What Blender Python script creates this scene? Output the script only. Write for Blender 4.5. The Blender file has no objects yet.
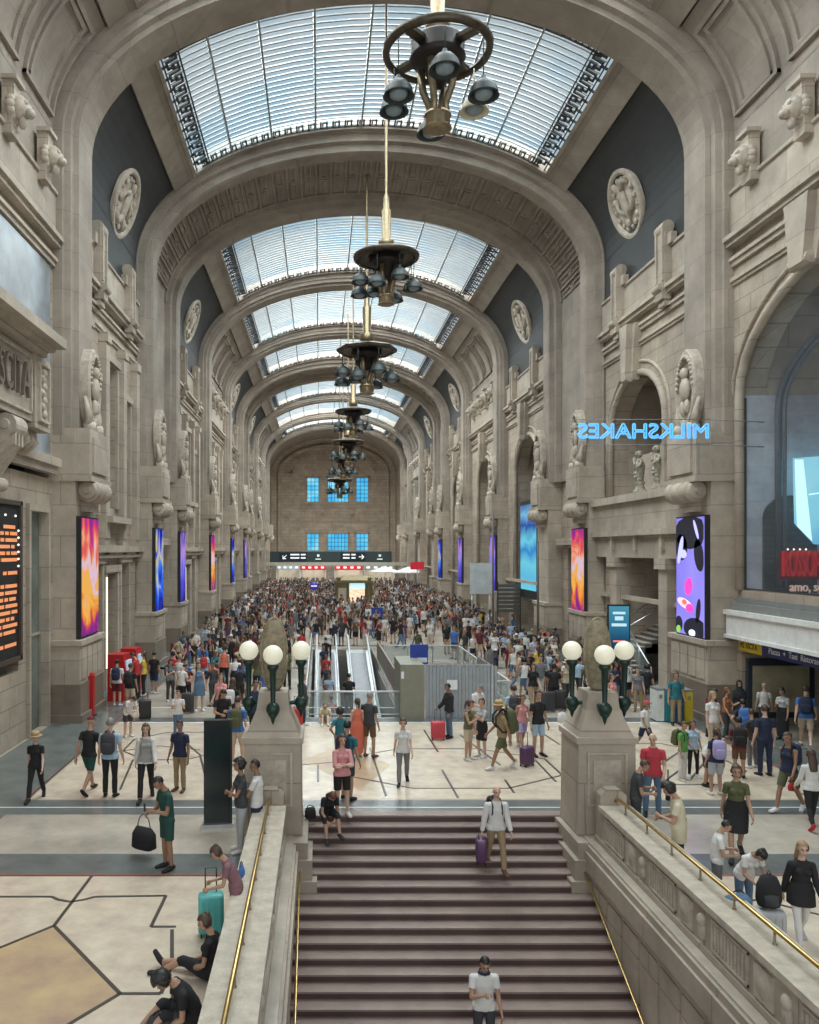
import bpy, bmesh, math, random
import numpy as np
from mathutils import Vector, Matrix, Euler

S = bpy.context.scene
COL = S.collection
R = math.radians
PI = math.pi

# ------------------------------------------------------------------ camera
# world frame: +y runs down the hall, the concourse floor is z = 0
EYE = 6.1
cd = bpy.data.cameras.new('camera')
cam = bpy.data.objects.new('camera', cd); COL.objects.link(cam)
cam.location = (0, 0, EYE); cam.rotation_euler = (R(90), 0, 0)
cd.sensor_fit = 'HORIZONTAL'; cd.sensor_width = 36; cd.lens = 36 * 800 / 819
cd.shift_x = 89.5 / 819; cd.shift_y = 38 / 819
cd.clip_end = 600; cd.clip_start = .05
S.camera = cam
# ------------------------------------------------------------------ world, daylight, exposure
S.view_settings.view_transform = 'Standard'
S.view_settings.look = 'None'
S.view_settings.exposure = 0.10
S.view_settings.gamma = 1.0
S.view_settings.use_curve_mapping = False
S.cycles.use_denoising = True
S.cycles.max_bounces = 6
S.cycles.diffuse_bounces = 4
S.cycles.transparent_max_bounces = 12
w = bpy.data.worlds.new('sky'); S.world = w; w.use_nodes = True
bg = w.node_tree.nodes['Background']
bg.inputs['Color'].default_value = (.80, .91, 1.0, 1)
bg.inputs['Strength'].default_value = .62

XC = 2.6            # centre line of the hall
AV, BV = 12.1, 7.0  # bay vault half width and rise
AR, BR = 11.3, 6.0  # rib arches
ZS = 20.95          # springing height
BAYS = [(15.5, 28.4, 'light'), (31.0, 41.3, 'dark'), (51.0, 62.5, 'dark'), (64.8, 77.2, 'light'),
        (79.5, 90.5, 'dark'), (99.7, 111.2, 'dark'), (113.5, 125.9, 'light'), (128.2, 137.0, 'dark')]
RIBS = [(13.2, 15.5), (28.4, 31.0), (62.5, 64.8), (77.2, 79.5), (111.2, 113.5), (125.9, 128.2), (137.0, 139.3)]
WIDE = [(41.3, 51.0), (90.5, 99.7)]
Y_END = 156.0

def area(name, loc, sx, sy, power, color=(1, 1, 1), rot=(0, 0, 0)):
    d = bpy.data.lights.new(name, 'AREA'); d.shape = 'RECTANGLE'; d.size = sx; d.size_y = sy
    d.energy = power; d.color = color
    o = bpy.data.objects.new(name, d); COL.objects.link(o)
    o.location = loc; o.rotation_euler = rot
    return o
SKY_L = 37.0        # W per square metre of skylight
for (y0, y1, k) in BAYS:      # daylight over every skylight, outside the glass
    area('skylight_daylight', (XC, (y0 + y1) / 2, 29.4), 21.0, y1 - y0, SKY_L * 21.0 * (y1 - y0), (1.0, .985, .955))
# fill lights added at both ends of the hall
# far fill, added over the signboard to brighten the end wall
area('end_wall_fill', (XC, 135.5, 7.0), 18, 1.2, 900, (1.0, .93, .84), (R(115), 0, 0))
area('near_end_fill', (XC, -6.0, 12.0), 22, 18, 1500, (1.0, .95, .86), (R(90), 0, 0))  # near fill, added behind the camera

# ------------------------------------------------------------------ materials
MATS = {}
def _n(nt, t, **kw):
    n = nt.nodes.new(t)
    for k, v in kw.items():
        if k in n.inputs: n.inputs[k].default_value = v
        else: setattr(n, k, v)
    return n
def mat(name, col, rough=.6, metal=0., var=.12, scale=3., bump=0., brick=None, emis=0., spec=.5, detail=5, tint=None, alpha=None):
    if name in MATS: return MATS[name]
    m = bpy.data.materials.new(name); m.use_nodes = True
    nt = m.node_tree; b = nt.nodes['Principled BSDF']; L = nt.links.new
    c = (*col, 1)
    b.inputs['Roughness'].default_value = rough; b.inputs['Metallic'].default_value = metal
    b.inputs['Specular IOR Level'].default_value = spec
    geo = _n(nt, 'ShaderNodeNewGeometry')
    tc = _n(nt, 'ShaderNodeTexCoord')
    src = geo.outputs['Position'] if brick or scale < 2 else tc.outputs['Object']
    no = _n(nt, 'ShaderNodeTexNoise', Scale=scale, Detail=detail, Roughness=.6)
    L(src, no.inputs['Vector'])
    ramp = _n(nt, 'ShaderNodeMixRGB', blend_type='MIX')
    lo = tint or tuple(max(0, x * (1 - var)) for x in col); hi = tuple(min(1, x * (1 + var)) for x in col)
    ramp.inputs[1].default_value = (*lo, 1); ramp.inputs[2].default_value = (*hi, 1)
    cr = _n(nt, 'ShaderNodeMapRange'); cr.inputs['From Min'].default_value = .3; cr.inputs['From Max'].default_value = .7
    L(no.outputs['Fac'], cr.inputs['Value']); L(cr.outputs['Result'], ramp.inputs[0])
    out = ramp.outputs[0]
    if brick:
        bw, bh, dark = brick
        sep = _n(nt, 'ShaderNodeSeparateXYZ'); L(geo.outputs['Position'], sep.inputs[0])
        add = _n(nt, 'ShaderNodeMath', operation='ADD'); L(sep.outputs[0], add.inputs[0]); L(sep.outputs[1], add.inputs[1])
        cmb = _n(nt, 'ShaderNodeCombineXYZ'); L(add.outputs[0], cmb.inputs[0]); L(sep.outputs[2], cmb.inputs[1])
        br = _n(nt, 'ShaderNodeTexBrick'); br.offset = .5
        br.inputs['Scale'].default_value = 1.0; br.inputs['Mortar Size'].default_value = .018
        br.inputs['Brick Width'].default_value = bw; br.inputs['Row Height'].default_value = bh
        br.inputs['Color1'].default_value = (1, 1, 1, 1); br.inputs['Color2'].default_value = (.86, .86, .87, 1)
        br.inputs['Mortar'].default_value = (dark, dark, dark, 1); br.inputs['Mortar Smooth'].default_value = .3
        L(cmb.outputs[0], br.inputs['Vector'])
        mx = _n(nt, 'ShaderNodeMixRGB', blend_type='MULTIPLY'); mx.inputs[0].default_value = 1
        L(out, mx.inputs[1]); L(br.outputs['Color'], mx.inputs[2]); out = mx.outputs[0]
        no2 = _n(nt, 'ShaderNodeTexNoise', Scale=.5, Detail=9.0, Roughness=.72); L(geo.outputs['Position'], no2.inputs['Vector'])
        mr = _n(nt, 'ShaderNodeMapRange'); mr.inputs['From Min'].default_value = .3; mr.inputs['From Max'].default_value = .7
        mr.inputs['To Min'].default_value = .68; mr.inputs['To Max'].default_value = 1.10; L(no2.outputs['Fac'], mr.inputs['Value'])
        vm = _n(nt, 'ShaderNodeVectorMath', operation='SCALE'); L(out, vm.inputs[0]); L(mr.outputs['Result'], vm.inputs['Scale']); out = vm.outputs[0]
    L(out, b.inputs['Base Color'])
    if bump:
        bp = _n(nt, 'ShaderNodeBump'); bp.inputs['Strength'].default_value = bump; bp.inputs['Distance'].default_value = .02
        nb = _n(nt, 'ShaderNodeTexNoise', Scale=scale * 6, Detail=6.0); L(src, nb.inputs['Vector'])
        L(nb.outputs['Fac'], bp.inputs['Height']); L(bp.outputs[0], b.inputs['Normal'])
    if emis:
        b.inputs['Emission Color'].default_value = c; b.inputs['Emission Strength'].default_value = emis
    if alpha is not None: b.inputs['Alpha'].default_value = alpha
    MATS[name] = m
    return m
def glassy(name, col, op=.3, rough=.05):
    """thin architectural glass: part see-through, part mirror, part tinted haze"""
    if name in MATS: return MATS[name]
    m = bpy.data.materials.new(name); m.use_nodes = True; nt = m.node_tree; nt.nodes.clear(); L = nt.links.new
    o = _n(nt, 'ShaderNodeOutputMaterial'); t = _n(nt, 'ShaderNodeBsdfTransparent'); g = _n(nt, 'ShaderNodeBsdfPrincipled')
    t.inputs[0].default_value = (.95, .97, .97, 1)
    g.inputs['Base Color'].default_value = (*col, 1); g.inputs['Roughness'].default_value = rough
    mx = _n(nt, 'ShaderNodeMixShader'); mx.inputs[0].default_value = op
    L(t.outputs[0], mx.inputs[1]); L(g.outputs[0], mx.inputs[2]); L(mx.outputs[0], o.inputs[0])
    MATS[name] = m; return m
def skyglass(name):
    m = bpy.data.materials.new(name); m.use_nodes = True; nt = m.node_tree; nt.nodes.clear(); L = nt.links.new
    o = _n(nt, 'ShaderNodeOutputMaterial'); t = _n(nt, 'ShaderNodeBsdfTransparent'); g = _n(nt, 'ShaderNodeBsdfPrincipled')
    geo = _n(nt, 'ShaderNodeNewGeometry')
    br = _n(nt, 'ShaderNodeTexBrick'); br.offset = 0.
    br.inputs['Scale'].default_value = 1; br.inputs['Brick Width'].default_value = 2.35; br.inputs['Row Height'].default_value = .52
    br.inputs['Mortar Size'].default_value = .0
    br.inputs['Color1'].default_value = (.80, .86, .88, 1); br.inputs['Color2'].default_value = (.92, .96, .96, 1)
    L(geo.outputs['Position'], br.inputs['Vector'])
    no = _n(nt, 'ShaderNodeTexNoise', Scale=.16, Detail=2.0); L(geo.outputs['Position'], no.inputs['Vector'])
    mx0 = _n(nt, 'ShaderNodeMixRGB', blend_type='MIX'); mx0.inputs[2].default_value = (.62, .83, .95, 1)
    mr = _n(nt, 'ShaderNodeMapRange'); mr.inputs['From Min'].default_value = .5; mr.inputs['From Max'].default_value = .62
    mr.inputs['To Max'].default_value = .8
    L(no.outputs['Fac'], mr.inputs['Value']); L(mr.outputs['Result'], mx0.inputs[0]); L(br.outputs['Color'], mx0.inputs[1])
    L(mx0.outputs[0], t.inputs[0])
    g.inputs['Base Color'].default_value = (.55, .6, .6, 1); g.inputs['Roughness'].default_value = .3
    mx = _n(nt, 'ShaderNodeMixShader'); mx.inputs[0].default_value = .08
    L(t.outputs[0], mx.inputs[1]); L(g.outputs[0], mx.inputs[2]); L(mx.outputs[0], o.inputs[0])
    MATS[name] = m; return m
def screen(name, cols, scale=1.2, strength=1.0, dist=1.5, seed=0., stretch=(1, 1, .5), zr=None, mixn=.5):
    """a lit advertising screen: flowing colour bands"""
    m = bpy.data.materials.new(name); m.use_nodes = True; nt = m.node_tree; nt.nodes.clear(); L = nt.links.new
    o = _n(nt, 'ShaderNodeOutputMaterial'); e = _n(nt, 'ShaderNodeEmission'); e.inputs['Strength'].default_value = strength
    geo = _n(nt, 'ShaderNodeNewGeometry'); mp = _n(nt, 'ShaderNodeMapping'); mp.inputs['Location'].default_value = (seed, seed, seed)
    mp.inputs['Scale'].default_value = stretch
    no = _n(nt, 'ShaderNodeTexNoise', Scale=scale, Detail=2.5, Distortion=dist)
    L(geo.outputs['Position'], mp.inputs[0]); L(mp.outputs[0], no.inputs['Vector'])
    cr = _n(nt, 'ShaderNodeValToRGB'); els = cr.color_ramp.elements
    while len(els) < len(cols): els.new(.5)
    for i, c in enumerate(cols):
        els[i].position = .25 + .5 * i / (len(cols) - 1); els[i].color = (*c, 1)
    if zr:
        for i, el in enumerate(els): el.position = i / (len(cols) - 1)
        sp = _n(nt, 'ShaderNodeSeparateXYZ'); L(geo.outputs['Position'], sp.inputs[0])
        mr = _n(nt, 'ShaderNodeMapRange'); mr.inputs['From Min'].default_value = zr[0]; mr.inputs['From Max'].default_value = zr[1]; mr.clamp = False
        L(sp.outputs[2], mr.inputs['Value'])
        ma = _n(nt, 'ShaderNodeMath', operation='MULTIPLY_ADD'); ma.inputs[1].default_value = mixn; ma.inputs[2].default_value = -.5 * mixn
        L(no.outputs['Fac'], ma.inputs[0]); ad = _n(nt, 'ShaderNodeMath', operation='ADD'); L(ma.outputs[0], ad.inputs[0]); L(mr.outputs['Result'], ad.inputs[1])
        L(ad.outputs[0], cr.inputs[0])
    else: L(no.outputs['Fac'], cr.inputs[0])
    L(cr.outputs[0], e.inputs[0]); L(e.outputs[0], o.inputs[0])
    MATS[name] = m; return m

def srgb(r, g, b):
    f = lambda c: ((c / 255 + .055) / 1.055) ** 2.4 if c > 10 else c / 255 / 12.92
    return (f(r), f(g), f(b))
STONE = mat('travertine_block', (.445, .37, .29), .75, scale=.9, var=.16, bump=.3, brick=(1.5, .62, .5))
STONE_P = mat('smooth_limestone', (.47, .40, .32), .7, scale=.8, var=.14, bump=.25, brick=(2.4, 1.1, .6))
STONE_V = mat('vault_stone', (.355, .30, .245), .75, scale=.7, var=.13, bump=.2, brick=(2.2, 1.4, .75))
STONE_D = mat('carved_stone', (.44, .385, .315), .8, scale=4, var=.25, bump=.5)
STONE_B = mat('brown_marble_plinth', (.25, .20, .155), .4, scale=.9, var=.2, brick=(1.6, .7, .8))
SLATE = mat('dark_slate_panel', (.033, .035, .037), .6, scale=.6, var=.18, bump=.15)
IRON = mat('black_wrought_iron', (.03, .032, .036), .5, .3)
BAR = mat('grey_glazing_bar', (.30, .32, .32), .5, .2)
SKYG = skyglass('frosted_skylight_glass')
BRASS = mat('brass', (.48, .34, .14), .28, .9, var=.15, scale=8)
BRONZE = mat('dark_bronze', (.085, .068, .048), .4, .7, var=.3, scale=6)
BRONZE_L = mat('golden_bronze', (.26, .20, .12), .38, .75, var=.25, scale=6)
GREENP = mat('dark_green_paint', (.012, .035, .027), .35, .2)
FLOORM = mat('polished_pale_marble', (.52, .47, .39), .2, scale=.5, var=.10, brick=(3.0, 3.0, .93))
GREYM = mat('grey_green_marble', (.135, .150, .145), .25, scale=1.2, var=.22)
BLACKM = mat('black_stone_inlay', (.06, .052, .045), .35, var=.2)
OCHRE = mat('ochre_terrazzo', (.46, .35, .19), .3, scale=1.4, var=.22, tint=(.38, .25, .19), detail=9)
CREAMT = mat('cream_terrazzo', (.60, .53, .40), .25, scale=2.2, var=.14, tint=(.50, .40, .33), detail=9)
REDM = mat('red_marble_line', (.25, .11, .085), .35)
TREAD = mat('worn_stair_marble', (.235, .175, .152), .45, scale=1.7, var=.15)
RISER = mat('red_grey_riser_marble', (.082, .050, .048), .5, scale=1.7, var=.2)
DARK = mat('black_void', (.012, .013, .014), .6)
DGLASS = mat('dark_window_glass', (.07, .10, .10), .06, scale=.9, var=.4)
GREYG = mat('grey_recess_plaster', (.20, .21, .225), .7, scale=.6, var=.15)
WHITEP = mat('white_paint', (.68, .68, .66), .4)
STEEL = mat('brushed_steel', (.52, .54, .55), .28, .9)
GLASS = glassy('clear_railing_glass', (.35, .42, .42), .22)

# ------------------------------------------------------------------ mesh builder
class MB:
    def __init__(s): s.v = []; s.f = []; s.m = []; s.sm = []
    def add(s, vs, fs, mi=0, smooth=False):
        n = len(s.v); s.v += [tuple(p) for p in vs]
        for f in fs: s.f.append(tuple(i + n for i in f)); s.m.append(mi); s.sm.append(smooth)
    def box(s, x0, x1, y0, y1, z0, z1, mi=0):
        if x0 > x1: x0, x1 = x1, x0
        s.add([(x0, y0, z0), (x1, y0, z0), (x1, y1, z0), (x0, y1, z0), (x0, y0, z1), (x1, y0, z1), (x1, y1, z1), (x0, y1, z1)],
              [(0, 3, 2, 1), (4, 5, 6, 7), (0, 1, 5, 4), (1, 2, 6, 5), (2, 3, 7, 6), (3, 0, 4, 7)], mi)
    def taper(s, cx, cy, w0, d0, z0, w1, d1, z1, mi=0):
        vs = [(cx + sx * w / 2, cy + sy * d / 2, z) for (w, d, z) in ((w0, d0, z0), (w1, d1, z1)) for sx, sy in ((-1, -1), (1, -1), (1, 1), (-1, 1))]
        s.add(vs, [(0, 3, 2, 1), (4, 5, 6, 7), (0, 1, 5, 4), (1, 2, 6, 5), (2, 3, 7, 6), (3, 0, 4, 7)], mi)
    def obox(s, c, ax, ay, az, mi=0):
        """box about centre c with half-axis vectors"""
        c = Vector(c); ax = Vector(ax); ay = Vector(ay); az = Vector(az)
        vs = [c + sx * ax + sy * ay + sz * az for sz in (-1, 1) for sx, sy in ((-1, -1), (1, -1), (1, 1), (-1, 1))]
        s.add(vs, [(0, 3, 2, 1), (4, 5, 6, 7), (0, 1, 5, 4), (1, 2, 6, 5), (2, 3, 7, 6), (3, 0, 4, 7)], mi)
    def prism(s, pts, axis, a0, a1, mi=0):
        """polygon in the two other axes, extruded along axis"""
        n = len(pts)
        def mk(p, a):
            if axis == 'x': return (a, p[0], p[1])
            if axis == 'y': return (p[0], a, p[1])
            return (p[0], p[1], a)
        vs = [mk(p, a0) for p in pts] + [mk(p, a1) for p in pts]
        fs = [tuple(range(n))[::-1], tuple(range(n, 2 * n))] + [(i, (i + 1) % n, n + (i + 1) % n, n + i) for i in range(n)]
        s.add(vs, fs, mi)
    def lathe(s, prof, c=(0, 0, 0), n=20, mi=0, smooth=True, axis='z', sc=(1, 1), sq=False):
        vs = []; k = len(prof)
        for i in range(n):
            a = 2 * PI * (i + (.5 if sq else 0)) / n
            for (r, h) in prof:
                x, y = r * math.cos(a) * sc[0], r * math.sin(a) * sc[1]
                p = (x, y, h) if axis == 'z' else ((x, h, y) if axis == 'y' else (h, x, y))
                vs.append((p[0] + c[0], p[1] + c[1], p[2] + c[2]))
        fs = []
        for i in range(n):
            j = (i + 1) % n
            for q in range(k - 1):
                f = (i * k + q, j * k + q, j * k + q + 1, i * k + q + 1)
                fs.append(f)
        s.add(vs, fs, mi, smooth)
        for q, rev in ((0, True), (k - 1, False)):
            if prof[q][0] > 1e-4 and prof[0] != prof[-1]:
                f = [i * k + q for i in range(n)]
                s.f.append(tuple(len(s.v) - n * k + i for i in (f[::-1] if rev else f))); s.m.append(mi); s.sm.append(False)
    def tube(s, pts, r, n=8, mi=0, smooth=True, cap=True):
        pts = [Vector(p) for p in pts]; k = len(pts); rs = r if isinstance(r, (list, tuple)) else [r] * k
        vs = []; up = Vector((0, 0, 1)); prev = None
        for i, p in enumerate(pts):
            d = (pts[min(i + 1, k - 1)] - pts[max(i - 1, 0)]).normalized()
            if prev is None:
                u = d.cross(up)
                if u.length < .05: u = d.cross(Vector((1, 0, 0)))
                u.normalize()
            else:
                u = (prev - prev.dot(d) * d).normalized()
            prev = u; v = d.cross(u)
            for j in range(n):
                a = 2 * PI * j / n
                vs.append(p + (u * math.cos(a) + v * math.sin(a)) * rs[i])
        fs = [(i * n + j, i * n + (j + 1) % n, (i + 1) * n + (j + 1) % n, (i + 1) * n + j) for i in range(k - 1) for j in range(n)]
        if cap: fs += [tuple(range(n))[::-1], tuple((k - 1) * n + j for j in range(n))]
        s.add(vs, fs, mi, smooth)
    def ball(s, c, r, n=14, mi=0, sc=(1, 1, 1)):
        m = max(6, n // 2)
        prof = [(max(1e-5, math.sin(PI * i / m)), -math.cos(PI * i / m)) for i in range(m + 1)]
        vs = []; k = len(prof)
        for i in range(n):
            a = 2 * PI * i / n
            for (q, h) in prof: vs.append((c[0] + r * q * math.cos(a) * sc[0], c[1] + r * q * math.sin(a) * sc[1], c[2] + r * h * sc[2]))
        fs = [(i * k + q, ((i + 1) % n) * k + q, ((i + 1) % n) * k + q + 1, i * k + q + 1) for i in range(n) for q in range(k - 1)]
        s.add(vs, fs, mi, True)
    def loft(s, rings, mi=0, smooth=True, closed=True, cap=True):
        n = len(rings[0]); k = len(rings); vs = [p for r in rings for p in r]
        fs = []
        for i in range(k - 1):
            for j in range(n if closed else n - 1):
                fs.append((i * n + j, i * n + (j + 1) % n, (i + 1) * n + (j + 1) % n, (i + 1) * n + j))
        if cap and closed: fs += [tuple(range(n))[::-1], tuple((k - 1) * n + j for j in range(n))]
        s.add(vs, fs, mi, smooth)
    def text(s, body, size, mtx, depth=.02, mi=0, align='CENTER', spacing=1.0, squash=1.0):
        cu = bpy.data.curves.new('t', 'FONT'); cu.body = body; cu.size = size; cu.extrude = depth / 2
        cu.align_x = align; cu.align_y = 'CENTER'; cu.space_character = spacing; cu.resolution_u = 3
        o = bpy.data.objects.new('t', cu); COL.objects.link(o)
        bpy.context.view_layer.update()
        me = bpy.data.meshes.new_from_object(o)
        bpy.data.objects.remove(o); bpy.data.curves.remove(cu)
        vs = [mtx @ Vector((v.co.x * squash, v.co.y, v.co.z)) for v in me.vertices]
        s.add(vs, [tuple(p.vertices) for p in me.polygons], mi)
        bpy.data.meshes.remove(me)
    def mesh(s, name, mats):
        me = bpy.data.meshes.new(name); me.from_pydata(s.v, [], s.f)
        for m in mats: me.materials.append(m)
        me.polygons.foreach_set('material_index', s.m); me.polygons.foreach_set('use_smooth', s.sm)
        me.update(); return me
    def build(s, name, mats, parent=None, fix=True, **tags):
        if not isinstance(mats, (list, tuple)): mats = [mats]
        me = s.mesh(name, mats)
        if fix and len(s.f) < 60000:
            b = bmesh.new(); b.from_mesh(me); bmesh.ops.recalc_face_normals(b, faces=b.faces); b.to_mesh(me); b.free()
        o = bpy.data.objects.new(name, me); COL.objects.link(o)
        if parent is not None:
            o.parent = parent; o.matrix_parent_inverse = parent.matrix_basis.inverted()
        for k, v in tags.items(): o[k] = v
        return o
def struct(mb, name, mats, parent=None):
    return mb.build(name, mats, parent, **({'kind': 'structure'} if parent is None else {}))
def thing(name, label, cat, loc=(0, 0, 0), rz=0., group=None):
    o = bpy.data.objects.new(name, None); COL.objects.link(o); o.empty_display_size = .1
    o.location = loc; o.rotation_euler = (0, 0, rz); o['label'] = label; o['category'] = cat
    if group: o['group'] = group
    bpy.context.view_layer.update() if False else None
    return o
def part(mb, name, mats, root):
    """a part modelled in its thing's local frame"""
    o = mb.build(name, mats, None); o.parent = root; return o
def dup(root, loc=None, rz=None, label=None, group=None):
    r = root.copy(); COL.objects.link(r)
    if loc is not None: r.location = loc
    if rz is not None: r.rotation_euler = (0, 0, rz)
    if label: r['label'] = label
    if group: r['group'] = group
    for ch in list(root.children):
        c = ch.copy(); COL.objects.link(c); c.parent = r
        for g in list(ch.children):
            d = g.copy(); COL.objects.link(d); d.parent = c
    return r
def F(px, py, z=0.):
    """where on a level z a spot of the photograph lies"""
    y = 800 * (EYE - z) / (py - 550)
    return ((px - 320) * y / 800, y)

# ------------------------------------------------------------------ floor
STX0, STX1, STY = -.55, 5.62, 18.4        # stairwell
WX0, WX1, WY0, WY1 = -.42, 3.15, 29.2, 49.0     # sloping walkway well
VX0, VX1, VY0, VY1 = 3.4, 7.4, 31.5, 43.0       # second well behind the hoarding
fl = MB()
def slab(x0, x1, y0, y1, mi=0, z1=0., z0=-.4): fl.box(x0, x1, y0, y1, z0, z1, mi)
XA, XB = -12.5, 22.0
slab(XA, STX0, -2, STY); slab(STX1, XB, -2, STY); slab(XA, XB, STY, WY0)
slab(XA, WX0, WY0, WY1)
slab(WX1, VX0, WY0, WY1); slab(VX0, VX1, WY0, VY0); slab(VX1, XB, WY0, WY1); slab(VX0, VX1, VY1, WY1); slab(XA, XB, WY1, 160)
struct(fl, 'floor', [FLOORM])
def inlay(name, polys, m, z=.004):
    t = MB()
    for p in polys:
        if len(p) == 4 and not isinstance(p[0], (tuple, list)): p = [(p[0], p[2]), (p[1], p[2]), (p[1], p[3]), (p[0], p[3])]
        t.prism(p, 'z', -.01, z)
    return struct(t, name, [m])
# transverse bands in front of the stair head and by the first piers
band = []
for (a, b) in ((18.45, 19.5), (15.05, 16.05)):
    if b > STY: band += [(XA + 3.1, WX1 + 12, a, b)]
    else: band += [(XA + 3.1, -1.5, a, b), (6.6, 15, a, b)]
band += [(XA + 3.1, 15, 28.4, 29.1), (-9.4, -7.25, 16.05, 18.45), (-9.4, -7.25, 19.5, 28.4), (-9.4, -7.25, 29.1, 128), (12.9, 15, 19.5, 28.4), (12.9, 15, 29.1, 128)]
band += [(XA + 3.1, WX0 - .2, 40.9, 41.6), (VX1 + .1, 15, 40.9, 41.6), (XA + 3.1, 15, 50.6, 51.3)]
inlay('trim_1', band, GREYM)
inlay('trim_2', [(-7.25, -7.17, 19.6, 100), (12.8, 12.9, 19.6, 100), (-9.4, -1.4, 14.95, 15.05), (6.5, 15, 14.95, 15.05)], REDM, .006)
inlay('trim_3', [(-9.4, 15, 18.92, 18.97), (-7.1, 12.7, 28.2, 28.32), (-7.1, 12.7, 30.9, 31.0)], WHITEP, .008)
# mosaic ground either side of the stairwell
inlay('trim_4', [(-9.4, -1.4, 1, 14.95), (6.5, 15, 1, 14.95), (-7.1, 12.8, 19.6, 28.2)], CREAMT, .003)
A_ = F(92, 876); B_ = F(54, 926); C_ = F(120, 994); D_ = F(161, 994); E_ = F(0, 948); G_ = F(60, 1030); H_ = F(-60, 1030); K_ = F(-30, 960)
inlay('trim_5', [[B_, C_, G_, H_, K_, E_], [F(300, 760), F(345, 745), F(390, 765), F(360, 790)]], OCHRE, .005)
def lines(name, segs, wd=.07, z=.010, m=BLACKM):
    t = MB()
    for pl in segs:
        for a, b in zip(pl[:-1], pl[1:]):
            a = Vector((*a, 0)); b = Vector((*b, 0)); d = (b - a).normalized(); n = Vector((-d.y, d.x, 0))
            t.obox((a + b) / 2, (b - a) / 2, n * wd / 2, (0, 0, z), 0)
    return struct(t, name, [m])
segs = [[A_, B_, C_, D_], [B_, E_, K_], [C_, G_], [F(-30, 897), F(52, 897), F(58, 900), F(70, 902), F(84, 900), F(95, 897), F(166, 896), F(151, 927), F(176, 927)],
        [F(172, 930), F(172, 965), D_]]
for q in (0, 1):
    sx = (lambda p, k=q: p if k == 0 else (5.1 - p[0], p[1]))
    segs += [[sx(p) for p in s_] for s_ in segs[:0]]
segs += [[F(87, 747), F(25, 801)], [F(133, 760), F(120, 790)], [F(180, 738), F(200, 755), F(205, 775)], [F(115, 752), F(160, 746), F(200, 750)],
         [F(318, 765), F(318, 782)], [F(370, 748), F(386, 796)], [F(300, 765), F(340, 762)], [F(424, 730), F(438, 752)], [F(442, 770), F(458, 798)],
         [F(505, 780), F(514, 793)], [F(535, 760), F(556, 782)], [F(545, 735), F(560, 745)], [F(460, 735), F(500, 765)],
         [F(640, 800), F(680, 770)], [F(660, 765), F(690, 745)], [F(690, 780), F(719, 745)], [F(790, 790), F(819, 800)],
         [F(700, 905), F(760, 900), F(819, 915)], [F(819, 880), F(790, 900)], [F(560, 735), F(600, 735)]]
ell = []
for cx, cy, ra, rb in ((3.6, 22.5, 3.2, 2.2), (-4.5, 25, 1.6, 1.9), (10.0, 23, 1.9, 2.4), (10.8, 10.5, 2.6, 2.8)):
    ell.append([(cx + ra * math.cos(t * PI / 4 + PI / 8), cy + rb * math.sin(t * PI / 4 + PI / 8)) for t in range(9)])
lines('trim_6', segs + ell, .06)
lines('trim_7', [[F(-5, 876), F(250, 876)]], .02, .006, WHITEP)

# ------------------------------------------------------------------ staircase
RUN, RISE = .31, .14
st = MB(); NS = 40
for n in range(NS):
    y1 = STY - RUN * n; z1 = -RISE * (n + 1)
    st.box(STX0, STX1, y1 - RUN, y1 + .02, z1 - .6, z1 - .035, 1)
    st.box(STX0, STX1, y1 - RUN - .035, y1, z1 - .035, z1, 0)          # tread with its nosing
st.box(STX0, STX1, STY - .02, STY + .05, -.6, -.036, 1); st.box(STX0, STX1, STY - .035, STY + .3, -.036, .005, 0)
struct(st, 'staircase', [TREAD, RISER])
sw = MB()
for s, x in ((-1, STX0), (1, STX1)):
    o = x + s * .3
    sw.box(x, o, 4, 16.6, -8.5, -.55)                            # stairwell wall
    for k in range(14):                                          # raised upright panels in it
        sw.box(x - s * .03, x, 16.35 - .8 * k - .66, 16.35 - .8 * k, -8, -.75)
    sw.box(x - s * .10, o, 4, 16.9, -.55, -.18); sw.box(x - s * .05, o, 4, 16.9, -.18, -.05)
    sw.box(x - s * .06, x, 4, 16.9, -.68, -.55)
struct(sw, 'wall_stairwell', [STONE_P])

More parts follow.
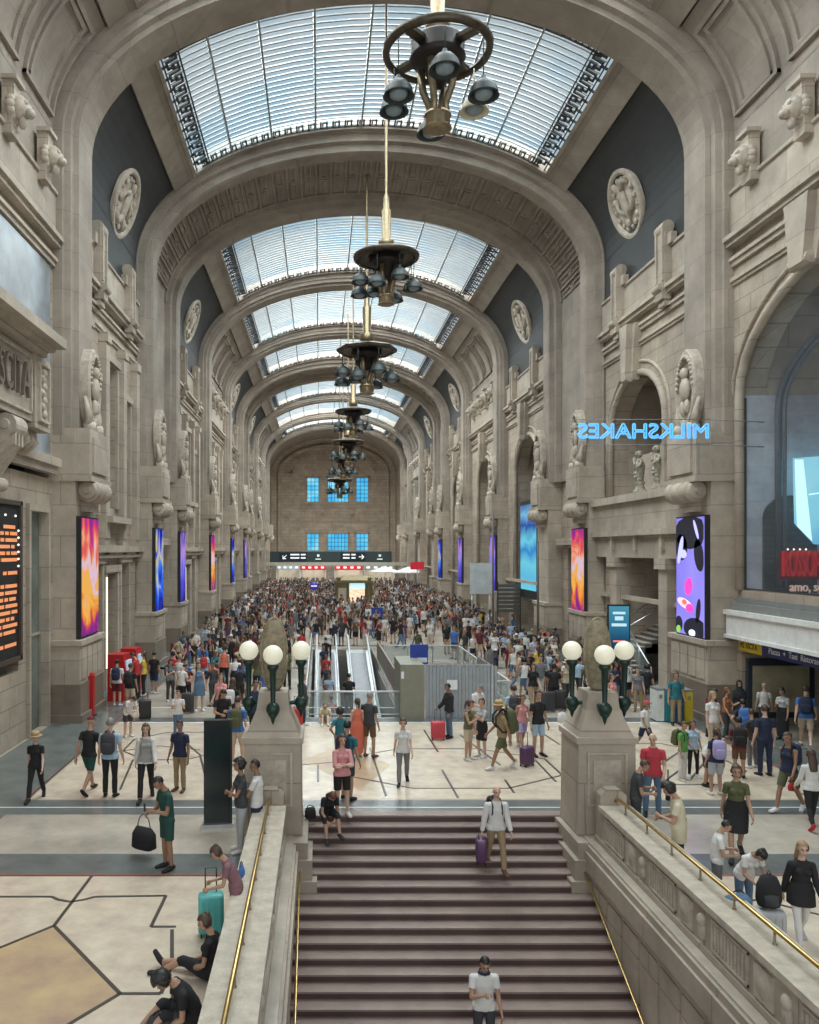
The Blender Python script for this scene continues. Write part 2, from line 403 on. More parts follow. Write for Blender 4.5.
# parapets with relief panels, coping, brass rails
def parapet(s, label):
    x = STX1 + .22 if s > 0 else STX0 - .22      # stair face
    t = thing('stair_parapet', label, 'parapet', (x, 11, 0))
    o = MB()
    f = lambda d: s * d
    y0, y1 = -6.5, 5.9
    o.box(f(0), f(.52), y0, y1, 0, .70); o.box(f(-.05), f(.57), y0, y1, 0, .10); 
    o.prism([(f(-.015), .12), (f(.535), .12), (f(.535), 1.0), (f(.4), 1.12), (f(.12), 1.12), (f(-.015), 1.0)], 'y', y1 - .28, y1 + .01, 0)
    part(o, 'body', [STONE_P], t)
    c = MB(); c.box(f(-.07), f(.60), y0, y1 - .3, .70, .80); c.box(f(-.03), f(.55), y0, y1 - .3, .66, .70)
    part(c, 'coping', [mat('pale_coping_stone', (.46, .41, .33), .6, scale=5, var=.22, bump=.4)], t)
    rl = MB(); y = y1 - .55; k = 0
    while y > y0 + 1:
        wd = 1.0 if k % 3 == 0 else (.45 if k % 3 == 1 else .3)
        fr = .03
        if k % 3 == 0:       # fluted panel
            rl.box(f(-.03), 0, y - wd, y, .58, .62); rl.box(f(-.03), 0, y - wd, y, .14, .18)
            rl.box(f(-.033), 0, y - wd, y - wd + fr, .139, .621); rl.box(f(-.033), 0, y - fr, y, .139, .621)
            for q in range(9): rl.box(f(-.022), 0, y - .12 - q * .095, y - .07 - q * .095, .2, .56)
        elif k % 3 == 1:     # shield
            rl.lathe([(.001, 0), (.16, .02), (.2, .05), (.001, .06)], (f(-.06) if s > 0 else 0, y - wd / 2, .39), 16, axis='x', sc=(1, 1.15))
            rl.box(f(-.03), 0, y - wd, y, .14, .6)
        else:                # standing figure or lion mask
            rl.ball((f(-.02), y - wd / 2, .46), .1, 10, sc=(.7, 1, 1.1)); rl.ball((f(-.01), y - wd / 2, .3), .12, 10, sc=(.5, .8, 1.3))
        y -= wd + .16; k += 1
    part(rl, 'relief', [STONE_D], t)
    b = MB(); xr = f(.27)
    b.tube([(xr, y0, 1.0), (xr, y1 - .62, 1.0), (xr, y1 - .45, .98), (xr, y1 - .36, .9)], .032, 10)
    part(b, 'handrail', [BRASS], t)
    k = 0
    while y1 - .9 - 1.05 * k > y0:
        q = MB(); q.lathe([(.034, 0), (.034, .012), (.018, .02), (.018, .2)], (xr, y1 - .9 - 1.05 * k, .8), 8)
        part(q, 'rail_post', [BRONZE_L], t); k += 1
    return t
parapet(1, 'right stone parapet with carved panels and a brass rail')
parapet(-1, 'left stone parapet with a brass rail, beside the seated travellers')
for s, lab in ((1, 'sloping brass handrail on the right wall of the stairs'), (-1, 'sloping brass handrail on the left wall of the stairs')):
    x = (STX1 - .12) if s > 0 else (STX0 + .12)
    t = thing('stair_handrail', lab, 'handrail', (x, 16.6, 0))
    b = MB(); sl = RISE / RUN
    b.tube([(s * .1, .1, -.10 + .2 - .75), (0, .1, -.0 - .55), (0, -11, -.55 - 11.1 * sl)], .024, 8)
    part(b, 'rail', [BRASS], t)
    for k in range(6):
        q = MB(); yy = -.7 - 1.9 * k; zz = -.55 - sl * (.1 - yy)
        q.tube([(0, yy, zz - .02), (0, yy, zz - .08), (s * .16, yy, zz - .1)], .013, 6)
        part(q, 'bracket', [BRASS], t)

# gate pillars at the stair head, with their oval finials; the lamps are things of their own
def pillar(cx, label):
    t = thing('stair_pillar', label, 'pillar', (cx, 17.75, 0))
    b = MB()
    b.taper(0, 0, 1.30, 1.3, -.2, 1.24, 1.25, .35); b.taper(0, 0, 1.24, 1.25, .35, 1.22, 1.22, 1.95)
    b.taper(0, 0, 1.32, 1.32, 1.95, 1.32, 1.32, 2.08); b.taper(0, 0, 1.18, 1.18, 2.08, .72, .8, 2.62); b.taper(0, 0, .72, .8, 2.62, .62, .7, 3.0)
    part(b, 'shaft', [STONE_P], t)
    p = MB()
    for (x0, x1, z0, z1, yy) in ((-.42, .42, 1.72, 1.76, -.645), (-.42, .42, .62, .66, -.645), (-.43, -.38, .61, 1.77, -.65), (.38, .43, .61, 1.77, -.65), (-.30, .30, .75, 1.6, -.64)):
        p.box(x0, x1, yy, -.60, z0, z1)
    part(p, 'face_panel', [STONE_D], t)
    s = 1 if cx > 2 else -1
    q = MB()
    for i, (e, z0, z1) in enumerate(((.34, -2.0, -.75), (.24, -.75, -.35), (.14, -.35, -.02))):
        q.box(-s * (.62 + e), s * .62, -1.05 - .1 * (2 - i), .68, z0, z1)
    part(q, 'plinth', [STONE_P], t)
    f = MB()
    f.lathe([(.001, 0), (.14, .02), (.2, .1), (.14, .18), (.2, .24)], (0, 0, 3.0), 16)
    rings = []
    for i in range(17):
        a = -PI / 2 + PI * i / 16
        zz = 3.78 + .80 * math.sin(a); r = .27 * math.cos(a) ** .8 * (1 + .08 * math.sin(a)) + .002
        rings.append([(r * math.cos(2 * PI * j / 20), .62 * r * math.sin(2 * PI * j / 20), zz) for j in range(20)])
    f.loft(rings); 
    f.tube([(.28 * math.cos(a), -.02, 3.78 + .81 * math.sin(a)) for a in [2 * PI * i / 30 for i in range(31)]], .035, 8)
    part(f, 'finial', [mat('mossy_finial_stone', (.27, .23, .15), .8, scale=9, var=.35, bump=.6)], t)
    return t
PLX, PRX = -1.02, 6.15
pillar(PLX, 'left stone pillar at the stair head with an oval finial')
pillar(PRX, 'right stone pillar at the stair head with an oval finial')
GLOBE = mat('lit_opal_globe', (.62, .60, .47), .3, var=0, emis=.50)
def globe_lamp(x, y, label, dx, dy, grp):
    t = thing('globe_lamp', label, 'lamp', (x, y, 2.72), group=grp)
    b = MB(); b.ball((0, 0, 0), .15, 16); b.lathe([(.001, -.34), (.03, -.28), (.05, -.2), (.12, -.1), (.02, 0)], (0, 0, 0), 12)
    b.tube([(0, 0, 0), (dx, dy, 0)], .05, 8); part(b, 'bracket', [GREENP], t)
    p = MB(); p.lathe([(.07, .08), (.05, .16), (.062, .5), (.075, .8), (.12, .86), (.13, .93), (.07, .95)], (0, 0, 0), 14); part(p, 'post', [GREENP], t)
    g = MB(); g.ball((0, 0, 1.15), .212, 22); part(g, 'globe', [GLOBE], t)
    l = bpy.data.lights.new('globe_light', 'POINT'); l.energy = 6; l.shadow_soft_size = .2; l.color = (1, .9, .7)
    return t
for cx, side in ((PLX, 'left'), (PRX, 'right')):
    g = 'globe lamps on the %s stair pillar' % side
    globe_lamp(cx - .56, 17.75, 'left globe lamp of three on the %s pillar' % side, .5, 0, g)
    globe_lamp(cx + (.02 if side == 'left' else -.1), 17.0, 'middle globe lamp of three on the %s pillar, nearest the stairs' % side, 0, .5, g)
    globe_lamp(cx + .6, 17.75, 'right globe lamp of three on the %s pillar' % side, -.5, 0, g)
# ------------------------------------------------------------------ walls of the hall
def XS(s, d):          # x of a point d metres inward from the wall plane of side s
    return XC + s * (AV - d)
def wb(mb, s, d0, d1, y0, y1, z0, z1, mi=0):
    a, b = sorted((XS(s, d0), XS(s, d1))); mb.box(a, b, y0, y1, z0, z1, mi)
def wall_panel(mb, s, y0, y1, z0, z1, holes, th=.9, mi=0):
    """wall slab with rectangular or arched holes; hole = (ya, yb, za, zb, crown or None)"""
    ys = sorted({y0, y1, *[h[0] for h in holes], *[h[1] for h in holes]})
    for ya, yb in zip(ys[:-1], ys[1:]):
        mine = sorted([h for h in holes if h[0] <= ya and h[1] >= yb], key=lambda h: h[2])
        z = z0
        for h in mine:
            if h[2] > z: wb(mb, s, -th, 0, ya, yb, z, h[2], mi)
            z = h[3]
            if h[4]:
                n = 14; c = (h[0] + h[1]) / 2; hw = (h[1] - h[0]) / 2; top = h[4] + .25
                pts = [(c - hw * math.cos(PI * i / n), h[3] + (h[4] - h[3]) * math.sin(PI * i / n)) for i in range(n + 1)]
                xi, xo = XS(s, 0), XS(s, -th)
                for (p, q) in (zip(pts[:-1], pts[1:]) if ya == h[0] else ()):
                    vs = [(x, yy, zz) for x in (xi, xo) for (yy, zz) in (p, q, (q[0], top), (p[0], top))]
                    mb.add(vs, [(0, 1, 2, 3), (7, 6, 5, 4), (0, 4, 5, 1), (1, 5, 6, 2), (2, 6, 7, 3), (3, 7, 4, 0)], mi)
                z = top
            if False: pass
        if z < z1: wb(mb, s, -th, 0, ya, yb, z, z1, mi)
def sweep(path, prof, closed_prof=True):
    """rings of prof=(offset, y) along path of (point, normal) in the x-z plane"""
    return [[(p[0] + n[0] * o, y, p[1] + n[1] * o) for (o, y) in prof] for (p, n) in path]
def arch_path(a, b, zleg, n=44):
    """from the foot of the left leg over the crown to the foot of the right leg; normals point outward"""
    out = [((XC - a, zleg), (-1, 0))]
    for i in range(n + 1):
        t = PI - PI * i / n
        c, s_ = math.cos(t), math.sin(t)
        nx, nz = b * c, a * s_; l = math.hypot(nx, nz)
        out.append(((XC + a * c, ZS + b * s_), (nx / l, nz / l)))
    out.append(((XC + a, zleg), (1, 0)))
    return out
def arch_sweep(mb, a, b, zleg, prof, mi=0, n=44):
    mb.loft(sweep(arch_path(a, b, zleg, n), prof), mi, False)

trim_no = [7]
def trim(mb, mats):
    trim_no[0] += 1
    return struct(mb, 'trim_%d' % trim_no[0], mats)

# narrow ribs and the two broad coffered ones, running down into the piers
for (y0, y1) in RIBS:
    m = MB()
    e = .42
    prof = [(1.5, y0), (.45, y0), (.42, y0 + .12), (.20, y0 + .16), (.18, y0 + e), (0, y0 + e + .05), (0, y1 - e - .05), (.18, y1 - e), (.20, y1 - .16), (.42, y1 - .12), (.45, y1), (1.5, y1)]
    arch_sweep(m, AR, BR, 10.2, prof)
    trim(m, [STONE_V])
for (y0, y1) in WIDE:
    m = MB()
    prof = [(1.6, y0), (.75, y0), (.72, y0 + .15), (.40, y0 + .2), (.36, y0 + .5), (.05, y0 + .6), (0, y0 + .75), (0, y0 + 1.5), (.28, y0 + 1.6), (.32, y0 + 1.9),
            (.62, y0 + 2.0), (.62, y1 - 2.9), (.32, y1 - 2.8), (.28, y1 - 2.4), (.05, y1 - 2.3), (.0, y1 - 2.1), (0, y1 - 1.2), (.2, y1 - 1.1), (.22, y1 - .6), (.42, y1 - .5), (.45, y1), (1.6, y1)]
    arch_sweep(m, AR, BR, 10.2, prof)
    trim(m, [STONE_V])
    # key-pattern coffers in the soffit
    k = MB(); P_ = arch_path(AR + .62, BR + .62, 12, 260)[1:-1]
    yc0, yc1 = y0 + 2.3, y1 - 3.2; wy = yc1 - yc0
    acc = 0; last = P_[0][0]; step = .80
    for (p, n) in P_:
        acc += math.hypot(p[0] - last[0], p[1] - last[1]); last = p
        if acc < step: continue
        acc = 0
        t = Vector((n[1], 0, -n[0])); nn = Vector((n[0], 0, n[1])); c = Vector((p[0], 0, p[1]))
        def bar(t0, t1, ya, yb, hgt=.10): k.obox(c + t * (t0 + t1) / 2 + Vector((0, (ya + yb) / 2, 0)) - nn * (hgt - .04), t * (t1 - t0) / 2, (0, (yb - ya) / 2, 0), nn * hgt)
        bar(-.05, .05, yc0, yc1)
        for (ya, yb) in ((yc0 + .25, (yc0 + yc1) / 2 - .2), ((yc0 + yc1) / 2 + .2, yc1 - .25)):
            bar(.20, .29, ya, yb, .08); bar(.49, .58, ya, yb, .08); bar(.29, .49, ya, ya + .12, .08)
        bar(.2, .58, (yc0 + yc1) / 2 - .06, (yc0 + yc1) / 2 + .06, .08)
    for yy in (yc0 - .12, yc1 + .12):
        for (p, n), (p2, n2) in zip(P_[:-1:4], P_[4::4]):
            c = Vector(((p[0] + p2[0]) / 2, yy, (p[1] + p2[1]) / 2)); d = Vector((p2[0] - p[0], 0, p2[1] - p[1])) / 2
            nn = Vector((n[0], 0, n[1])); k.obox(c - nn * .05, d * 1.05, (0, .09, 0), nn * .07)
    trim(k, [STONE_V])

# bay vaults
def vp(dx_or_t, y, off=0., a=AV, b=BV, is_t=True):
    t = dx_or_t; c, s_ = math.cos(t), math.sin(t); nx, nz = b * c, a * s_; l = math.hypot(nx, nz)
    return Vector((XC + a * c - off * nx / l, y, ZS + b * s_ - off * nz / l))
def vshell(mb, t0, t1, y0, y1, off0, off1, mi=0, n=10):
    """curved slab on the vault between two angles, its inner face off1 inside the surface, its back off0"""
    rings = []
    for i in range(n + 1):
        t = t0 + (t1 - t0) * i / n
        rings.append([vp(t, y0, off0), vp(t, y0, off1), vp(t, y1, off1), vp(t, y1, off0)])
    mb.loft(rings, mi, False)
T_D, T_S = R(32.6), R(41.4)       # top of the side panel, edge of the skylight
ceil = MB(); win_no = 0; pend = []
for bi, (y0, y1, kind) in enumerate(BAYS):
    for s in (0, 1):
        q = (lambda t: t) if s == 0 else (lambda t: PI - t)
        wb(ceil, 1 if s == 0 else -1, -.5, -.012, y0 - .1, y1 + .1, 17.3, ZS + .1, 1 if kind == 'dark' else 0)
        vshell(ceil, q(0), q(T_D), y0 - .1, y1 + .1, -.35, 0, 1 if kind == 'dark' else 0)
        vshell(ceil, q(T_D), q(T_S), y0 - .1, y1 + .1, -.4, .16, 0, 3)
        vshell(ceil, q(T_D) + (.012 if s == 0 else -.012), q(T_D) - (.006 if s == 0 else -.006), y0, y1, 0, .03, 2, 1)
        vshell(ceil, q(T_S) - (.018 if s == 0 else -.018), q(T_S), y0, y1, 0, .24, 0, 1)
        if kind == 'light':
            # tall curved coffers, two fillets each
            n = 4; wd = (y1 - y0) / n
            for c in range(n):
                ya, yb = y0 + c * wd + .28, y0 + (c + 1) * wd - .28
                for (ins, hgt) in ((0, .14), (.42, .10)):
                    t0, t1 = R(3) + ins * .06, R(29) - ins * .06
                    f = .13
                    vshell(ceil, q(t0), q(t1), ya + ins, ya + ins + f, -.02, hgt); vshell(ceil, q(t0), q(t1), yb - ins - f, yb - ins, -.02, hgt)
                    vshell(ceil, q(t0), q(t0 + .018), ya + ins, yb - ins, -.02, hgt, 0, 1); vshell(ceil, q(t1 - .018), q(t1), ya + ins, yb - ins, -.02, hgt, 0, 1)
    # end mouldings against the ribs
    for yy in (y0, y1 - .28): vshell(ceil, T_S, PI - T_S, yy, yy + .28, -.3, .22, 0, 24)
    # skylight
    win_no += 1
    g = MB(); rings = []
    for i in range(25):
        t = T_S + (PI - 2 * T_S) * i / 24
        rings.append([vp(t, y0 + .25, -.02), vp(t, y1 - .25, -.02)])
    g.loft(rings, 0, True, closed=False)
    go = struct(g, 'window_%d' % win_no, [SKYG])
    near = bi <= 3
    bars = MB(); iron = MB()
    for i in range(1, 8):                       # bars along the hall
        t = T_S + (PI - 2 * T_S) * (i + .5 - (.5 if False else 0)) / 8.6
        p = vp(t, 0, .06); u = (vp(t + .01, 0) - vp(t - .01, 0)).normalized(); n_ = Vector((-u.z, 0, u.x))
        bars.obox((p.x, (y0 + y1) / 2, p.z), u * .045, (0, (y1 - y0) / 2 - .3, 0), n_ * .08)
    ncr = 25 if near else 12
    for j in range(1, ncr):                     # thin cross bars
        yy = y0 + .3 + (y1 - y0 - .6) * j / ncr
        vshell(bars, T_S + .02, PI - T_S - .02, yy - .036, yy + .036, 0, .05, 0, 16)
    fr = bars.build('glazing_bars', [BAR], go)
    # wrought-iron fret along the edges
    if near or kind == 'dark':
        for s in (0, 1):
            q = (lambda t: t) if s == 0 else (lambda t: PI - t)
            for e_ in (.012, .09): vshell(iron, q(T_S + e_), q(T_S + e_ + .006), y0 + .3, y1 - .3, .02, .12, 0, 1)
            cell = .8; nc = int((y1 - y0 - .6) / cell)
            for c in range(nc):
                ya = y0 + .35 + c * cell
                for (u0, u1, v0, v1) in ((.016, .052, 0, .10), (.016, .022, .1, .62), (.046, .052, .30, .95), (.022, .040, .52, .62), (.030, .046, .30, .40), (.030, .036, .40, .75), (.0, .016, .2, .3), (.036, .046, .68, .78)):
                    vshell(iron, q(T_S + u0 * 1.6), q(T_S + u1 * 1.6), ya + v0 * cell, ya + v1 * cell, .03, .11, 0, 1)
        for yy in (y0 + .3, y1 - .85):
            for i in range(60):
                t = T_S + .06 + (PI - 2 * T_S - .12) * i / 60
                vshell(iron, t, t + .007, yy, yy + .55, .04, .1, 0, 1)
                if i % 2: vshell(iron, t, t + .024, yy + .05, yy + .15, .04, .1, 0, 1); vshell(iron, t + .018, t + .024, yy + .15, yy + .42, .04, .1, 0, 1)
            vshell(iron, T_S + .05, PI - T_S - .05, yy + .5, yy + .56, .04, .11, 0, 20)
        iron.build('iron_fret', [IRON], go)
# solid barrel over the far end
for i in range(1):
    rings = []
    for k in range(31):
        t = PI * k / 30
        rings.append([vp(t, 139.0, .0), vp(t, Y_END, .0), vp(t, Y_END, -.5), vp(t, 139.0, -.5)])
    ceil.loft(rings, 0, False)
struct(ceil, 'ceiling', [STONE_V, SLATE, DARK])

# side walls
def opening_trim(mb, s, h, r=.16):
    """round moulding along the edge of an arched hole"""
    ya, yb, za, zb, cr = h; c = (ya + yb) / 2; hw = (yb - ya) / 2; x = XS(s, .02)
    for e, rr in ((.0, r), (.5, r * .5)):
        pts = [(x, ya - e, za), (x, ya - e, zb)] + [(x, c - (hw + e) * math.cos(PI * i / 16), zb + (cr - zb + e) * math.sin(PI * i / 16)) for i in range(1, 16)] + [(x, yb + e, zb), (x, yb + e, za)]
        mb.tube(pts, rr, 8)
def keystone(mb, s, y, z0, z1, w0=.45, w1=.8):
    for (f, d0, d1) in ((1, .0, .35), (.62, .35, .62)):
        x0, x1 = XS(s, d0), XS(s, d1)
        pts = [(y - w0 * f, z0), (y + w0 * f, z0), (y + w1 * f, z1), (y - w1 * f, z1)]
        mb.prism(pts, 'x', min(x0, x1), max(x0, x1))
    mb.lathe([(.001, -w0 * .9), (.19, -w0 * .85), (.19, w0 * .85), (.001, w0 * .9)], (XS(s, .42), y, z0 + .1), 14, axis='y', smooth=False)
def cornice(mb, s, y0, y1):
    for (d, z0, z1) in ((.42, 16.98, 17.14), (.30, 16.80, 16.98), (.20, 16.30, 16.42), (.12, 16.12, 16.30), (.15, 15.58, 15.72), (.08, 15.46, 15.58))[:4 if (s < 0 and y0 < 20) else 6]:
        wb(mb, s, -.05, d, y0, y1, z0, z1)
    wb(mb, s, -.5, .12, y0, y1, 17.35, 18.75)
    wb(mb, s, -.5, .2, y0, y1, 18.68, 18.8)
sidem = {-1: MB(), 1: MB()}; deco = {-1: MB(), 1: MB()}; plinth = {-1: MB(), 1: MB()}; niche = {-1: MB(), 1: MB()}
arches = {}
for bi, (y0, y1, kind) in enumerate(BAYS):
    c = (y0 + y1) / 2; L_ = y1 - y0
    for s in (-1, 1):
        m, d = sidem[s], deco[s]
        cornice(d, s, y0, y1)
        holes = []
        if s == 1:
            if bi == 0: holes = [(15.9, 27.9, 0, 3.7, None), (16.2, 28.0, 4.7, 11.4, 14.9)]
            elif bi == 1: holes = [(34.0, 40.4, 8.7, 11.8, 14.3), (33.6, 38.4, 0, 5.75, None)]
            else: holes = [(c - 3.3, c + 3.3, 0, 11.7, 14.3)]
        else:
            if bi == 0: holes = [(16.5, 25.2, 2.3, 7.6, None), (26.0, 27.7, 0, 7.4, None), (16.2, 28.0, 8.6, 16.4, None)]
            else:
                holes = [(c - 3.1, c - 1.7, 0, 5.4, None), (c - .9, c + .9, 0, 5.0, None), (c + 1.7, c + 3.1, 0, 5.4, None),
                         (c - 3.4, c - 2.3, 7.6, 13.2, None), (c - .9, c + .9, 8.0, 14.4, None), (c + 2.3, c + 3.4, 7.6, 13.2, None)]
        wall_panel(m, s, y0 - .1, y1 + .1, 0, 17.4, holes)
        # back of the recesses
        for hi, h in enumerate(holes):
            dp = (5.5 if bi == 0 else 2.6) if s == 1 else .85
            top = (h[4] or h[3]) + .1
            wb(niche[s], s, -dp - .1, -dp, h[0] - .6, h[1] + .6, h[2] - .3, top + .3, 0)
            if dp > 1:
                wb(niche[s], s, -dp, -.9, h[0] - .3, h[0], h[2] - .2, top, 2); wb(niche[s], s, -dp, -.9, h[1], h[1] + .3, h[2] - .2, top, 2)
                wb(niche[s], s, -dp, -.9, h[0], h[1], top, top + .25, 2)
        if s == 1:
            for h in holes:
                if h[4]:
                    opening_trim(d, s, h)
                    keystone(d, s, (h[0] + h[1]) / 2 + (1.6 if bi == 0 else 0), h[4] - .35, 16.5, *((.55, 1.0) if bi == 0 else (.4, .75)))
                    arches[bi] = h
        else:
            if bi:
                for (ya, yb, za, zb, _) in holes:
                    wb(d, s, 0, .14, ya - .28, ya, za, zb + .3); wb(d, s, 0, .14, yb, yb + .28, za, zb + .3); wb(d, s, 0, .2, ya - .4, yb + .4, zb + .1, zb + .42)
                for yy in (c - 4.2, c - 1.55, c + 1.55, c + 4.2):
                    wb(d, s, 0, .34, yy - .3, yy + .3, 6.6, 15.3)
                    wb(d, s, 0, .42, yy - .34, yy + .34, 15.05, 15.45); wb(d, s, 0, .30, yy - .34, yy + .34, 5.9, 6.6)
                wb(d, s, 0, .42, y0, y1, 6.0, 6.3); wb(d, s, 0, .3, y0, y1, 5.75, 6.0)
                # portal cap with scroll ends, as the photograph's white aedicules
                wb(d, s, 0, .6, c - 1.7, c + 1.7, 9.2 if bi > 1 else 7.3, (9.2 if bi > 1 else 7.3) + .28)
        # string course and plinth
        wb(d, s, 0, .22, y0, y1, 3.75, 3.95) if bi and s == 1 else None
        # parapet scrolls over the cornice
        if kind == 'dark':
            n = 2
            for k in range(n):
                yy = y0 + L_ * (k + .5) / n
                x0, x1 = XS(s, 0), XS(s, .45)
                wb(d, s, .05, .42, yy - .42, yy + .42, 17.16, 19.55); wb(d, s, .42, .50, yy - .38, yy - .24, 17.3, 19.5); wb(d, s, .42, .50, yy + .24, yy + .38, 17.3, 19.5)
                wb(d, s, .05, .3, yy - .75, yy + .75, 18.76, 19.2)
                d.lathe([(.001, -.43), (.26, -.42), (.26, .42), (.001, .43)], (XS(s, .26), yy, 19.55), 14, axis='y', smooth=False)
                d.lathe([(.001, -.36), (.17, -.35), (.17, .35), (.001, .36)], (XS(s, .5), yy, 17.05), 12, axis='y', smooth=False)
                wb(d, s, .1, .52, yy - .34, yy + .34, 16.55, 17.0); wb(d, s, .1, .4, yy - .3, yy + .3, 16.3, 16.55)
# broad-rib side walls and the end piece
for (y0, y1) in WIDE:
    for s in (-1, 1):
        wall_panel(sidem[s], s, y0 - .1, y1 + .1, 0, 17.4, [(y0 + 3.4, y1 - 3.6, 0, 6.2, None)])
        wb(niche[s], s, -1.6, -1.5, y0 + 2.6, y1 - 3, 0, 15.6, 1)
        wb(deco[s], s, 0, .5, y0 + 2.7, y1 - 2.7, 6.4, 6.8)
for s in (-1, 1):
    wb(sidem[s], s, -.9, 0, 139, Y_END, 0, 21); wb(sidem[s], s, -.9, 0, 8, 15.6, 0, 21)
for s, nm in ((-1, 'left'), (1, 'right')):
    struct(sidem[s], 'wall_' + nm, [STONE]); trim(deco[s], [STONE_P])
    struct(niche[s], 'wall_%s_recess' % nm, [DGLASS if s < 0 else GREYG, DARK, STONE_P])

# piers: pedestal, shaft, console scroll, block; one structure each
piers = [(a, b) for (a, b) in RIBS] + [(a, a + 2.4) for (a, b) in WIDE] + [(b - 2.3, b) for (a, b) in WIDE]
for (a, b) in sorted(piers):
    for s in (-1, 1):
        m = MB(); c = (a + b) / 2
        wb(m, s, -.29, .80, a + .012, b - .012, 2.7, 10.3)
        wb(m, s, -.3, 1.02, a - .18, b + .18, 1.35, 2.72); wb(m, s, -.3, 1.12, a - .26, b + .26, 2.72, 2.9)
        wb(m, s, -.3, 1.06, a - .2, b + .2, 0, 1.35, 1); wb(m, s, -.3, 1.16, a - .28, b + .28, 0, .28, 1)
        for k in range(4): wb(m, s, 1.02, 1.06, a - .05 + k * (b - a) / 4 + .08, a - .05 + (k + 1) * (b - a) / 4 - .02, 1.5, 2.6)
        m.lathe([(.001, -1.12), (.12, -1.12), (.14, -1.02), (.30, -1.0), (.36, -.9), (.42, -.85), (.42, -.5), (.37, -.45), (.37, -.3), (.42, -.25), (.42, .25), (.37, .3), (.37, .45), (.42, .5), (.42, .85), (.36, .9), (.3, 1.0), (.14, 1.02), (.12, 1.12), (.001, 1.12)],
                (XS(s, 1.14), c, 8.25), 22, axis='y', smooth=False)
        wb(m, s, .7, 1.1, c - .55, c + .55, 7.5, 8.0)
        wb(m, s, -.28, 1.30, a + .1, b - .1, 8.7, 10.45); wb(m, s, 1.3, 1.38, a + .4, b - .4, 8.9, 10.15); wb(m, s, -.25, 1.4, a - .04, b + .04, 8.55, 8.74)
        trim(m, [STONE_P, STONE_B])

# carved cartouches standing on the pier blocks
def cartouche(label, grp):
    t = thing('carved_cartouche', label, 'carving', (0, 0, 0), group=grp)
    b = MB()
    pts = [(0, .78 * math.cos(a), 1.75 + 1.45 * math.sin(a)) for a in [2 * PI * i / 28 for i in range(28)]]
    b.loft([[(x0, p[1] * f, 1.75 + (p[2] - 1.75) * f) for p in pts] for (x0, f) in ((-.40, 1), (-.1, 1), (-.02, .95), (-.02, .84), (-.16, .80))], 0, False)
    part(b, 'oval_rim', [STONE_D], t)
    r = MB(); rnd = random.Random(4)
    r.ball((-.02, 0, 2.3), .2, 12, sc=(.8, .9, 1.1)); r.ball((-.04, .02, 1.7), .34, 12, sc=(.5, .9, 1.3)); r.ball((-.03, -.12, 1.0), .2, 10, sc=(.6, .7, 1.5)); r.ball((-.03, .2, 1.05), .18, 10, sc=(.6, .7, 1.5))
    for i in range(18):
        a = PI * i / 17; r.ball((-.02, .62 * math.cos(a), 1.8 + 1.1 * math.sin(a)), .075, 8)
    part(r, 'relief_figure', [STONE_D], t)
    for q in (-1, 1): f = MB(); f.lathe([(.001, -.2), (.2, -.18), (.2, .18), (.001, .2)], (-.1, q * .5, .22), 12, axis='x'); f.tube([(-.15, q * .5, .25), (-.1, q * .7, .7), (-.2, q * .78, 1.3)], [.16, .12, .06], 8); part(f, 'scroll_foot', [STONE_D], t)
    return t
ct = None
pier_names = {28.4: 'the nearest tall pier', 41.3: 'the second pier', 48.7: 'the third pier', 62.5: 'the fourth pier', 77.2: 'the fifth pier', 90.5: 'the sixth pier', 97.4: 'the seventh pier', 111.2: 'the eighth pier', 125.9: 'the ninth pier'}
def pn(a):
    k = min(pier_names, key=lambda q: abs(q - a)); return pier_names[k]
for (a, b) in sorted(piers):
    if a < 20 or a > 120: continue
    for s in (-1, 1):
        c = (a + b) / 2; lab = 'oval stone cartouche with a carved figure on %s of the %s wall' % (pn(a), 'left' if s < 0 else 'right')
        if ct is None: ct = cartouche(lab, 'carved cartouches on the piers'); o = ct
        else: o = dup(ct, label=lab)
        o.location = (XS(s, .82 + .38), c, 10.35); o.rotation_euler = (0, 0, 0 if s < 0 else PI)

# round medallions on the slate panels
def medallion(label):
    t = thing('medallion', label, 'medallion', (0, 0, 0), group='round carved medallions on the slate panels')
    b = MB(); b.lathe([(.001, .03), (1.3, .03), (1.34, .1), (1.42, .17), (1.55, .17), (1.62, .09), (1.65, -.05)], n=40, axis='x', smooth=False); part(b, 'round_frame', [STONE_D], t)
    r = MB(); rnd = random.Random(9)
    r.ball((.08, .0, -.1), .5, 14, sc=(.35, .6, 1.7)); r.ball((.14, .15, .85), .2, 10, sc=(.6, 1, 1.1)); r.tube([(.1, -.1, .5), (.12, -.7, .3), (.1, -.9, -.2)], .12, 8); r.tube([(.1, .15, .4), (.12, .7, .0), (.1, .6, -.5)], .12, 8)
    r.tube([(.1, -.1, -.6), (.1, -.4, -1.0), (.1, -.8, -.8)], .13, 8); r.tube([(.1, .1, -.6), (.1, .5, -1.1)], .13, 8)
    for i in range(16):
        a = 2 * PI * i / 16; r.ball((.07, 1.1 * math.cos(a), 1.1 * math.sin(a)), .11 + .06 * rnd.random(), 8, sc=(.7, 1, 1))
    part(r, 'relief', [STONE_D], t)
    return t
md = None
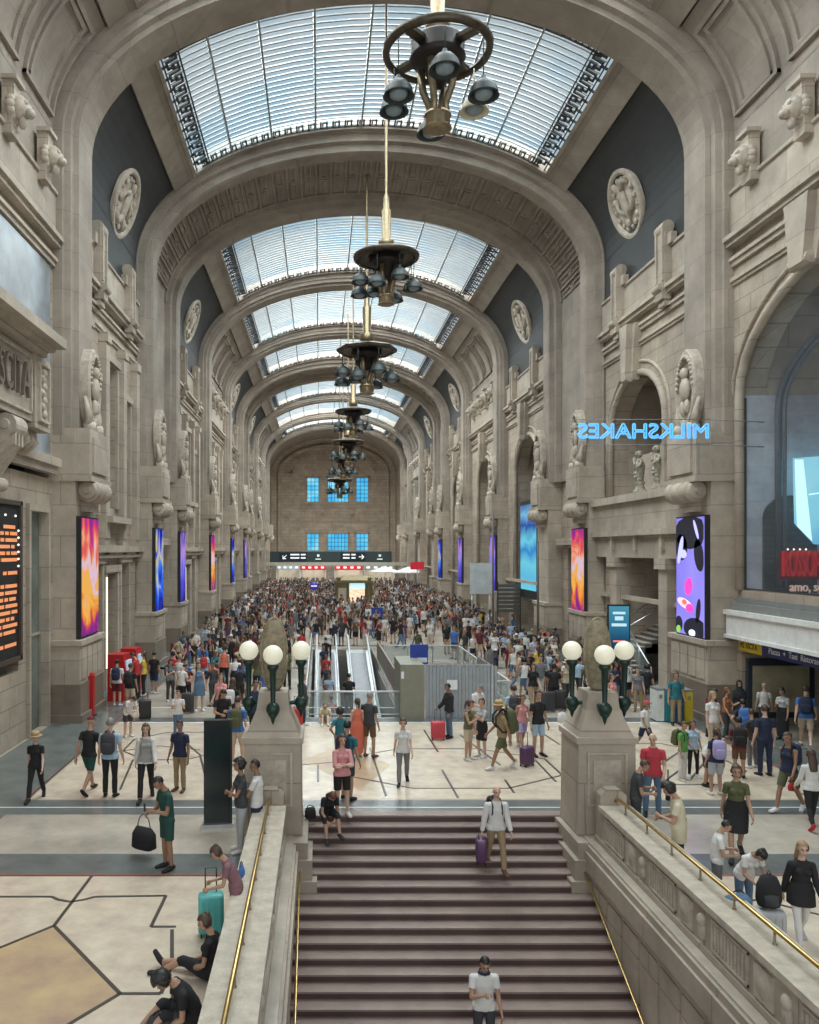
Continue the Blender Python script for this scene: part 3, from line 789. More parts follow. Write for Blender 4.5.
for bi, (y0, y1, kind) in enumerate(BAYS):
    if kind != 'dark': continue
    for s in (-1, 1):
        t_ = R(11.5); tt = t_ if s > 0 else PI - t_
        p = vp(tt, (y0 + y1) / 2 + (1.3 if bi == 1 else 0), .10)
        nz = BV * math.cos(tt), AV * math.sin(tt)
        ordn = {1: 'nearest', 2: 'second', 4: 'third', 5: 'fourth', 7: 'farthest'}[bi]
        lab = 'round carved medallion on the %s slate panel along the %s side' % (ordn, 'left' if s < 0 else 'right')
        if md is None: md = medallion(lab); o = md
        else: o = dup(md, label=lab)
        o.location = p
        # medallion's local +x is its face: point it along the inward normal
        inn = Vector((-nz[0], 0, -nz[1])).normalized()
        ang = math.atan2(-inn.z, inn.x)
        o.rotation_euler = (0, ang, 0)

# lion-mask consoles above the cornice in the coffered bays
def mask(label):
    t = thing('lion_mask', label, 'carving', (0, 0, 0), group='lion masks above the cornice')
    b = MB(); b.box(0, .35, -.34, .34, -.9, .95); b.box(0, .55, -.42, .42, .95, 1.1); b.box(0, .42, -.3, .3, .2, .95); part(b, 'console', [STONE_P], t)
    h = MB(); h.ball((.5, 0, .1), .42, 14, sc=(.9, .95, 1.05)); h.ball((.86, 0, -.08), .22, 12, sc=(.9, 1, .8)); h.ball((.78, .17, .22), .1, 8); h.ball((.78, -.17, .22), .1, 8)
    for i in range(12):
        a = 2 * PI * i / 12; h.ball((.30, .33 * math.cos(a), .08 + .36 * math.sin(a)), .19, 8)
    h.ball((.62, 0, -.38), .2, 10, sc=(.8, .8, 1.3)); part(h, 'head', [STONE_D], t)
    return t
mk = None
for bi in (0, 3, 6):
    y0, y1, _ = BAYS[bi]
    for s in (-1, 1):
        for k, yy in enumerate([y0 + 1.9 + 2.95 * q for q in range(4)]):
            if bi == 0 and k == 0: continue
            where = {0: 'nearest coffered bay', 3: 'middle coffered bay', 6: 'farthest coffered bay'}[bi]
            lab = 'carved lion mask %s in the %s, %s side' % (['nearest', 'second', 'third', 'fourth'][k], where, 'left' if s < 0 else 'right')
            if mk is None: mk = mask(lab); o = mk
            else: o = dup(mk, label=lab)
            o.location = (XS(s, .1), yy + (.6 if bi == 0 else 0), 19.2); o.rotation_euler = (0, 0, 0 if s < 0 else PI); o.scale = (.85,) * 3

# ------------------------------------------------------------------ end wall, its windows and the gantry of signs
ew = MB()
wins = []
for (z0, z1) in ((15.5, 20.15), (6.0, 9.25)):
    for (x0, x1) in ((-2.5, -.25), (1.55, 5.5), (7.1, 9.4)): wins.append((x0, x1, z0, z1))
xs = sorted({-10.5, 16.5, *[w_[0] for w_ in wins], *[w_[1] for w_ in wins]})
for xa, xb in zip(xs[:-1], xs[1:]):
    mine = sorted([w_ for w_ in wins if w_[0] <= xa and w_[1] >= xb], key=lambda w_: w_[2]); z = 0
    for w_ in mine: ew.box(xa, xb, Y_END, Y_END + .8, z, w_[2]); z = w_[3]
    ew.box(xa, xb, Y_END, Y_END + .8, z, 29)
arch_pts = arch_path(10.3, 5.2, 2, 30)
ew.loft(sweep(arch_pts, [(0, Y_END - .02), (0, Y_END - .5), (.5, Y_END - .5), (.5, Y_END - .02)]), 0, False)
arch_pts = arch_path(8.6, 4.0, 11, 30)
for (p, n), (p2, n2) in zip(arch_pts[1:-1:1], arch_pts[2:-1:1]):
    ew.obox((p[0], Y_END - .1, p[1]), (.28 * n[1], 0, -.28 * n[0]), (0, .12, 0), (.6 * n[0], 0, .6 * n[1]))
for z in (11.6, 14.3): ew.box(-6, 11.6, Y_END - .25, Y_END, z, z + .25)
for (x0, x1, z0, z1) in wins:
    ew.box(x0 - .3, x0 - .02, Y_END - .2, Y_END, z0 - .3, z1 + .3); ew.box(x1 + .02, x1 + .3, Y_END - .2, Y_END, z0 - .3, z1 + .3); ew.box(x0 - .3, x1 + .3, Y_END - .2, Y_END, z1 + .02, z1 + .3); ew.box(x0 - .5, x1 + .5, Y_END - .35, Y_END, z0 - .4, z0 - .02)
for x in (.7, 6.3): ew.box(x - .5, x + .5, Y_END - .3, Y_END, 12.3, 13.9); ew.ball((x, Y_END - .35, 13.1), .4, 8)
for (x0, x1) in ((-5, -1), (2, 5), (8, 11.5)): ew.box(x0, x1, Y_END - .1, Y_END, 12.5, 12.62); ew.box(x0, x1, Y_END - .1, Y_END, 13.7, 13.82)
struct(ew, 'wall_far', [STONE])
WBLUE = mat('sky_blue_stained_glass', (.10, .52, .85), .3, scale=.6, var=.5, tint=(.40, .80, .95), emis=0)
def bluelit():
    m = screen('daylit_blue_window', [(.03, .33, .75), (.10, .55, .85), (.45, .85, 1.0)], .25, 1.05, .5, 7, (1, 1, 1)); return m
BL = bluelit()
for (x0, x1, z0, z1) in wins:
    win_no += 1; g = MB(); g.box(x0, x1, Y_END + .35, Y_END + .4, z0, z1)
    go = struct(g, 'window_%d' % win_no, [BL]); b = MB()
    nx = max(3, int((x1 - x0) / .65)); nz = int((z1 - z0) / .75)
    for i in range(nx + 1): b.box(x0 + (x1 - x0) * i / nx - .04, x0 + (x1 - x0) * i / nx + .04, Y_END + .2, Y_END + .34, z0, z1)
    for i in range(nz + 1): b.box(x0, x1, Y_END + .2, Y_END + .34, z0 + (z1 - z0) * i / nz - .04, z0 + (z1 - z0) * i / nz + .04)
    b.build('glazing_bars', [IRON], go)
em_ = lambda n, c, e=.9: mat(n, c, .5, var=0, emis=e)
# ------------------------------------------------------------------ entrance portal with its inscription (left wall)
t = thing('entrance_portal', 'carved stone portal over the departure board, inscribed with capital letters', 'portal', (XS(-1, 0), 20.5, 0))
X = lambda d: XS(-1, d)
b = MB(); PY1 = 25.1
b.box(X(0), X(.95), 15, PY1 - 1.35, 9.9, 11.93); b.box(X(.01), X(1.04), PY1 - 1.36, PY1, 9.75, 11.94)
wb(b, -1, .0, .42, 15, 28.2, 9.0, 9.3); wb(b, -1, 0, .3, 15, 28.1, 8.75, 9.0)
b.build('block', [STONE_P], t)
b = MB()
for (d, z0, z1, e) in ((1.2, 11.95, 12.12, -.7), (1.4, 12.12, 12.26, -.6), (1.7, 12.26, 12.55, -.45), (1.2, 12.55, 12.7, -.7)): wb(b, -1, 0, d, 15, PY1 + e, z0, z1)
b.build('cornice', [STONE_P], t)
b = MB()
for (ya, yb, za, zb) in ((15, 23.6, 11.72, 11.8), (15, 23.6, 10.1, 10.18), (23.55, 23.63, 10.1, 11.8)): wb(b, -1, .93, 1.02, ya, yb, za, zb)
for (ya, yb, za, zb) in ((24.08, 24.82, 11.7, 11.78), (24.08, 24.82, 9.98, 10.06), (24.0, 24.08, 9.98, 11.78), (24.82, 24.9, 9.98, 11.78)): wb(b, -1, 1.0, 1.12, ya, yb, za, zb)
for i in range(7):
    zz = 10.25 + .21 * i; b.ball((X(1.05), 24.45 + .09 * (-1) ** i, zz), .15, 8, sc=(.5, 1.2, .9))
b.build('trophy_panel', [STONE_D], t)
lt = MB()
lt.text('USCITA', 1.45, Matrix.Translation((X(1.0), 23.35, 10.97)) @ Matrix(((0, 0, 1, 0), (1, 0, 0, 0), (0, 1, 0, 0), (0, 0, 0, 1))), .12, align='RIGHT', squash=.58)
lt.build('inscription', [mat('dark_letter_stone', (.15, .12, .095), .7)], t)  # letters in a darker stone tone
for y in (17.6, 22.3):
    b = MB(); n = 26; ring = []
    for i in range(n):
        u = i / (n - 1); z = 9.85 - 1.9 * u; d = .85 - .5 * u + .22 * math.sin(u * PI * 1.3)
        ring.append((z, d))
    b.loft([[(X(d + .1), y - .45, z), (X(d + .1), y + .45, z), (X(0), y + .45, z), (X(0), y - .45, z)] for (z, d) in ring], 0, False)
    for dd, zz, rr in ((.88, 9.55, .32), (.45, 7.95, .2)): b.lathe([(.001, -.5), (rr * .4, -.5), (rr * .5, -.44), (rr, -.44), (rr, .44), (rr * .5, .44), (rr * .4, .5), (.001, .5)], (X(dd), y, zz), 18, axis='y', smooth=False)
    for q in range(3): b.box(X(.5), X(1.12 - .0 * q), y - .3 + .25 * q, y - .2 + .25 * q, 9.0, 9.5)
    b.build('console', [STONE_D], t)
for q in range(3):
    b = MB(); b.tube([(X(.6), 23.95 + .36 * q, 9.75), (X(.72), 23.95 + .36 * q, 9.4), (X(.45), 23.95 + .36 * q, 9.2)], .13, 8)
    b.build('corbel', [STONE_D], t)
# glass panel above the portal, reflected glare mottled into its colour
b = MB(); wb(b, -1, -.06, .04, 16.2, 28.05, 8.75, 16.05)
GP = screen('upper_pane_glare', [(.03, .035, .035), (.06, .065, .06), (.12, .14, .15), (.30, .37, .42)], .35, .8, 1.0, 3, (1, 1, .7))
m_ = mat('mural_glare_glazing', (.30, .35, .40), .28, scale=.42, var=.3, tint=(.075, .07, .06), detail=10)
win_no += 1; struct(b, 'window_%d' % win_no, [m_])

# departure board
AMB = mat('amber_display_text', (.85, .30, .12), .5, var=0, emis=.42)
t = thing('departure_board', 'tall black departure board with rows of amber text on left wall', 'board', (XS(-1, .1), 20.8, 0))
b = MB(); wb(b, -1, -.5, .08, 16.6, 25.0, 2.8, 7.48); b.build('cabinet', [DARK], t)
b = MB()
for (ya, yb, za, zb) in ((16.4, 25.15, 7.48, 7.62), (16.4, 25.15, 2.66, 2.8), (25.0, 25.15, 2.66, 7.62), (16.4, 16.6, 2.66, 7.62)): wb(b, -1, 0, .16, ya, yb, za, zb)
b.build('frame', [mat('brown_metal_frame', (.10, .08, .065), .4, .4)], t)
b = MB(); rnd = random.Random(12)
for i in range(19):
    z = 6.75 - .2 * i
    if i in (8, 17): continue
    y = 16.9
    while y < 24.7:
        l = rnd.choice((.25, .5, .9, 1.3)); 
        if rnd.random() < .9: wb(b, -1, .085, .095, y, min(y + l, 24.85), z, z + .105)
        y += l + .12
b.build('text_rows', [AMB], t)
b = MB()
for (yy, zz) in [(24.7 - .8 * i, 7.15) for i in range(5)] + [(24.93, 6.7 - .22 * i) for i in range(6)]:
    b = MB(); b.ball((XS(-1, .1), yy, zz), .035, 6); b.build('indicator_light', [mat('white_led', (1, 1, .95), .5, var=0, emis=1.0)], t)
# dark glazed doorway beside it
win = MB(); wb(win, -1, -.3, -.22, 26.0, 27.7, 0, 7.4); struct(win, 'door_1', [mat('green_grey_door_glass', (.13, .15, .13), .12, scale=.6, var=.5)])
b = MB()
for (ya, yb, za, zb) in ((25.85, 26.012, 0, 7.39), (27.688, 27.86, 0, 7.39), (25.84, 27.87, 7.388, 7.62)): wb(b, -1, -.38, .12, ya, yb, za, zb)
wb(b, -1, -.22, -.16, 26, 27.7, 3.2, 3.28); trim(b, [STONE_P])
# left wall doors, with warm light on their jambs put in as glow
WARM = mat('warm_jamb_glow', (1.0, .86, .55), .5, var=0, emis=1.3)
DOORM = mat('olive_bronze_door', (.085, .07, .045), .4, .3)
dn = 1
for bi in (1, 2, 3, 4):
    y0, y1, _ = BAYS[bi]; c = (y0 + y1) / 2
    for q, (ya, yb, zb) in enumerate(((c - 3.1, c - 1.7, 5.4), (c - .9, c + .9, 5.0), (c + 1.7, c + 3.1, 5.4))):
        dn += 1; m = MB(); wb(m, -1, -.62, -.55, ya + .1, yb, 0, zb); wb(m, -1, -.55, -.5, (ya + yb) / 2 - .03, (ya + yb) / 2 + .03, 0, zb); wb(m, -1, -.55, -.5, ya, yb, 2.4, 2.5)
        struct(m, 'door_%d' % dn, [DOORM])
        if bi < 3 and q < 2:
            nm = {1: 'near', 2: 'far'}[bi]
            l = MB(); wb(l, -1, -.06, .17, ya - .26, ya - .08, .9, zb - .1)
            l.build('jamb_glow', [WARM], None, label='jamb with painted-in warm light at the %s doorway of the %s bay, left wall' % (('first', 'second')[q], nm), category='light', group='lit door jambs')

# ------------------------------------------------------------------ banners on the piers
SCR = {
 'sunset': screen('sunset_artwork', [(.22, .03, .28), (.50, .05, .18), (.85, .22, .04), (.95, .50, .10), (.95, .45, .12), (.75, .60, .80), (.90, .45, .30), (.85, .16, .10), (.60, .04, .22), (.28, .03, .34)], .8, .85, 1.6, 2.2, (1, 1, .75), (2.9, 7.3), .9),
 'blue': screen('blue_artwork', [(.02, .03, .25), (.03, .08, .75), (.05, .25, 1.0), (.75, .65, .25), (.04, .10, .8), (.02, .02, .3)], .9, .8, 1.2, 5, (1, 1, .6), (2.9, 7.3), 1.3),
 'violet': screen('violet_artwork', [(.04, .04, .25), (.10, .08, .8), (.30, .25, 1.0), (.60, .35, .9), (.08, .06, .5)], .9, .7, 1.0, 1, (1, 1, .5), (2.9, 7.3), 1.0),
 'lilac': screen('lilac_artwork', [(.22, .20, .85), (.30, .26, .95), (.40, .34, 1.0)], .3, .95, .3, 1, (1, 1, 1))}
def banner(s, y0, y1, z0, z1, kind, label, tall=True):
    t = thing('banner_screen', label, 'screen', (XS(s, .9), (y0 + y1) / 2, 0), group='lit banner screens on the piers')
    b = MB(); wb(b, s, .78, .98, y0 - .06, y1 + .06, z0 - .06, z1 + .06); b.build('housing', [DARK], t)
    b = MB(); wb(b, s, .98, 1.0, y0, y1, z0, z1); b.build('display', [SCR[kind]], t)
    return t
banner(-1, 28.6, 30.7, 3.0, 7.25, 'sunset', 'pink and orange lit banner on the nearest left pier')
banner(-1, 41.5, 43.4, 2.9, 7.2, 'blue', 'bright blue and yellow lit banner on the second left pier')
banner(-1, 48.9, 50.7, 2.9, 7.2, 'violet', 'blue and violet lit banner on the third left pier')
banner(-1, 62.7, 64.6, 2.9, 7.2, 'sunset', 'distant pink lit banner on the fourth left pier')
banner(-1, 77.4, 79.3, 2.9, 7.2, 'blue', 'distant blue lit banner on the fifth left pier')
banner(-1, 90.7, 92.7, 2.9, 7.2, 'violet', 'distant violet lit banner on the sixth left pier')
t = banner(1, 28.55, 30.75, 2.95, 7.3, 'lilac', 'lit lilac and black banner with an orchid picture, right wall')
b = MB(); x = XS(1, 1.01)
def blob(mb, y, z, ry, rz, mi, n=16, rot=0, off=0):
    ps = []
    for i in range(n):
        a = 2 * PI * i / n; u, v = ry * math.cos(a), rz * math.sin(a)
        ps.append((y + u * math.cos(rot) - v * math.sin(rot), z + u * math.sin(rot) + v * math.cos(rot)))
    ps = [(min(30.75, max(28.55, p[0])), min(7.3, max(2.95, p[1]))) for p in ps]
    mb.prism(ps, 'x', x - .012 - off, x, mi)
blob(b, 29.6, 6.75, 1.3, .62, 0); blob(b, 30.3, 6.2, .5, .5, 0, rot=.4); blob(b, 28.9, 5.9, .35, .6, 0, rot=-.3)
blob(b, 30.35, 6.1, .16, .55, 1, rot=.35, off=.01); blob(b, 30.1, 5.95, .25, .16, 1, off=.012); blob(b, 29.1, 6.85, .09, .4, 1, rot=-.5, off=.01)
blob(b, 29.2, 3.2, .9, .42, 0); blob(b, 28.95, 3.9, .16, .45, 0, rot=.2); blob(b, 30.5, 3.3, .3, .3, 0)
blob(b, 29.7, 4.75, .28, .34, 2, rot=.5, off=.01); blob(b, 30.0, 4.1, .6, .17, 3, rot=.2, off=.012); blob(b, 29.6, 3.95, .3, .16, 2, off=.015); blob(b, 30.0, 4.15, .2, .1, 4, off=.02); blob(b, 30.5, 3.1, .17, .14, 5, off=.02); blob(b, 29.4, 3.05, .25, .13, 6, off=.02)
em = lambda n, c, e=.9: mat(n, c, .5, var=0, emis=e)
b.build('orchid_picture', [mat('banner_black', (.02, .02, .04), .5), em('banner_light_violet', (.45, .45, 1)), em('banner_magenta', (.9, .05, .4)), em('banner_pale_pink', (.9, .55, .75)), em('banner_red', (.95, .15, .08)), em('banner_green', (.3, .6, .1), .6), em('banner_white', (.7, .7, .85), .8)], t)
banner(1, 41.6, 43.6, 2.85, 7.2, 'sunset', 'orange and purple lit banner on the second right pier')
banner(1, 62.7, 64.6, 2.9, 7.2, 'violet', 'distant violet lit banner on the right fourth pier')
banner(1, 77.4, 79.3, 2.9, 7.2, 'violet', 'distant violet lit banner on the right fifth pier')
banner(1, 90.7, 92.7, 2.9, 7.2, 'blue', 'distant blue lit banner on the right sixth pier')
# tall cyan display in the second arch on the right
t = thing('video_screen', 'tall cyan video screen inside the arched opening on the right wall', 'screen', (XS(1, 0), 56, 0))
b = MB(); wb(b, 1, -1.3, .1, 53.8, 58.4, 2.7, 9.6); b.build('cabinet', [DARK], t)
CY = screen('cyan_artwork', [(.20, .75, .95), (.15, .6, .9), (.20, .75, .95), (.05, .3, .75), (.20, .75, .95), (.04, .10, .45), (.25, .6, .9), (.03, .08, .35)], .5, .75, .8, 3, (1, 1, 1), (3.3, 9.6), .25)
b = MB(); wb(b, 1, .1, .12, 54.0, 58.2, 3.3, 9.3); b.box(XS(1, -1.2), XS(1, 0), 53.76, 53.8, 3.3, 9.3); b.build('display', [CY], t)

# ------------------------------------------------------------------ balcony, stair and niche figures of the first right bay
b = MB()
wb(b, 1, -2.6, .75, 31.0, 41.3, 8.3, 8.65); wb(b, 1, -.1, .55, 31, 41.3, 7.0, 8.3); wb(b, 1, -.1, .7, 31, 41.3, 6.75, 7.0); wb(b, 1, -.1, .45, 31, 41.3, 5.75, 6.75)
for y in (33.2, 38.8):
    wb(b, 1, -.2, .48, y - .42, y + .42, 0, 5.3); wb(b, 1, -.2, .62, y - .55, y + .55, 5.3, 5.75); wb(b, 1, -.2, .6, y - .5, y + .5, 0, .4)
    wb(b, 1, .45, .6, y - .12, y + .12, 6.1, 6.9)
wb(b, 1, .45, .6, 35.9, 36.1, 6.1, 6.9)
wb(b, 1, -.8, .3, 33.5, 33.9, 8.65, 10.6); wb(b, 1, -1.9, -.6, 36.4, 38.6, 8.65, 10.6)
trim(b, [STONE_P])
def putto(y, z, label):
    t = thing('garden_statue', label, 'statue', (XS(1, .3), y, z), PI, group='weathered statues on the balcony')
    b = MB(); b.lathe([(.3, 0), (.3, .12), (.2, .2), (.16, .4), (.24, .5), (.1, .55)], n=14)
    b.tube([(0, .05, .5), (.02, .1, .9), (0, .05, 1.25), (.05, 0, 1.55)], [.12, .17, .2, .1], 10); b.tube([(0, -.1, .5), (.02, -.08, .8), (0, .0, 1.1)], [.1, .13, .14], 10)
    b.ball((.06, 0, 1.75), .17, 12); b.tube([(0, .18, 1.45), (.15, .36, 1.2), (.3, .2, 1.1)], .07, 8); b.tube([(0, -.16, 1.45), (.1, -.36, 1.3), (.1, -.4, 1.65)], .07, 8)
    for i in range(7): b.ball((.05 + .1 * math.sin(i), .1 * math.cos(i * 2), .6 + .14 * i), .13, 8)
    part(b, 'figure', [mat('weathered_statue', (.33, .30, .24), .8, scale=9, var=.5, bump=.6)], t)
putto(36.0, 8.65, 'weathered stone statue standing mid ledge of the arched balcony'); putto(33.2 + .9, 8.65, 'weathered stone statue beside the cartouche on the balcony')
# stair going up behind the doorway
t = thing('side_staircase', 'stone steps with steel handrails rising through the right wall doorway', 'stairs', (XS(1, 0), 36, 0))
b = MB()
for i in range(9):
    b.box(12.75, 14.05, 33.7 + .3 * i, 36.6, 0, .17 * (i + 1) - .035, 0); b.box(12.75, 14.05, 33.66 + .3 * i, 36.5, .17 * (i + 1) - .035, .17 * (i + 1), 1)
b.box(12.75, 14.6, 36.4, 38.3, 0, 1.52, 1)
for i in range(9):
    wb(b, 1, -2.5, .25 - .3 * i, 36.3, 38.3, 1.4, 1.53 + .17 * (i + 1) - .03, 0); wb(b, 1, -2.5, .29 - .3 * i, 36.32, 38.28, 1.53 + .17 * (i + 1) - .03, 1.53 + .17 * (i + 1), 1)
b.build('steps', [mat('dark_riser_stone', (.16, .14, .12), .6), mat('worn_step_edge', (.42, .38, .33), .5)], t)  # dark body stone, paler treads
for x in (12.8, 14.0):
    b = MB(); b.tube([(x, 33.8, .1), (x, 33.8, 1.1), (x, 36.4, 2.6), (x, 36.4, 1.5)], .035, 8); b.tube([(x, 35.1, .8), (x, 35.1, 1.85)], .025, 6); b.build('handrail', [STEEL], t)
for y in (36.45, 38.15):
    b = MB(); b.tube([(14.05, y, 1.5), (14.05, y, 2.6), (16.6, y, 4.1)], .035, 8); b.build('handrail', [STEEL], t)
b = MB(); b.prism([(33.82, .2), (33.82, 1.05), (36.38, 2.52), (36.38, 1.6)], 'x', 13.99, 14.01); b.build('glass_side', [GLASS], t)
# info totem beside it, with pale blue picture
t = thing('information_screen', 'upright blue information screen before the right wall, behind the lamps', 'screen', (12.35, 33.1, 0), -.1)
b = MB(); b.box(-.45, .45, -.08, .08, 0, 3.85); part(b, 'casing', [DARK], t)
b = MB(); b.box(-.4, .4, -.09, -.08, 1.75, 3.78); part(b, 'display', [screen('info_screen_blue', [(.015, .03, .09), (.02, .10, .20), (.05, .26, .42), (.10, .38, .52)], .5, .7, .2, 4, (1, 1, 1.4), (1.7, 3.8), .2)], t)
b = MB(); fm = Matrix(((1, 0, 0, 0), (0, 0, -1, 0), (0, 1, 0, 0), (0, 0, 0, 1)))
for i, (wd, h) in enumerate(((.5, .1), (.34, .16), (.6, .12))): b.box(-wd / 2, wd / 2, -.1, -.09, 3.45 - .25 * i, 3.45 - .25 * i + h)
part(b, 'text_lines', [em('pale_screen_text', (.5, .72, .8), .6)], t); b = MB(); b.box(-.24, .24, -.1, -.09, 2.3, 2.37); part(b, 'red_line', [em('red_screen_text', (.9, .2, .15), .7)], t)

# ------------------------------------------------------------------ restaurant front in the nearest right arch
h = arches[0]
t = thing('restaurant_gallery', 'glazed restaurant gallery with white canopy under the large right arch', 'balcony', (XS(1, 0), 22, 0))
b = MB(); wb(b, 1, -2.6, .30, 16.0, 28.3, 3.86, 3.98); wb(b, 1, .14, .34, 16.0, 28.3, 3.1, 3.86); wb(b, 1, .1, .42, 16, 28.36, 3.84, 4.0); wb(b, 1, .1, .40, 16, 28.34, 3.02, 3.14); wb(b, 1, -.1, .3, 28.1, 28.3, 3.1, 3.9)
b.build('canopy', [WHITEP], t)
b = MB(); wb(b, 1, -.3, .22, 16, 28.2, 3.98, 4.25); wb(b, 1, -.2, .1, 16, 28.1, 4.25, 4.45); b.build('ledge', [mat('grey_ledge_metal', (.20, .21, .20), .5)], t)
VG = glassy('very_clear_gallery_glass', (.30, .33, .38), .06)
b = MB(); wb(b, 1, -.14, -.12, 16.2, 27.98, 4.72, 11.4)
cc = (h[0] + h[1]) / 2; hw = (h[1] - h[0]) / 2 - .05
b.prism([(cc - hw * math.cos(PI * i / 16), 11.4 + 3.4 * math.sin(PI * i / 16)) for i in range(17)], 'x', XS(1, -.14), XS(1, -.12)); b.build('glass_pane', [VG], t)
b = MB()
for z in (4.75,): wb(b, 1, -.18, -.1, 16.2, 27.98, z - .025, z + .025)
for y in (16.3, 27.93): wb(b, 1, -.18, -.1, y - .03, y + .03, 4.75, 11.4)
b.build('mullions', [mat('dark_mullion', (.06, .065, .07), .4, .4)], t)
BP = mat('bluish_pale_plaster', (.55, .56, .63), .6, scale=.5, var=.12, brick=(1.4, .6, .85))
b = MB(); wb(b, 1, -5.5, 0, 27.94, 28.0, 4.6, 11.5); wb(b, 1, -5.3, -5.2, 16, 28, 4.6, 15); b.build('inner_wall', [BP], t)
# second arch further in, carried by the reveal
b = MB()
for (r, k, dd) in ((.11, 5.75, -1.25), (.07, 5.45, -1.3)): b.tube([(XS(1, dd), 22.1 + k, 4.8)] + [(XS(1, dd), 22.1 + k * math.cos(a), 11.0 + 2.6 * k / 5.75 * math.sin(a)) for a in [PI * i / 20 for i in range(21)]] + [(XS(1, dd), 22.1 - k, 4.8)], r, 8)
b.build('inner_arch', [mat('dark_arch_moulding', (.12, .13, .15), .5)], t)
b = MB(); xa = XS(1, -.75); xb = XS(1, -2.6)
n0 = [(xa, 4.6)] + [((xa + xb) / 2 - (xb - xa) / 2 * math.cos(PI * i / 14), 7.2 + .8 * math.sin(PI * i / 14)) for i in range(15)] + [(xb, 4.6)]
b.prism(n0, 'y', 27.84, 27.94); b.build('dark_alcove', [mat('alcove_dark_brick', (.085, .09, .09), .7, scale=.9, var=.3, brick=(.5, .2, .6))], t)
t2 = thing('hanging_poster', 'large pale blue lit poster behind the restaurant glass', 'poster', (XS(1, -1.3), 27.0, 0))
CP = screen('pale_cyan_artwork', [(.12, .42, .72), (.18, .52, .80), (.30, .75, .92), (.55, .9, 1.0)], .22, .85, .5, 6, (1, 1, .8))
b = MB(); x0 = XS(1, -1.3); b.prism([(x0, 9.2), (x0 + 2.6, 9.4), (x0 + 2.6, 6.1), (x0 + .7, 6.3), (x0 + .05, 7.0)], 'y', 27.0, 27.08); b.build('panel', [CP], t2)
b = MB(); b.prism([(x0 + .02, 9.15), (x0 + .3, 9.15), (x0 + .6, 6.4), (x0 + .1, 6.9)], 'y', 26.98, 27.0); b.prism([(x0 + .5, 7.95), (x0 + 2.5, 8.2), (x0 + 2.5, 8.27), (x0 + .5, 8.0)], 'y', 26.98, 27.0); b.build('pale_stripe', [em_('poster_pale_stripe', (.6, .93, 1.0), .9)], t2)
t2 = thing('restaurant_sign', 'red restaurant sign in tall condensed capitals with pink script below', 'sign', (XS(1, -.9), 26.4, 0))
fmx = Matrix(((1, 0, 0, 0), (0, 0, -1, 0), (0, 1, 0, 0), (0, 0, 0, 1)))
REDL = mat('red_sign_letters', (.50, .012, .02), .4, emis=.15)
xs0 = XS(1, -.55)
b = MB(); b.text('ROSSOPOMODORO', 1.22, Matrix.Translation((xs0, 26.4, 5.60)) @ fmx, .16, align='LEFT', squash=.27); b.build('lettering', [REDL], t2)
b = MB(); b.box(xs0 - .03, xs0 + 3.6, 26.5, 26.56, 5.12, 6.05); b.build('backing_panel', [mat('dark_red_panel', (.13, .006, .012), .5)], t2)
b = MB(); b.text('amo, sono, passione', .44, Matrix.Translation((xs0 + .25, 26.4, 4.87)) @ fmx, .06, align='LEFT', squash=.8); b.build('script_line', [mat('pale_pink_script', (.80, .55, .50), .5, emis=.2)], t2)
for q in range(4): b = MB(); b.ball((xs0 + .2 + .2 * q, 26.42, 6.12), .035, 8); b.build('spot_lamp', [em_('sign_spot', (1, .85, .75), .9)], t2)
rm = Matrix(((0, 0, -1, 0), (-1, 0, 0, 0), (0, 1, 0, 0), (0, 0, 0, 1)))
t2 = thing('hanging_sign', 'yellow and dark blue direction sign hanging under the white canopy', 'sign', (XS(1, .1), 24, 0))
b = MB(); b.box(XS(1, .12), XS(1, .02), 26.4, 27.85, 2.62, 3.02); b.build('yellow_panel', [mat('yellow_sign', (.60, .42, .02), .5)], t2)
b = MB(); b.box(XS(1, .12), XS(1, .02), 17, 26.4, 2.62, 3.02); b.build('blue_panel', [mat('navy_sign', (.02, .025, .12), .4)], t2)
b = MB(); b.text('M2  USCITA', .27, Matrix.Translation((XS(1, .125), 27.75, 2.82)) @ rm, .01, align='LEFT', squash=.75); b.build('dark_text', [DARK], t2)
b = MB(); b.text('Piazza  +  Taxi  Ristorante  Bar  Uscite', .27, Matrix.Translation((XS(1, .125), 26.0, 2.82)) @ rm, .01, align='LEFT'); b.build('white_text', [WHITEP], t2)
t2 = thing('map_case', 'glazed station map case with dark frame under the canopy', 'notice board', (XS(1, -1.2), 27.7, 0))
x0 = XS(1, -.1); b = MB(); b.box(x0, x0 + 2.3, 27.65, 27.8, .3, 2.35); b.build('frame', [mat('dark_blue_frame', (.025, .035, .05), .4)], t2)
b = MB(); b.box(x0 + .15, x0 + 2.1, 27.62, 27.65, .5, 2.1); b.build('map_sheet', [mat('faded_map_paper', (.33, .30, .20), .6, scale=1.5, var=.25)], t2)

# ------------------------------------------------------------------ glowing mirrored letters standing in for a sign's reflection in window glass
t = thing('reflected_sign', 'thin strip sign of blue neon capitals, seen from its back and reading in mirror image', 'sign', (13.0, 28.1, 10))
NE = mat('blue_reflection_glow', (.10, .42, .78), .4, var=0, emis=.85)
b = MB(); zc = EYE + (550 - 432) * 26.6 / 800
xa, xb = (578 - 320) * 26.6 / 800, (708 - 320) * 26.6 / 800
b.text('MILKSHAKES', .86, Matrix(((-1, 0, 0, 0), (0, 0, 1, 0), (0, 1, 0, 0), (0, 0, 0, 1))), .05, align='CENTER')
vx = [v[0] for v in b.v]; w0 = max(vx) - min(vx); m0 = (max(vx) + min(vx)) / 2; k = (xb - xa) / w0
b.v = [((v[0] - m0) * k + (xa + xb) / 2, 26.6 + v[1], zc + v[2] * .80) for v in b.v]
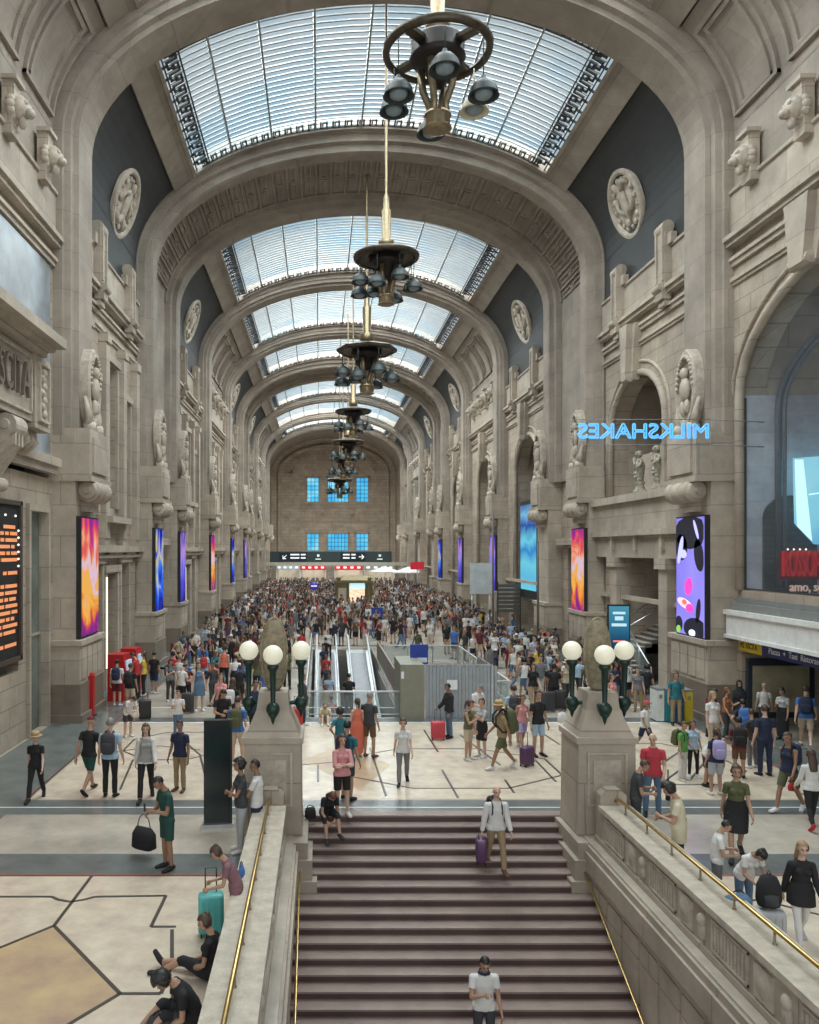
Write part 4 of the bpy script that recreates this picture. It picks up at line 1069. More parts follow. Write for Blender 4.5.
# only the outlines of the reflected letters glow: keep rim faces
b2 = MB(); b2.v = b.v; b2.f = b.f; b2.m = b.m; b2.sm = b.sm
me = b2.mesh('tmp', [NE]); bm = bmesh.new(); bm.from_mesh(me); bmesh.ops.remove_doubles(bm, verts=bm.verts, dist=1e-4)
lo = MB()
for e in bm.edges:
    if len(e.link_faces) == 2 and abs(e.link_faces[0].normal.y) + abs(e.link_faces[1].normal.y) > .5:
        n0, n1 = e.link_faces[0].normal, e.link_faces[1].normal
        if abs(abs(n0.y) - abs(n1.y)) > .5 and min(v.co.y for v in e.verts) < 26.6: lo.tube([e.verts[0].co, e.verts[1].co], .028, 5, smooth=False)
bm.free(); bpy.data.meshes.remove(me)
lo.build('reflected_letters', [NE], t)
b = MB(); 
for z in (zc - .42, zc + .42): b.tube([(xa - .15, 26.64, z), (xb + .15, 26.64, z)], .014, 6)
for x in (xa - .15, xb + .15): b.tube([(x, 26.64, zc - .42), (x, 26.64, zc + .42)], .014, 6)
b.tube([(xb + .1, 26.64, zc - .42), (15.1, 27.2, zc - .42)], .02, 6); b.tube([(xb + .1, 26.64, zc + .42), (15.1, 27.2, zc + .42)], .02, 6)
b.build('added_frame', [mat('grey_frame_metal', (.25, .25, .25), .5)], t)  # frame added to carry the reflection's letters

# ------------------------------------------------------------------ chandeliers
def chandelier(label, n=8, octo=False, cream=(), rod_top=10.1, s=1.0, plate=False):
    t = thing('chandelier', label, 'chandelier', (0, 0, 0), group='bronze chandeliers down the hall')
    b = MB(); b.lathe([(.07, rod_top), (.05, rod_top - .1), (.05, 2.5), (.12, 2.3), (.12, 1.9), (.19, 1.8), (.17, .75), (.3, .62), (.3, .3)], n=14); part(b, 'rod', [BRONZE_L], t)
    b = MB(); prof = [(1.12, -.02), (1.14, -.10), (1.21, -.13), (1.28, -.08), (1.3, .03), (1.22, .07), (1.14, .04), (1.12, -.02)]
    b.lathe(prof, n=8 if octo else 40, smooth=not octo); 
    if plate: b.lathe([(.5, .08), (1.15, -.02), (1.15, -.07), (.5, .02), (.5, .08)], n=8 if octo else 40, smooth=not octo)
    for i in range(4):
        a = PI / 4 + PI / 2 * i; b.obox((.85 * math.cos(a), .85 * math.sin(a), .0), (.3 * math.cos(a), .3 * math.sin(a), 0), (-.12 * math.sin(a), .12 * math.cos(a), 0), (0, 0, .05))
    part(b, 'ring', [BRONZE], t)
    b = MB(); b.lathe([(.05, .32), (.45, .3), (.60, .2), (.64, .14), (.62, -.16), (.66, -.22), (.56, -.32), (.30, -.40), (.22, -.75), (.14, -.86), (.05, -.86)], n=28); part(b, 'drum', [mat('blackened_bronze', (.03, .024, .022), .5, .5)], t)
    for i in range(4):
        a = PI / 4 + PI / 2 * i + .3; c_, s_ = math.cos(a), math.sin(a); b = MB()
        b.tube([(.42 * c_, .42 * s_, -.4), (.36 * c_, .36 * s_, -.9), (.2 * c_, .2 * s_, -1.3), (.24 * c_, .24 * s_, -1.55)], [.10, .09, .08, .07], 8); part(b, 'scroll_arm', [BRONZE_L], t)
    b = MB(); b.lathe([(.05, -1.5), (.30, -1.5), (.33, -1.56), (.30, -1.6), (.30, -1.82), (.34, -1.86), (.24, -1.9), (.05, -1.9)], n=22, smooth=False); part(b, 'boss', [BRONZE_L], t)
    SH = mat('green_bell_shade', (.028, .038, .037), .5, .2); SHC = mat('cream_bell_shade', (.62, .56, .38), .4)
    for i in range(n):
        a = 2 * PI * (i + .5) / n; r = 1.12; x, y = r * math.cos(a), r * math.sin(a); zz = -1.0 - (.25 if i % 2 else 0)
        b = MB(); b.tube([(x, y, -.1), (x, y, zz + .3)], .015, 6)
        b.lathe([(.05, .32), (.07, .22), (.2, .16), (.31, .02), (.34, -.12), (.36, -.16), (.31, -.15), (.26, -.02), (.05, .1)], (x, y, zz), 18)
        h_ = part(b, 'bell_shade', [SHC if i in cream else SH], t)
        q = MB(); q.ball((x, y, zz - .09), .22, 12, sc=(1, 1, .6)); g = q.build('bulb', [mat('dull_opal_bulb', (.20, .25, .27), .4)], None); g.parent = h_
    return t
CH = [(18.8, 17.85, 1.0, 'nearest and largest-looking chandelier, bronze ring with green and cream bell shades', 'a'), (31.4, 17.6, 1.0, 'second chandelier, round bronze plate with bell shades', 'b'),
      (44.4, 17.2, 1.3, 'third chandelier, eight-sided bronze ring with dark bells', 'c'), (62.5, 16.95, 1.1, 'fourth chandelier down the hall, a small bronze ring', 'b'),
      (74, 16.1, 1.2, 'fifth chandelier down the hall, hanging below the fourth', 'b'), (90.0, 16.3, 1.2, 'sixth chandelier down the hall, a distant bronze ring', 'b'), (106, 15.4, 1.3, 'farthest chandelier, in front of the blue windows of the end wall', 'b')]
base_b = None
for (y, z, s, lab, kind) in CH:
    top = ((27.97 if any(a < y < b for a, b, _ in BAYS) else 26.9) - z) / s
    if kind == 'a': o = chandelier(lab, 6, False, (0,), top)
    elif kind == 'c': o = chandelier(lab, 8, True, (), top, plate=True)
    else:
        o = chandelier(lab, 8, False, (), top, plate=True)
    o.location = (XC if y > 20 else 2.76, y, z); o.scale = (s, s, s)

# ------------------------------------------------------------------ gantry with signs across the far end
t = thing('sign_gantry', 'long dark signboard spanning the far end of the hall', 'sign', (XC, 134, 0))
b = MB(); b.box(-8.4, 12.0, 133.8, 134.4, 4.05, 5.85); b.build('board', [mat('dark_green_board', (.035, .055, .055), .4)], t)
b = MB(); b.box(-9.6, 14.8, 133.6, 134.5, 3.5, 4.05); b.build('pale_band', [mat('pale_fascia', (.48, .45, .37), .5)], t)
b = MB(); b.box(-6.8, -2.2, 133.75, 133.8, 4.3, 5.65); b.box(3.4, 7.6, 133.75, 133.8, 4.3, 5.65); b.build('sign_field', [mat('navy_sign_field', (.01, .012, .03), .4)], t)
b = MB(); fm2 = Matrix(((1, 0, 0, 0), (0, 0, -1, 0), (0, 1, 0, 0), (0, 0, 0, 1)))
def arrow(mb, x, z, ang, y=133.7):
    d = Vector((math.cos(ang), 0, math.sin(ang))); n = Vector((-d.z, 0, d.x)); c = Vector((x, y, z))
    mb.obox(c, d * .42, (0, .02, 0), n * .07)
    for q in (-1, 1): e = (d * -1 + n * q).normalized(); mb.obox(c + d * .42 + e * .25, e * .28, (0, .02, 0), Vector((-e.z, 0, e.x)) * .07)
arrow(b, -5.9, 4.95, R(225)); arrow(b, 6.9, 4.95, 0)
for i, (x, w_) in enumerate(((-4.2, 1.5), (-2.8, .8), (4.4, 1.1), (5.6, .7))):
    for z in (5.2, 4.65): b.box(x - w_ / 2, x + w_ / 2, 133.7, 133.74, z, z + .25)
for x in (-.3, 10.0): b.box(x - .2, x + .2, 133.72, 133.76, 5.0, 5.35); b.box(x - .45, x + .45, 133.72, 133.76, 4.5, 4.65)
b.build('arrow_and_text', [em('white_sign_text', (.8, .85, .85), .5)], t)
# shop fronts below the gantry
SHOPS = [(-7.6, -3.6, 'white', 'far shopfront with a pale striped awning, left under the signboard'), (-3.4, 1.0, 'red', 'far shopfront with red fascia, middle left'), (2.6, 7.4, 'red', 'far shopfront with red fascia right of the middle'), (7.8, 13.0, 'grey', 'grey far shopfront at the right end under the signboard')]
for (x0, x1, k, lab) in SHOPS:
    t = thing('shop_front', lab, 'shop', ((x0 + x1) / 2, 140, 0), group='shopfronts under the signboard')
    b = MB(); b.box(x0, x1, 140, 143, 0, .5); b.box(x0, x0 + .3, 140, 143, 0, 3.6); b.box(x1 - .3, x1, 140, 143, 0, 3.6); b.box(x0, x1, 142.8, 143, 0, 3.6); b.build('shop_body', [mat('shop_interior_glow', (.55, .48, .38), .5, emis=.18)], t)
    b = MB(); b.box(x0, x1, 139.6, 140, 2.6, 3.5); b.build('fascia', [{'red': mat('red_fascia', (.55, .02, .04), .4, emis=.3), 'white': mat('pale_blue_fascia', (.45, .52, .55), .5), 'grey': mat('grey_fascia', (.3, .31, .32), .5)}[k]], t)
    b = MB()
    n = 4
    for i in range(n): b.box(x0 + (x1 - x0) * (i + .25) / n, x0 + (x1 - x0) * (i + .7) / n, 139.5, 139.6, 2.9, 3.2)
    b.build('fascia_lettering', [em('white_fascia_letters', (.9, .85, .85), .7)], t)
    b = MB()
    for i in range(3): xx = x0 + (x1 - x0) * i / 2; b.box(xx - .08, xx + .08, 139.8, 140, 0, 2.6)
    b.build('post', [WHITEP], t)
def para(x, y, lab):
    t = thing('market_parasol', lab, 'parasol', (x, y, 0), group='white parasols near the far end')
    b = MB(); b.tube([(0, 0, 0), (0, 0, 3.6)], .05, 8); part(b, 'pole', [STEEL], t)
    b = MB(); b.lathe([(.02, 3.75), (1.1, 3.35), (2.3, 2.95), (2.3, 2.82), (1.1, 3.25), (.02, 3.65)], n=8, smooth=False); part(b, 'canopy', [mat('white_canvas', (.66, .65, .62), .8)], t)
para(9.6, 118, 'white canvas parasol nearer the middle, at the far right of the crowd'); para(12.6, 114, 'white canvas parasol closest to the right wall, far end')
t = thing('red_banner_sign', 'small red sign on a post high above the crowd at the far right', 'sign', (13.0, 107, 0))
b = MB(); b.box(-.9, .9, -.1, .1, 3.5, 4.5); part(b, 'panel', [mat('red_fascia', (.55, .02, .04))], t); b = MB(); b.tube([(0, .1, 0), (0, .1, 3.6)], .06, 6); part(b, 'pole', [STEEL], t)

# kiosk in the middle of the hall
kx, ky = (354 - 320) * 78 / 800, 78
t = thing('kiosk', 'ornate golden olive kiosk with a brightly lit counter in mid hall', 'kiosk', (kx, ky, 0))
OL = mat('olive_gold_kiosk_paint', (.16, .13, .06), .35, .4)
b = MB(); b.box(-1.75, 1.75, -.1, 2.2, 0, .35); b.box(-1.75, -.55, -.05, 2.1, .35, 2.9); b.box(1.15, 1.75, -.05, 2.1, .35, 2.9); b.box(-.55, 1.15, 1.2, 2.1, .35, 2.9)
for x in (-1.75, -.55, 1.15, 1.7): b.lathe([(.12, .3), (.1, .5), (.08, 2.6), (.13, 2.9)], (x, -.08, 0), 10)
part(b, 'cabinet', [OL], t)
b = MB(); b.box(-1.9, 1.9, -.25, 2.3, 2.9, 3.15); b.taper(.25, 1, 3.2, 2.3, 3.15, 2.5, 1.6, 3.55); b.ball((-1.5, 0, 3.3), .22, 10); b.ball((1.5, 0, 3.3), .22, 10); part(b, 'roof', [OL], t)
b = MB(); b.box(-.5, 1.1, -.02, .3, 2.35, 2.85); part(b, 'lit_sign', [em('pale_blue_lightbox', (.45, .75, .85), .9)], t)
b = MB(); b.box(-.5, 1.1, .9, 1.2, .9, 2.3); part(b, 'lit_shelves', [screen('lit_shelf_goods', [(1, .55, .3), (1, .75, .5), (1, .95, .85)], 2.2, 1.05, .3, 2, (1, 1, 2))], t)
b = MB(); b.box(-.55, 1.15, -.2, .9, .35, 1.0); part(b, 'counter', [mat('orange_counter', (.50, .25, .14), .4, emis=.15)], t)
b = MB(); b.box(-1.55, -.75, -.08, -.05, .6, 2.4); part(b, 'poster_panel', [mat('beige_poster', (.40, .36, .28), .5)], t)
# blue totem, round transit sign, blue-white notice, olive screen
def totem(x, y, w_, h_, m, name, lab, cat='sign', extra=None, rz=0):
    t = thing(name, lab, cat, (x, y, 0), rz)
    b = MB(); b.box(-w_ / 2, w_ / 2, -.08, .08, .0, h_); part(b, 'panel', [m], t)
    b = MB(); b.box(-w_ / 2 - .05, w_ / 2 + .05, -.16, .16, 0, .08); part(b, 'foot_plate', [STEEL], t)
    if extra:
        for (nm, x0, x1, z0, z1, mm) in extra: b = MB(); b.box(x0, x1, -.1, -.08, z0, z1); part(b, nm, [mm], t)
    return t
NAVY = mat('royal_blue_panel', (.018, .05, .30), .4)
totem((377 - 320) * 59 / 800, 59, .85, 1.85, NAVY, 'blue_totem', 'plain royal blue upright panel at the head of the walkway')
WS = mat('white_sheet', (.7, .72, .74), .5)
t = thing('notice_panel', 'navy notice with white lower strip above the grey hoarding', 'sign', ((419 - 320) * 30.5 / 800, 30.5, 0))
b = MB(); b.box(-.34, .34, -.04, .04, 1.75, 2.5); part(b, 'panel', [NAVY], t); b = MB(); b.box(-.27, .3, -.05, -.04, 1.82, 2.0); part(b, 'white_strip', [WS], t); b = MB(); b.tube([(0, .05, 0), (0, .05, 2.4)], .03, 6); part(b, 'post', [STEEL], t)
t = thing('transit_sign', 'small round blue sign with white band on a post, above the left crowd', 'sign', ((314 - 320) * 70 / 800, 70, 0))
b = MB(); b.lathe([(.001, -.05), (.38, -.05), (.38, .05), (.001, .05)], (0, 0, 2.95), 24, axis='y'); part(b, 'disc', [mat('violet_blue_disc', (.05, .04, .35), .4, emis=.3)], t); b = MB(); b.box(-.26, .26, -.08, -.06, 2.9, 3.0); part(b, 'white_band', [em('white_band', (.8, .8, .9), .6)], t)
b = MB(); b.tube([(0, .08, 0), (0, .08, 2.9)], .05, 6); part(b, 'post', [STEEL], t)

# ------------------------------------------------------------------ walkway well with its railings
WELLM = mat('well_lining', (.30, .28, .25), .6, scale=1, var=.15)
b = MB(); 
for (x0, x1, y0, y1) in ((WX0, WX1, WY0, WY1), (VX0, VX1, VY0, VY1)):
    b.box(x0 - .3, x0, y0, y1, -4.6, -.4); b.box(x1, x1 + .25, y0, y1, -4.6, -.4); b.box(x0, x1, y0 - .3, y0, -4.6, -.4); b.box(x0, x1, y1, y1 + .3, -4.6, -.4); b.box(x0, x1, y0, y1, -4.7, -4.5)
struct(b, 'wall_well', [WELLM])
BELT = mat('grey_walkway_belt', (.19, .20, .22), .45); PALE = mat('pale_landing_plate', (.55, .60, .62), .35, .4)
def walkway(x0, x1, label, lit=True):
    t = thing('moving_walkway', label, 'moving walkway', ((x0 + x1) / 2, WY1, 0), group='moving walkways in the floor well')
    w_ = (x1 - x0) / 2; b = MB(); y1 = -1.4; y0 = WY0 - WY1 + .3; sl = .24
    zf = lambda y: sl * (y - y1)
    b.add([(-w_, y1, 0), (w_, y1, 0), (w_, y0, zf(y0)), (-w_, y0, zf(y0)), (-w_, y1, -.3), (w_, y1, -.3), (w_, y0, zf(y0) - .3), (-w_, y0, zf(y0) - .3)], [(0, 3, 2, 1), (4, 5, 6, 7), (0, 1, 5, 4), (1, 2, 6, 5), (2, 3, 7, 6), (3, 0, 4, 7)])
    part(b, 'belt', [BELT], t)
    b = MB(); b.box(-w_, w_, y1, 0, -.3, .0); part(b, 'landing_plate', [PALE], t)
    for s in (-1, 1):
        b = MB(); xx = s * (w_ + .06)
        b.prism([(y1 + 1.2, 0), (y1 + 1.2, .9), (y1, .9), (y0, zf(y0) + .9), (y0, zf(y0)), (y1, 0)], 'x', xx - .02, xx + .02); part(b, 'glass_side', [glassy('milky_side_glass', (.55, .62, .64), .5)], t)
        b = MB(); b.tube([(xx, y1 + 1.3, .85), (xx, y1 + 1.0, .95), (xx, y1, .95), (xx, y0, zf(y0) + .95)], .06, 8); part(b, 'moving_handrail', [mat('pale_handrail', (.52, .56, .58), .3, .3)], t)
        b = MB(); b.prism([(y1 + 1.2, 0), (y1, .12), (y0, zf(y0) + .12), (y0, zf(y0) - .1), (y1, -.1)], 'x', xx - .09, xx + .09); part(b, 'skirt', [STEEL], t)
    return t
walkway(-.12, .88, 'left moving walkway crowded with standing travellers'); walkway(1.72, 2.72, 'right moving walkway with an empty grey belt')
def railing(p0, p1, label, h_=.95, n=None, grp='glass railings round the floor wells'):
    p0 = Vector((*p0, 0)); p1 = Vector((*p1, 0)); d = p1 - p0; L_ = d.length; rz = math.atan2(d.y, d.x)
    t = thing('glass_railing', label, 'railing', p0, rz, grp); n = n or max(2, round(L_ / 1.4))
    b = MB(); b.tube([(0, 0, h_), (L_, 0, h_)], .035, 8); b.tube([(0, 0, .12), (L_, 0, .12)], .025, 6); part(b, 'top_rail', [mat('white_rail_paint', (.62, .63, .62), .35)], t)
    for i in range(n + 1):
        b = MB(); b.box(L_ * i / n - .025, L_ * i / n + .025, -.02, .02, 0, h_); part(b, 'post', [STEEL], t)
    b = MB(); b.box(.03, L_ - .03, -.006, .006, .15, h_ - .06); part(b, 'glass', [GLASS], t)
railing((WX0 - .1, WY0 - .1), (WX1, WY0 - .1), 'glass railing across the near end of the floor well')
railing((WX0 - .1, WY0), (WX0 - .1, WY1 + .5), 'long glass railing down the left side of the walkways')
railing((VX0 - .05, VY0 - .1), (VX1, VY0 - .1), 'glass railing just behind the grey hoarding')
railing((VX1 + .05, VY0), (VX1 + .05, VY1), 'glass railing on the right side of the second well')
railing((VX0, VY1 + .1), (VX1, VY1 + .1), 'glass railing across the far side of the second well')
b = MB(); b.box(VX0 - .2, VX0 - .12, VY0, WY1 - 4, .0, .95); b.build('low_partition', [mat('brown_side_panel', (.20, .16, .11), .5)], None, label='low brown solid panel between the two floor wells', category='partition')

# hoarding: corrugated grey part and plain olive door part
t = thing('site_hoarding', 'corrugated blue-grey hoarding around the second well', 'hoarding', (4.5, 28.7, 0))
b = MB(); x = -.75; 
pts = [];  xx = -.72
while xx < 1.66:
    pts += [(xx, 0), (xx + .12, 0), (xx + .15, -.045), (xx + .23, -.045)]; xx += .26
top = pts + [(p[0], p[1] + .03) for p in reversed(pts)]
b.prism(top, 'z', .05, 1.95); part(b, 'corrugated_sheet', [mat('blue_grey_sheet', (.30, .33, .36), .45, .2)], t)
b = MB(); b.box(-.74, 1.68, .0, .08, 1.93, 2.0); b.box(-.74, 1.68, 0, .08, 0, .06); b.box(-.78, -.70, -.03, .09, 0, 2.0); b.box(1.64, 1.70, -.06, .09, 0, 2.0); b.box(1.64, 1.70, .09, 2.6, 0, 1.95); part(b, 'frame', [STEEL], t)
b = MB(); b.box(.05, .42, -.06, -.05, 1.1, 1.45); part(b, 'notice_sheet', [WS], t)
t = thing('service_cabinet', 'plain olive grey cabinet at the left end of the hoarding', 'cabinet', (3.3, 28.6, 0))
b = MB(); b.box(-.42, .42, 0, 2.4, 0, 2.0); part(b, 'body', [mat('olive_grey_board', (.20, .20, .155), .5)], t); b = MB(); b.box(-.40, -.30, -.012, 0, 1.5, 1.75); part(b, 'label_plate', [WS], t)
# dark totem near the left of the stairs
DP = mat('dark_glass_totem', (.012, .02, .022), .15, emis=0)
totem(*F(218, 826), .62, 2.35, DP, 'dark_totem', 'tall dark glass totem on the marble beside the left parapet', 'sign', rz=.12, extra=[('edge_frame', .27, .3, .02, 2.33, GREENP)])
# white display frame on a post near the right wall
t = thing('poster_stand', 'large white poster board on a pale stand by the right wall', 'sign', ((481 - 320) * 62 / 800, 62, 0))
b = MB(); b.box(-.85, .85, -.06, .06, 2.7, 5.1); part(b, 'board', [mat('pale_poster_board', (.55, .58, .60), .5, scale=1.5, var=.15)], t); b = MB(); b.tube([(-.7, 0, 0), (-.7, 0, 2.7)], .05, 6); b.tube([(.7, 0, 0), (.7, 0, 2.7)], .05, 6); part(b, 'leg', [STEEL], t)
for (px, y, hh, lab) in ((493, 48, 8.2, 'slim dark mast before the right wall, farther of two'), (538, 46, 6.6, 'slim dark mast before the right wall, nearer of two')):
    b = MB(); x = (px - 320) * y / 800; b.tube([(x, y, 0), (x, y, hh)], [.07, .05], 8); b.lathe([(.2, 0), (.2, .05), (.08, .12)], (x, y, 0), 12)
    b.build('mast', [mat('dark_mast', (.12, .11, .10), .5)], None, label=lab, category='pole')
t = thing('display_rack', 'dark slatted timetable rack by the right wall', 'rack', ((509 - 320) * 58 / 800, 58, 0))
b = MB()
for i in range(7): b.box(-.8, .8, -.1, .0, 1.6 + .3 * i, 1.82 + .3 * i)
part(b, 'slats', [mat('dark_olive_slat', (.09, .09, .08), .5)], t); b = MB(); b.box(-.85, -.78, -.05, .05, 0, 3.8); b.box(.78, .85, -.05, .05, 0, 3.8); part(b, 'leg', [DARK], t)
# recycling bins
for i, (c, nm) in enumerate((((.62, .64, .62), 'white'), ((.02, .22, .26), 'teal'), ((.015, .12, .30), 'blue'), ((.55, .42, .03), 'yellow'))):
    x, y = 12.05 + .29 * i, 28.6 - .1 * i; t = thing('recycling_bin', '%s bin of the row of recycling bins by the right pier' % nm, 'bin', (x, y, 0), 0, 'recycling bins')
    b = MB(); b.box(-.13, .13, -.3, .3, .05, 1.12); part(b, 'body', [mat('bin_' + nm, c, .4)], t); b = MB(); b.box(-.13, .13, -.3, .3, 1.12, 1.2); b.box(-.05, .05, -.31, -.29, .85, .98); part(b, 'lid', [mat('bin_lid_grey', (.2, .2, .2), .5)], t)
# red posts and machines at the left wall
RED = mat('signal_red', (.42, .012, .015), .35)
t = thing('red_pillar_post', 'slim bright red post standing at the nearest left pier', 'post', (*F(91, 716), 0))
b = MB(); b.box(-.12, .12, -.12, .12, 0, 1.5); b.taper(0, 0, .24, .24, 1.5, .12, .12, 1.6); part(b, 'post', [RED], t); b = MB(); b.box(-.17, .17, -.17, .17, 0, .05); part(b, 'base', [DARK], t)
def machine(x, y, lab):
    t = thing('ticket_machine', lab, 'ticket machine', (x, y, 0), PI / 2 - .1, 'red ticket machines')
    b = MB(); b.box(-.4, .4, -.3, .35, 0, 1.9); b.prism([(-.3, 1.1), (-.42, 1.15), (-.3, 1.85)], 'x', -.4, .4); part(b, 'cabinet', [RED], t)
    b = MB(); b.box(-.28, .28, -.43, -.36, 1.25, 1.65); part(b, 'screen', [em('machine_screen', (.35, .5, .6), .5)], t); b = MB(); b.box(-.2, .2, -.33, -.3, .5, .75); part(b, 'slot_panel', [STEEL], t)
machine(-8.15, 32.5, 'red ticket machine by the first lit doorway'); machine(-8.1, 34.4, 'red ticket machine behind the first, by the second doorway')
# ------------------------------------------------------------------ people
# A figure is lofted limb by limb in its pose, fused into one continuous skin (voxel remesh), and its clothes are
# grown from that skin.  Figures face -y at rotation 0.
def rotx(a): return np.array([[1, 0, 0], [0, math.cos(a), -math.sin(a)], [0, math.sin(a), math.cos(a)]])
def roty(a): return np.array([[math.cos(a), 0, math.sin(a)], [0, 1, 0], [-math.sin(a), 0, math.cos(a)]])
def rotz(a): return np.array([[math.cos(a), -math.sin(a), 0], [math.sin(a), math.cos(a), 0], [0, 0, 1]])
def V3(*a): return np.array(a, float)
class Shell:
    def __init__(s): s.v = []; s.f = []
    def rings(s, rg):
        n = len(rg[0]); k = len(rg); b = len(s.v)
        for r in rg: s.v += [tuple(p) for p in r]
        for i in range(k - 1):
            for j in range(n): s.f.append((b + i * n + j, b + i * n + (j + 1) % n, b + (i + 1) * n + (j + 1) % n, b + (i + 1) * n + j))
        s.f.append(tuple(b + j for j in range(n))[::-1]); s.f.append(tuple(b + (k - 1) * n + j for j in range(n)))
    def limb(s, pts, rs, n=12, u=None):
        """rounded tapered tube; rs are radii or (ru, rv) pairs; u = lateral axis"""
        pts = [np.array(p, float) for p in pts]; rs = [(r, r) if not isinstance(r, tuple) else r for r in rs]
        d0 = pts[1] - pts[0]; d0 /= np.linalg.norm(d0); d1 = pts[-1] - pts[-2]; d1 /= np.linalg.norm(d1)
        P = []; Q = []
        for k in (1.0, .8, .45): q = math.sqrt(max(0, 1 - k * k)); P.append(pts[0] - d0 * k * min(rs[0]) * .98); Q.append((rs[0][0] * max(q, .08), rs[0][1] * max(q, .08)))
        P += pts; Q += rs
        for k in (.45, .8, 1.0): q = math.sqrt(max(0, 1 - k * k)); P.append(pts[-1] + d1 * k * min(rs[-1]) * .98); Q.append((rs[-1][0] * max(q, .08), rs[-1][1] * max(q, .08)))
        rg = []; ref = np.array(u if u is not None else (1, 0, 0), float)
        for i in range(len(P)):
            d = P[min(i + 1, len(P) - 1)] - P[max(i - 1, 0)]; d /= np.linalg.norm(d) + 1e-9
            a = ref - ref.dot(d) * d
            if np.linalg.norm(a) < .1: a = np.cross(d, (0, 1, 0))
            a /= np.linalg.norm(a); b = np.cross(d, a)
            rg.append([P[i] + a * Q[i][0] * math.cos(t) + b * Q[i][1] * math.sin(t) for t in [2 * PI * j / n for j in range(n)]])
        s.rings(rg)
    def blob(s, c, r, M=np.eye(3), n=12):
        rg = []
        for i in range(9):
            a = -PI / 2 + PI * i / 8; q = max(math.cos(a), .05); z = math.sin(a)
            rg.append([np.array(c) + M @ V3(r[0] * q * math.cos(t), r[1] * q * math.sin(t), r[2] * z) for t in [2 * PI * j / n for j in range(n)]])
        s.rings(rg)
def skeleton(p):
    """joints of a pose; angles in degrees, forward = -y"""
    g = lambda k, d=0.: p.get(k, d)
    J = {}; fem = p.get('fem', False)
    pel = V3(0, 0, .93); lean = R(g('lean')); side = R(g('side'))
    T = rotx(lean) @ roty(side)        # torso tilts forward (towards -y) with positive lean
    J['pel'] = pel
    for i, h in (('waist', .13), ('chest', .33), ('sho', .46), ('neck', .52)): J[i] = pel + T @ V3(0, 0, h)
    if g('hunch'): 
        H = rotx(R(g('hunch'))); 
        for i, h in (('chest', .18), ('sho', .32), ('neck', .38)): J[i] = J['waist'] + T @ H @ V3(0, 0, h)
        Tt = T @ H
    else: Tt = T
    Hd = Tt @ rotz(R(g('turn'))) @ rotx(R(g('nod')))
    J['headM'] = Hd; J['T'] = Tt
    J['hb'] = J['neck'] + Tt @ V3(0, 0, .03) + Hd @ V3(0, -.01, .05); J['hc'] = J['hb'] + Hd @ V3(0, -.018, .095)
    sw = .155 if fem else .182
    for s, n in ((-1, 'R'), (1, 'L')):
        sh = J['sho'] + Tt @ V3(s * sw, 0, -.045)
        f, ab, e, tw = (R(g(k + n, g(k, d))) for k, d in (('sf', 0), ('ab', 8), ('el', 12), ('tw', 0)))
        A = Tt @ rotx(0) @ rotz(0)
        ud = A @ (rotx(-f) @ roty(-s * ab) @ V3(0, 0, -1))
        el = sh + ud * .285
        fd = A @ (rotx(-f) @ roty(-s * ab) @ rotz(-s * tw) @ rotx(-e) @ V3(0, 0, -1))
        wr = el + fd * .25
        J['sh' + n], J['el' + n], J['wr' + n], J['fd' + n] = sh, el, wr, fd
        pl = A @ (rotx(-f) @ roty(-s * ab) @ rotz(-s * tw) @ V3(1, 0, 0)); J['ax' + n] = pl
        h = pel + V3(s * .09, 0, -.04)
        hf, hk, ho = (R(g(k + n, g(k, d))) for k, d in (('hf', 0), ('kn', 3), ('ho', 2)))
        td = rotx(-hf) @ roty(-s * ho) @ V3(0, 0, -1); kn = h + td * .42
        kd = rotx(-hf + hk) @ roty(-s * ho * .3) @ V3(0, 0, -1); an = kn + kd * .40
        J['hp' + n], J['kn' + n], J['an' + n] = h, kn, an
        fa = R(g('ft' + n, g('ft', 0))); J['to' + n] = an + rotz(s * R(10)) @ rotx(-fa) @ V3(0, -.17, -.055)
    return J
VOX = .0105
def evaluate(me, mods):
    o = bpy.data.objects.new('tmp', me); COL.objects.link(o)
    for (t, kw) in mods:
        m = o.modifiers.new(t, t)
        for k, v in kw.items(): setattr(m, k, v)
    dg = bpy.context.evaluated_depsgraph_get(); dg.update()
    r = bpy.data.meshes.new_from_object(o.evaluated_get(dg)); bpy.data.objects.remove(o); return r
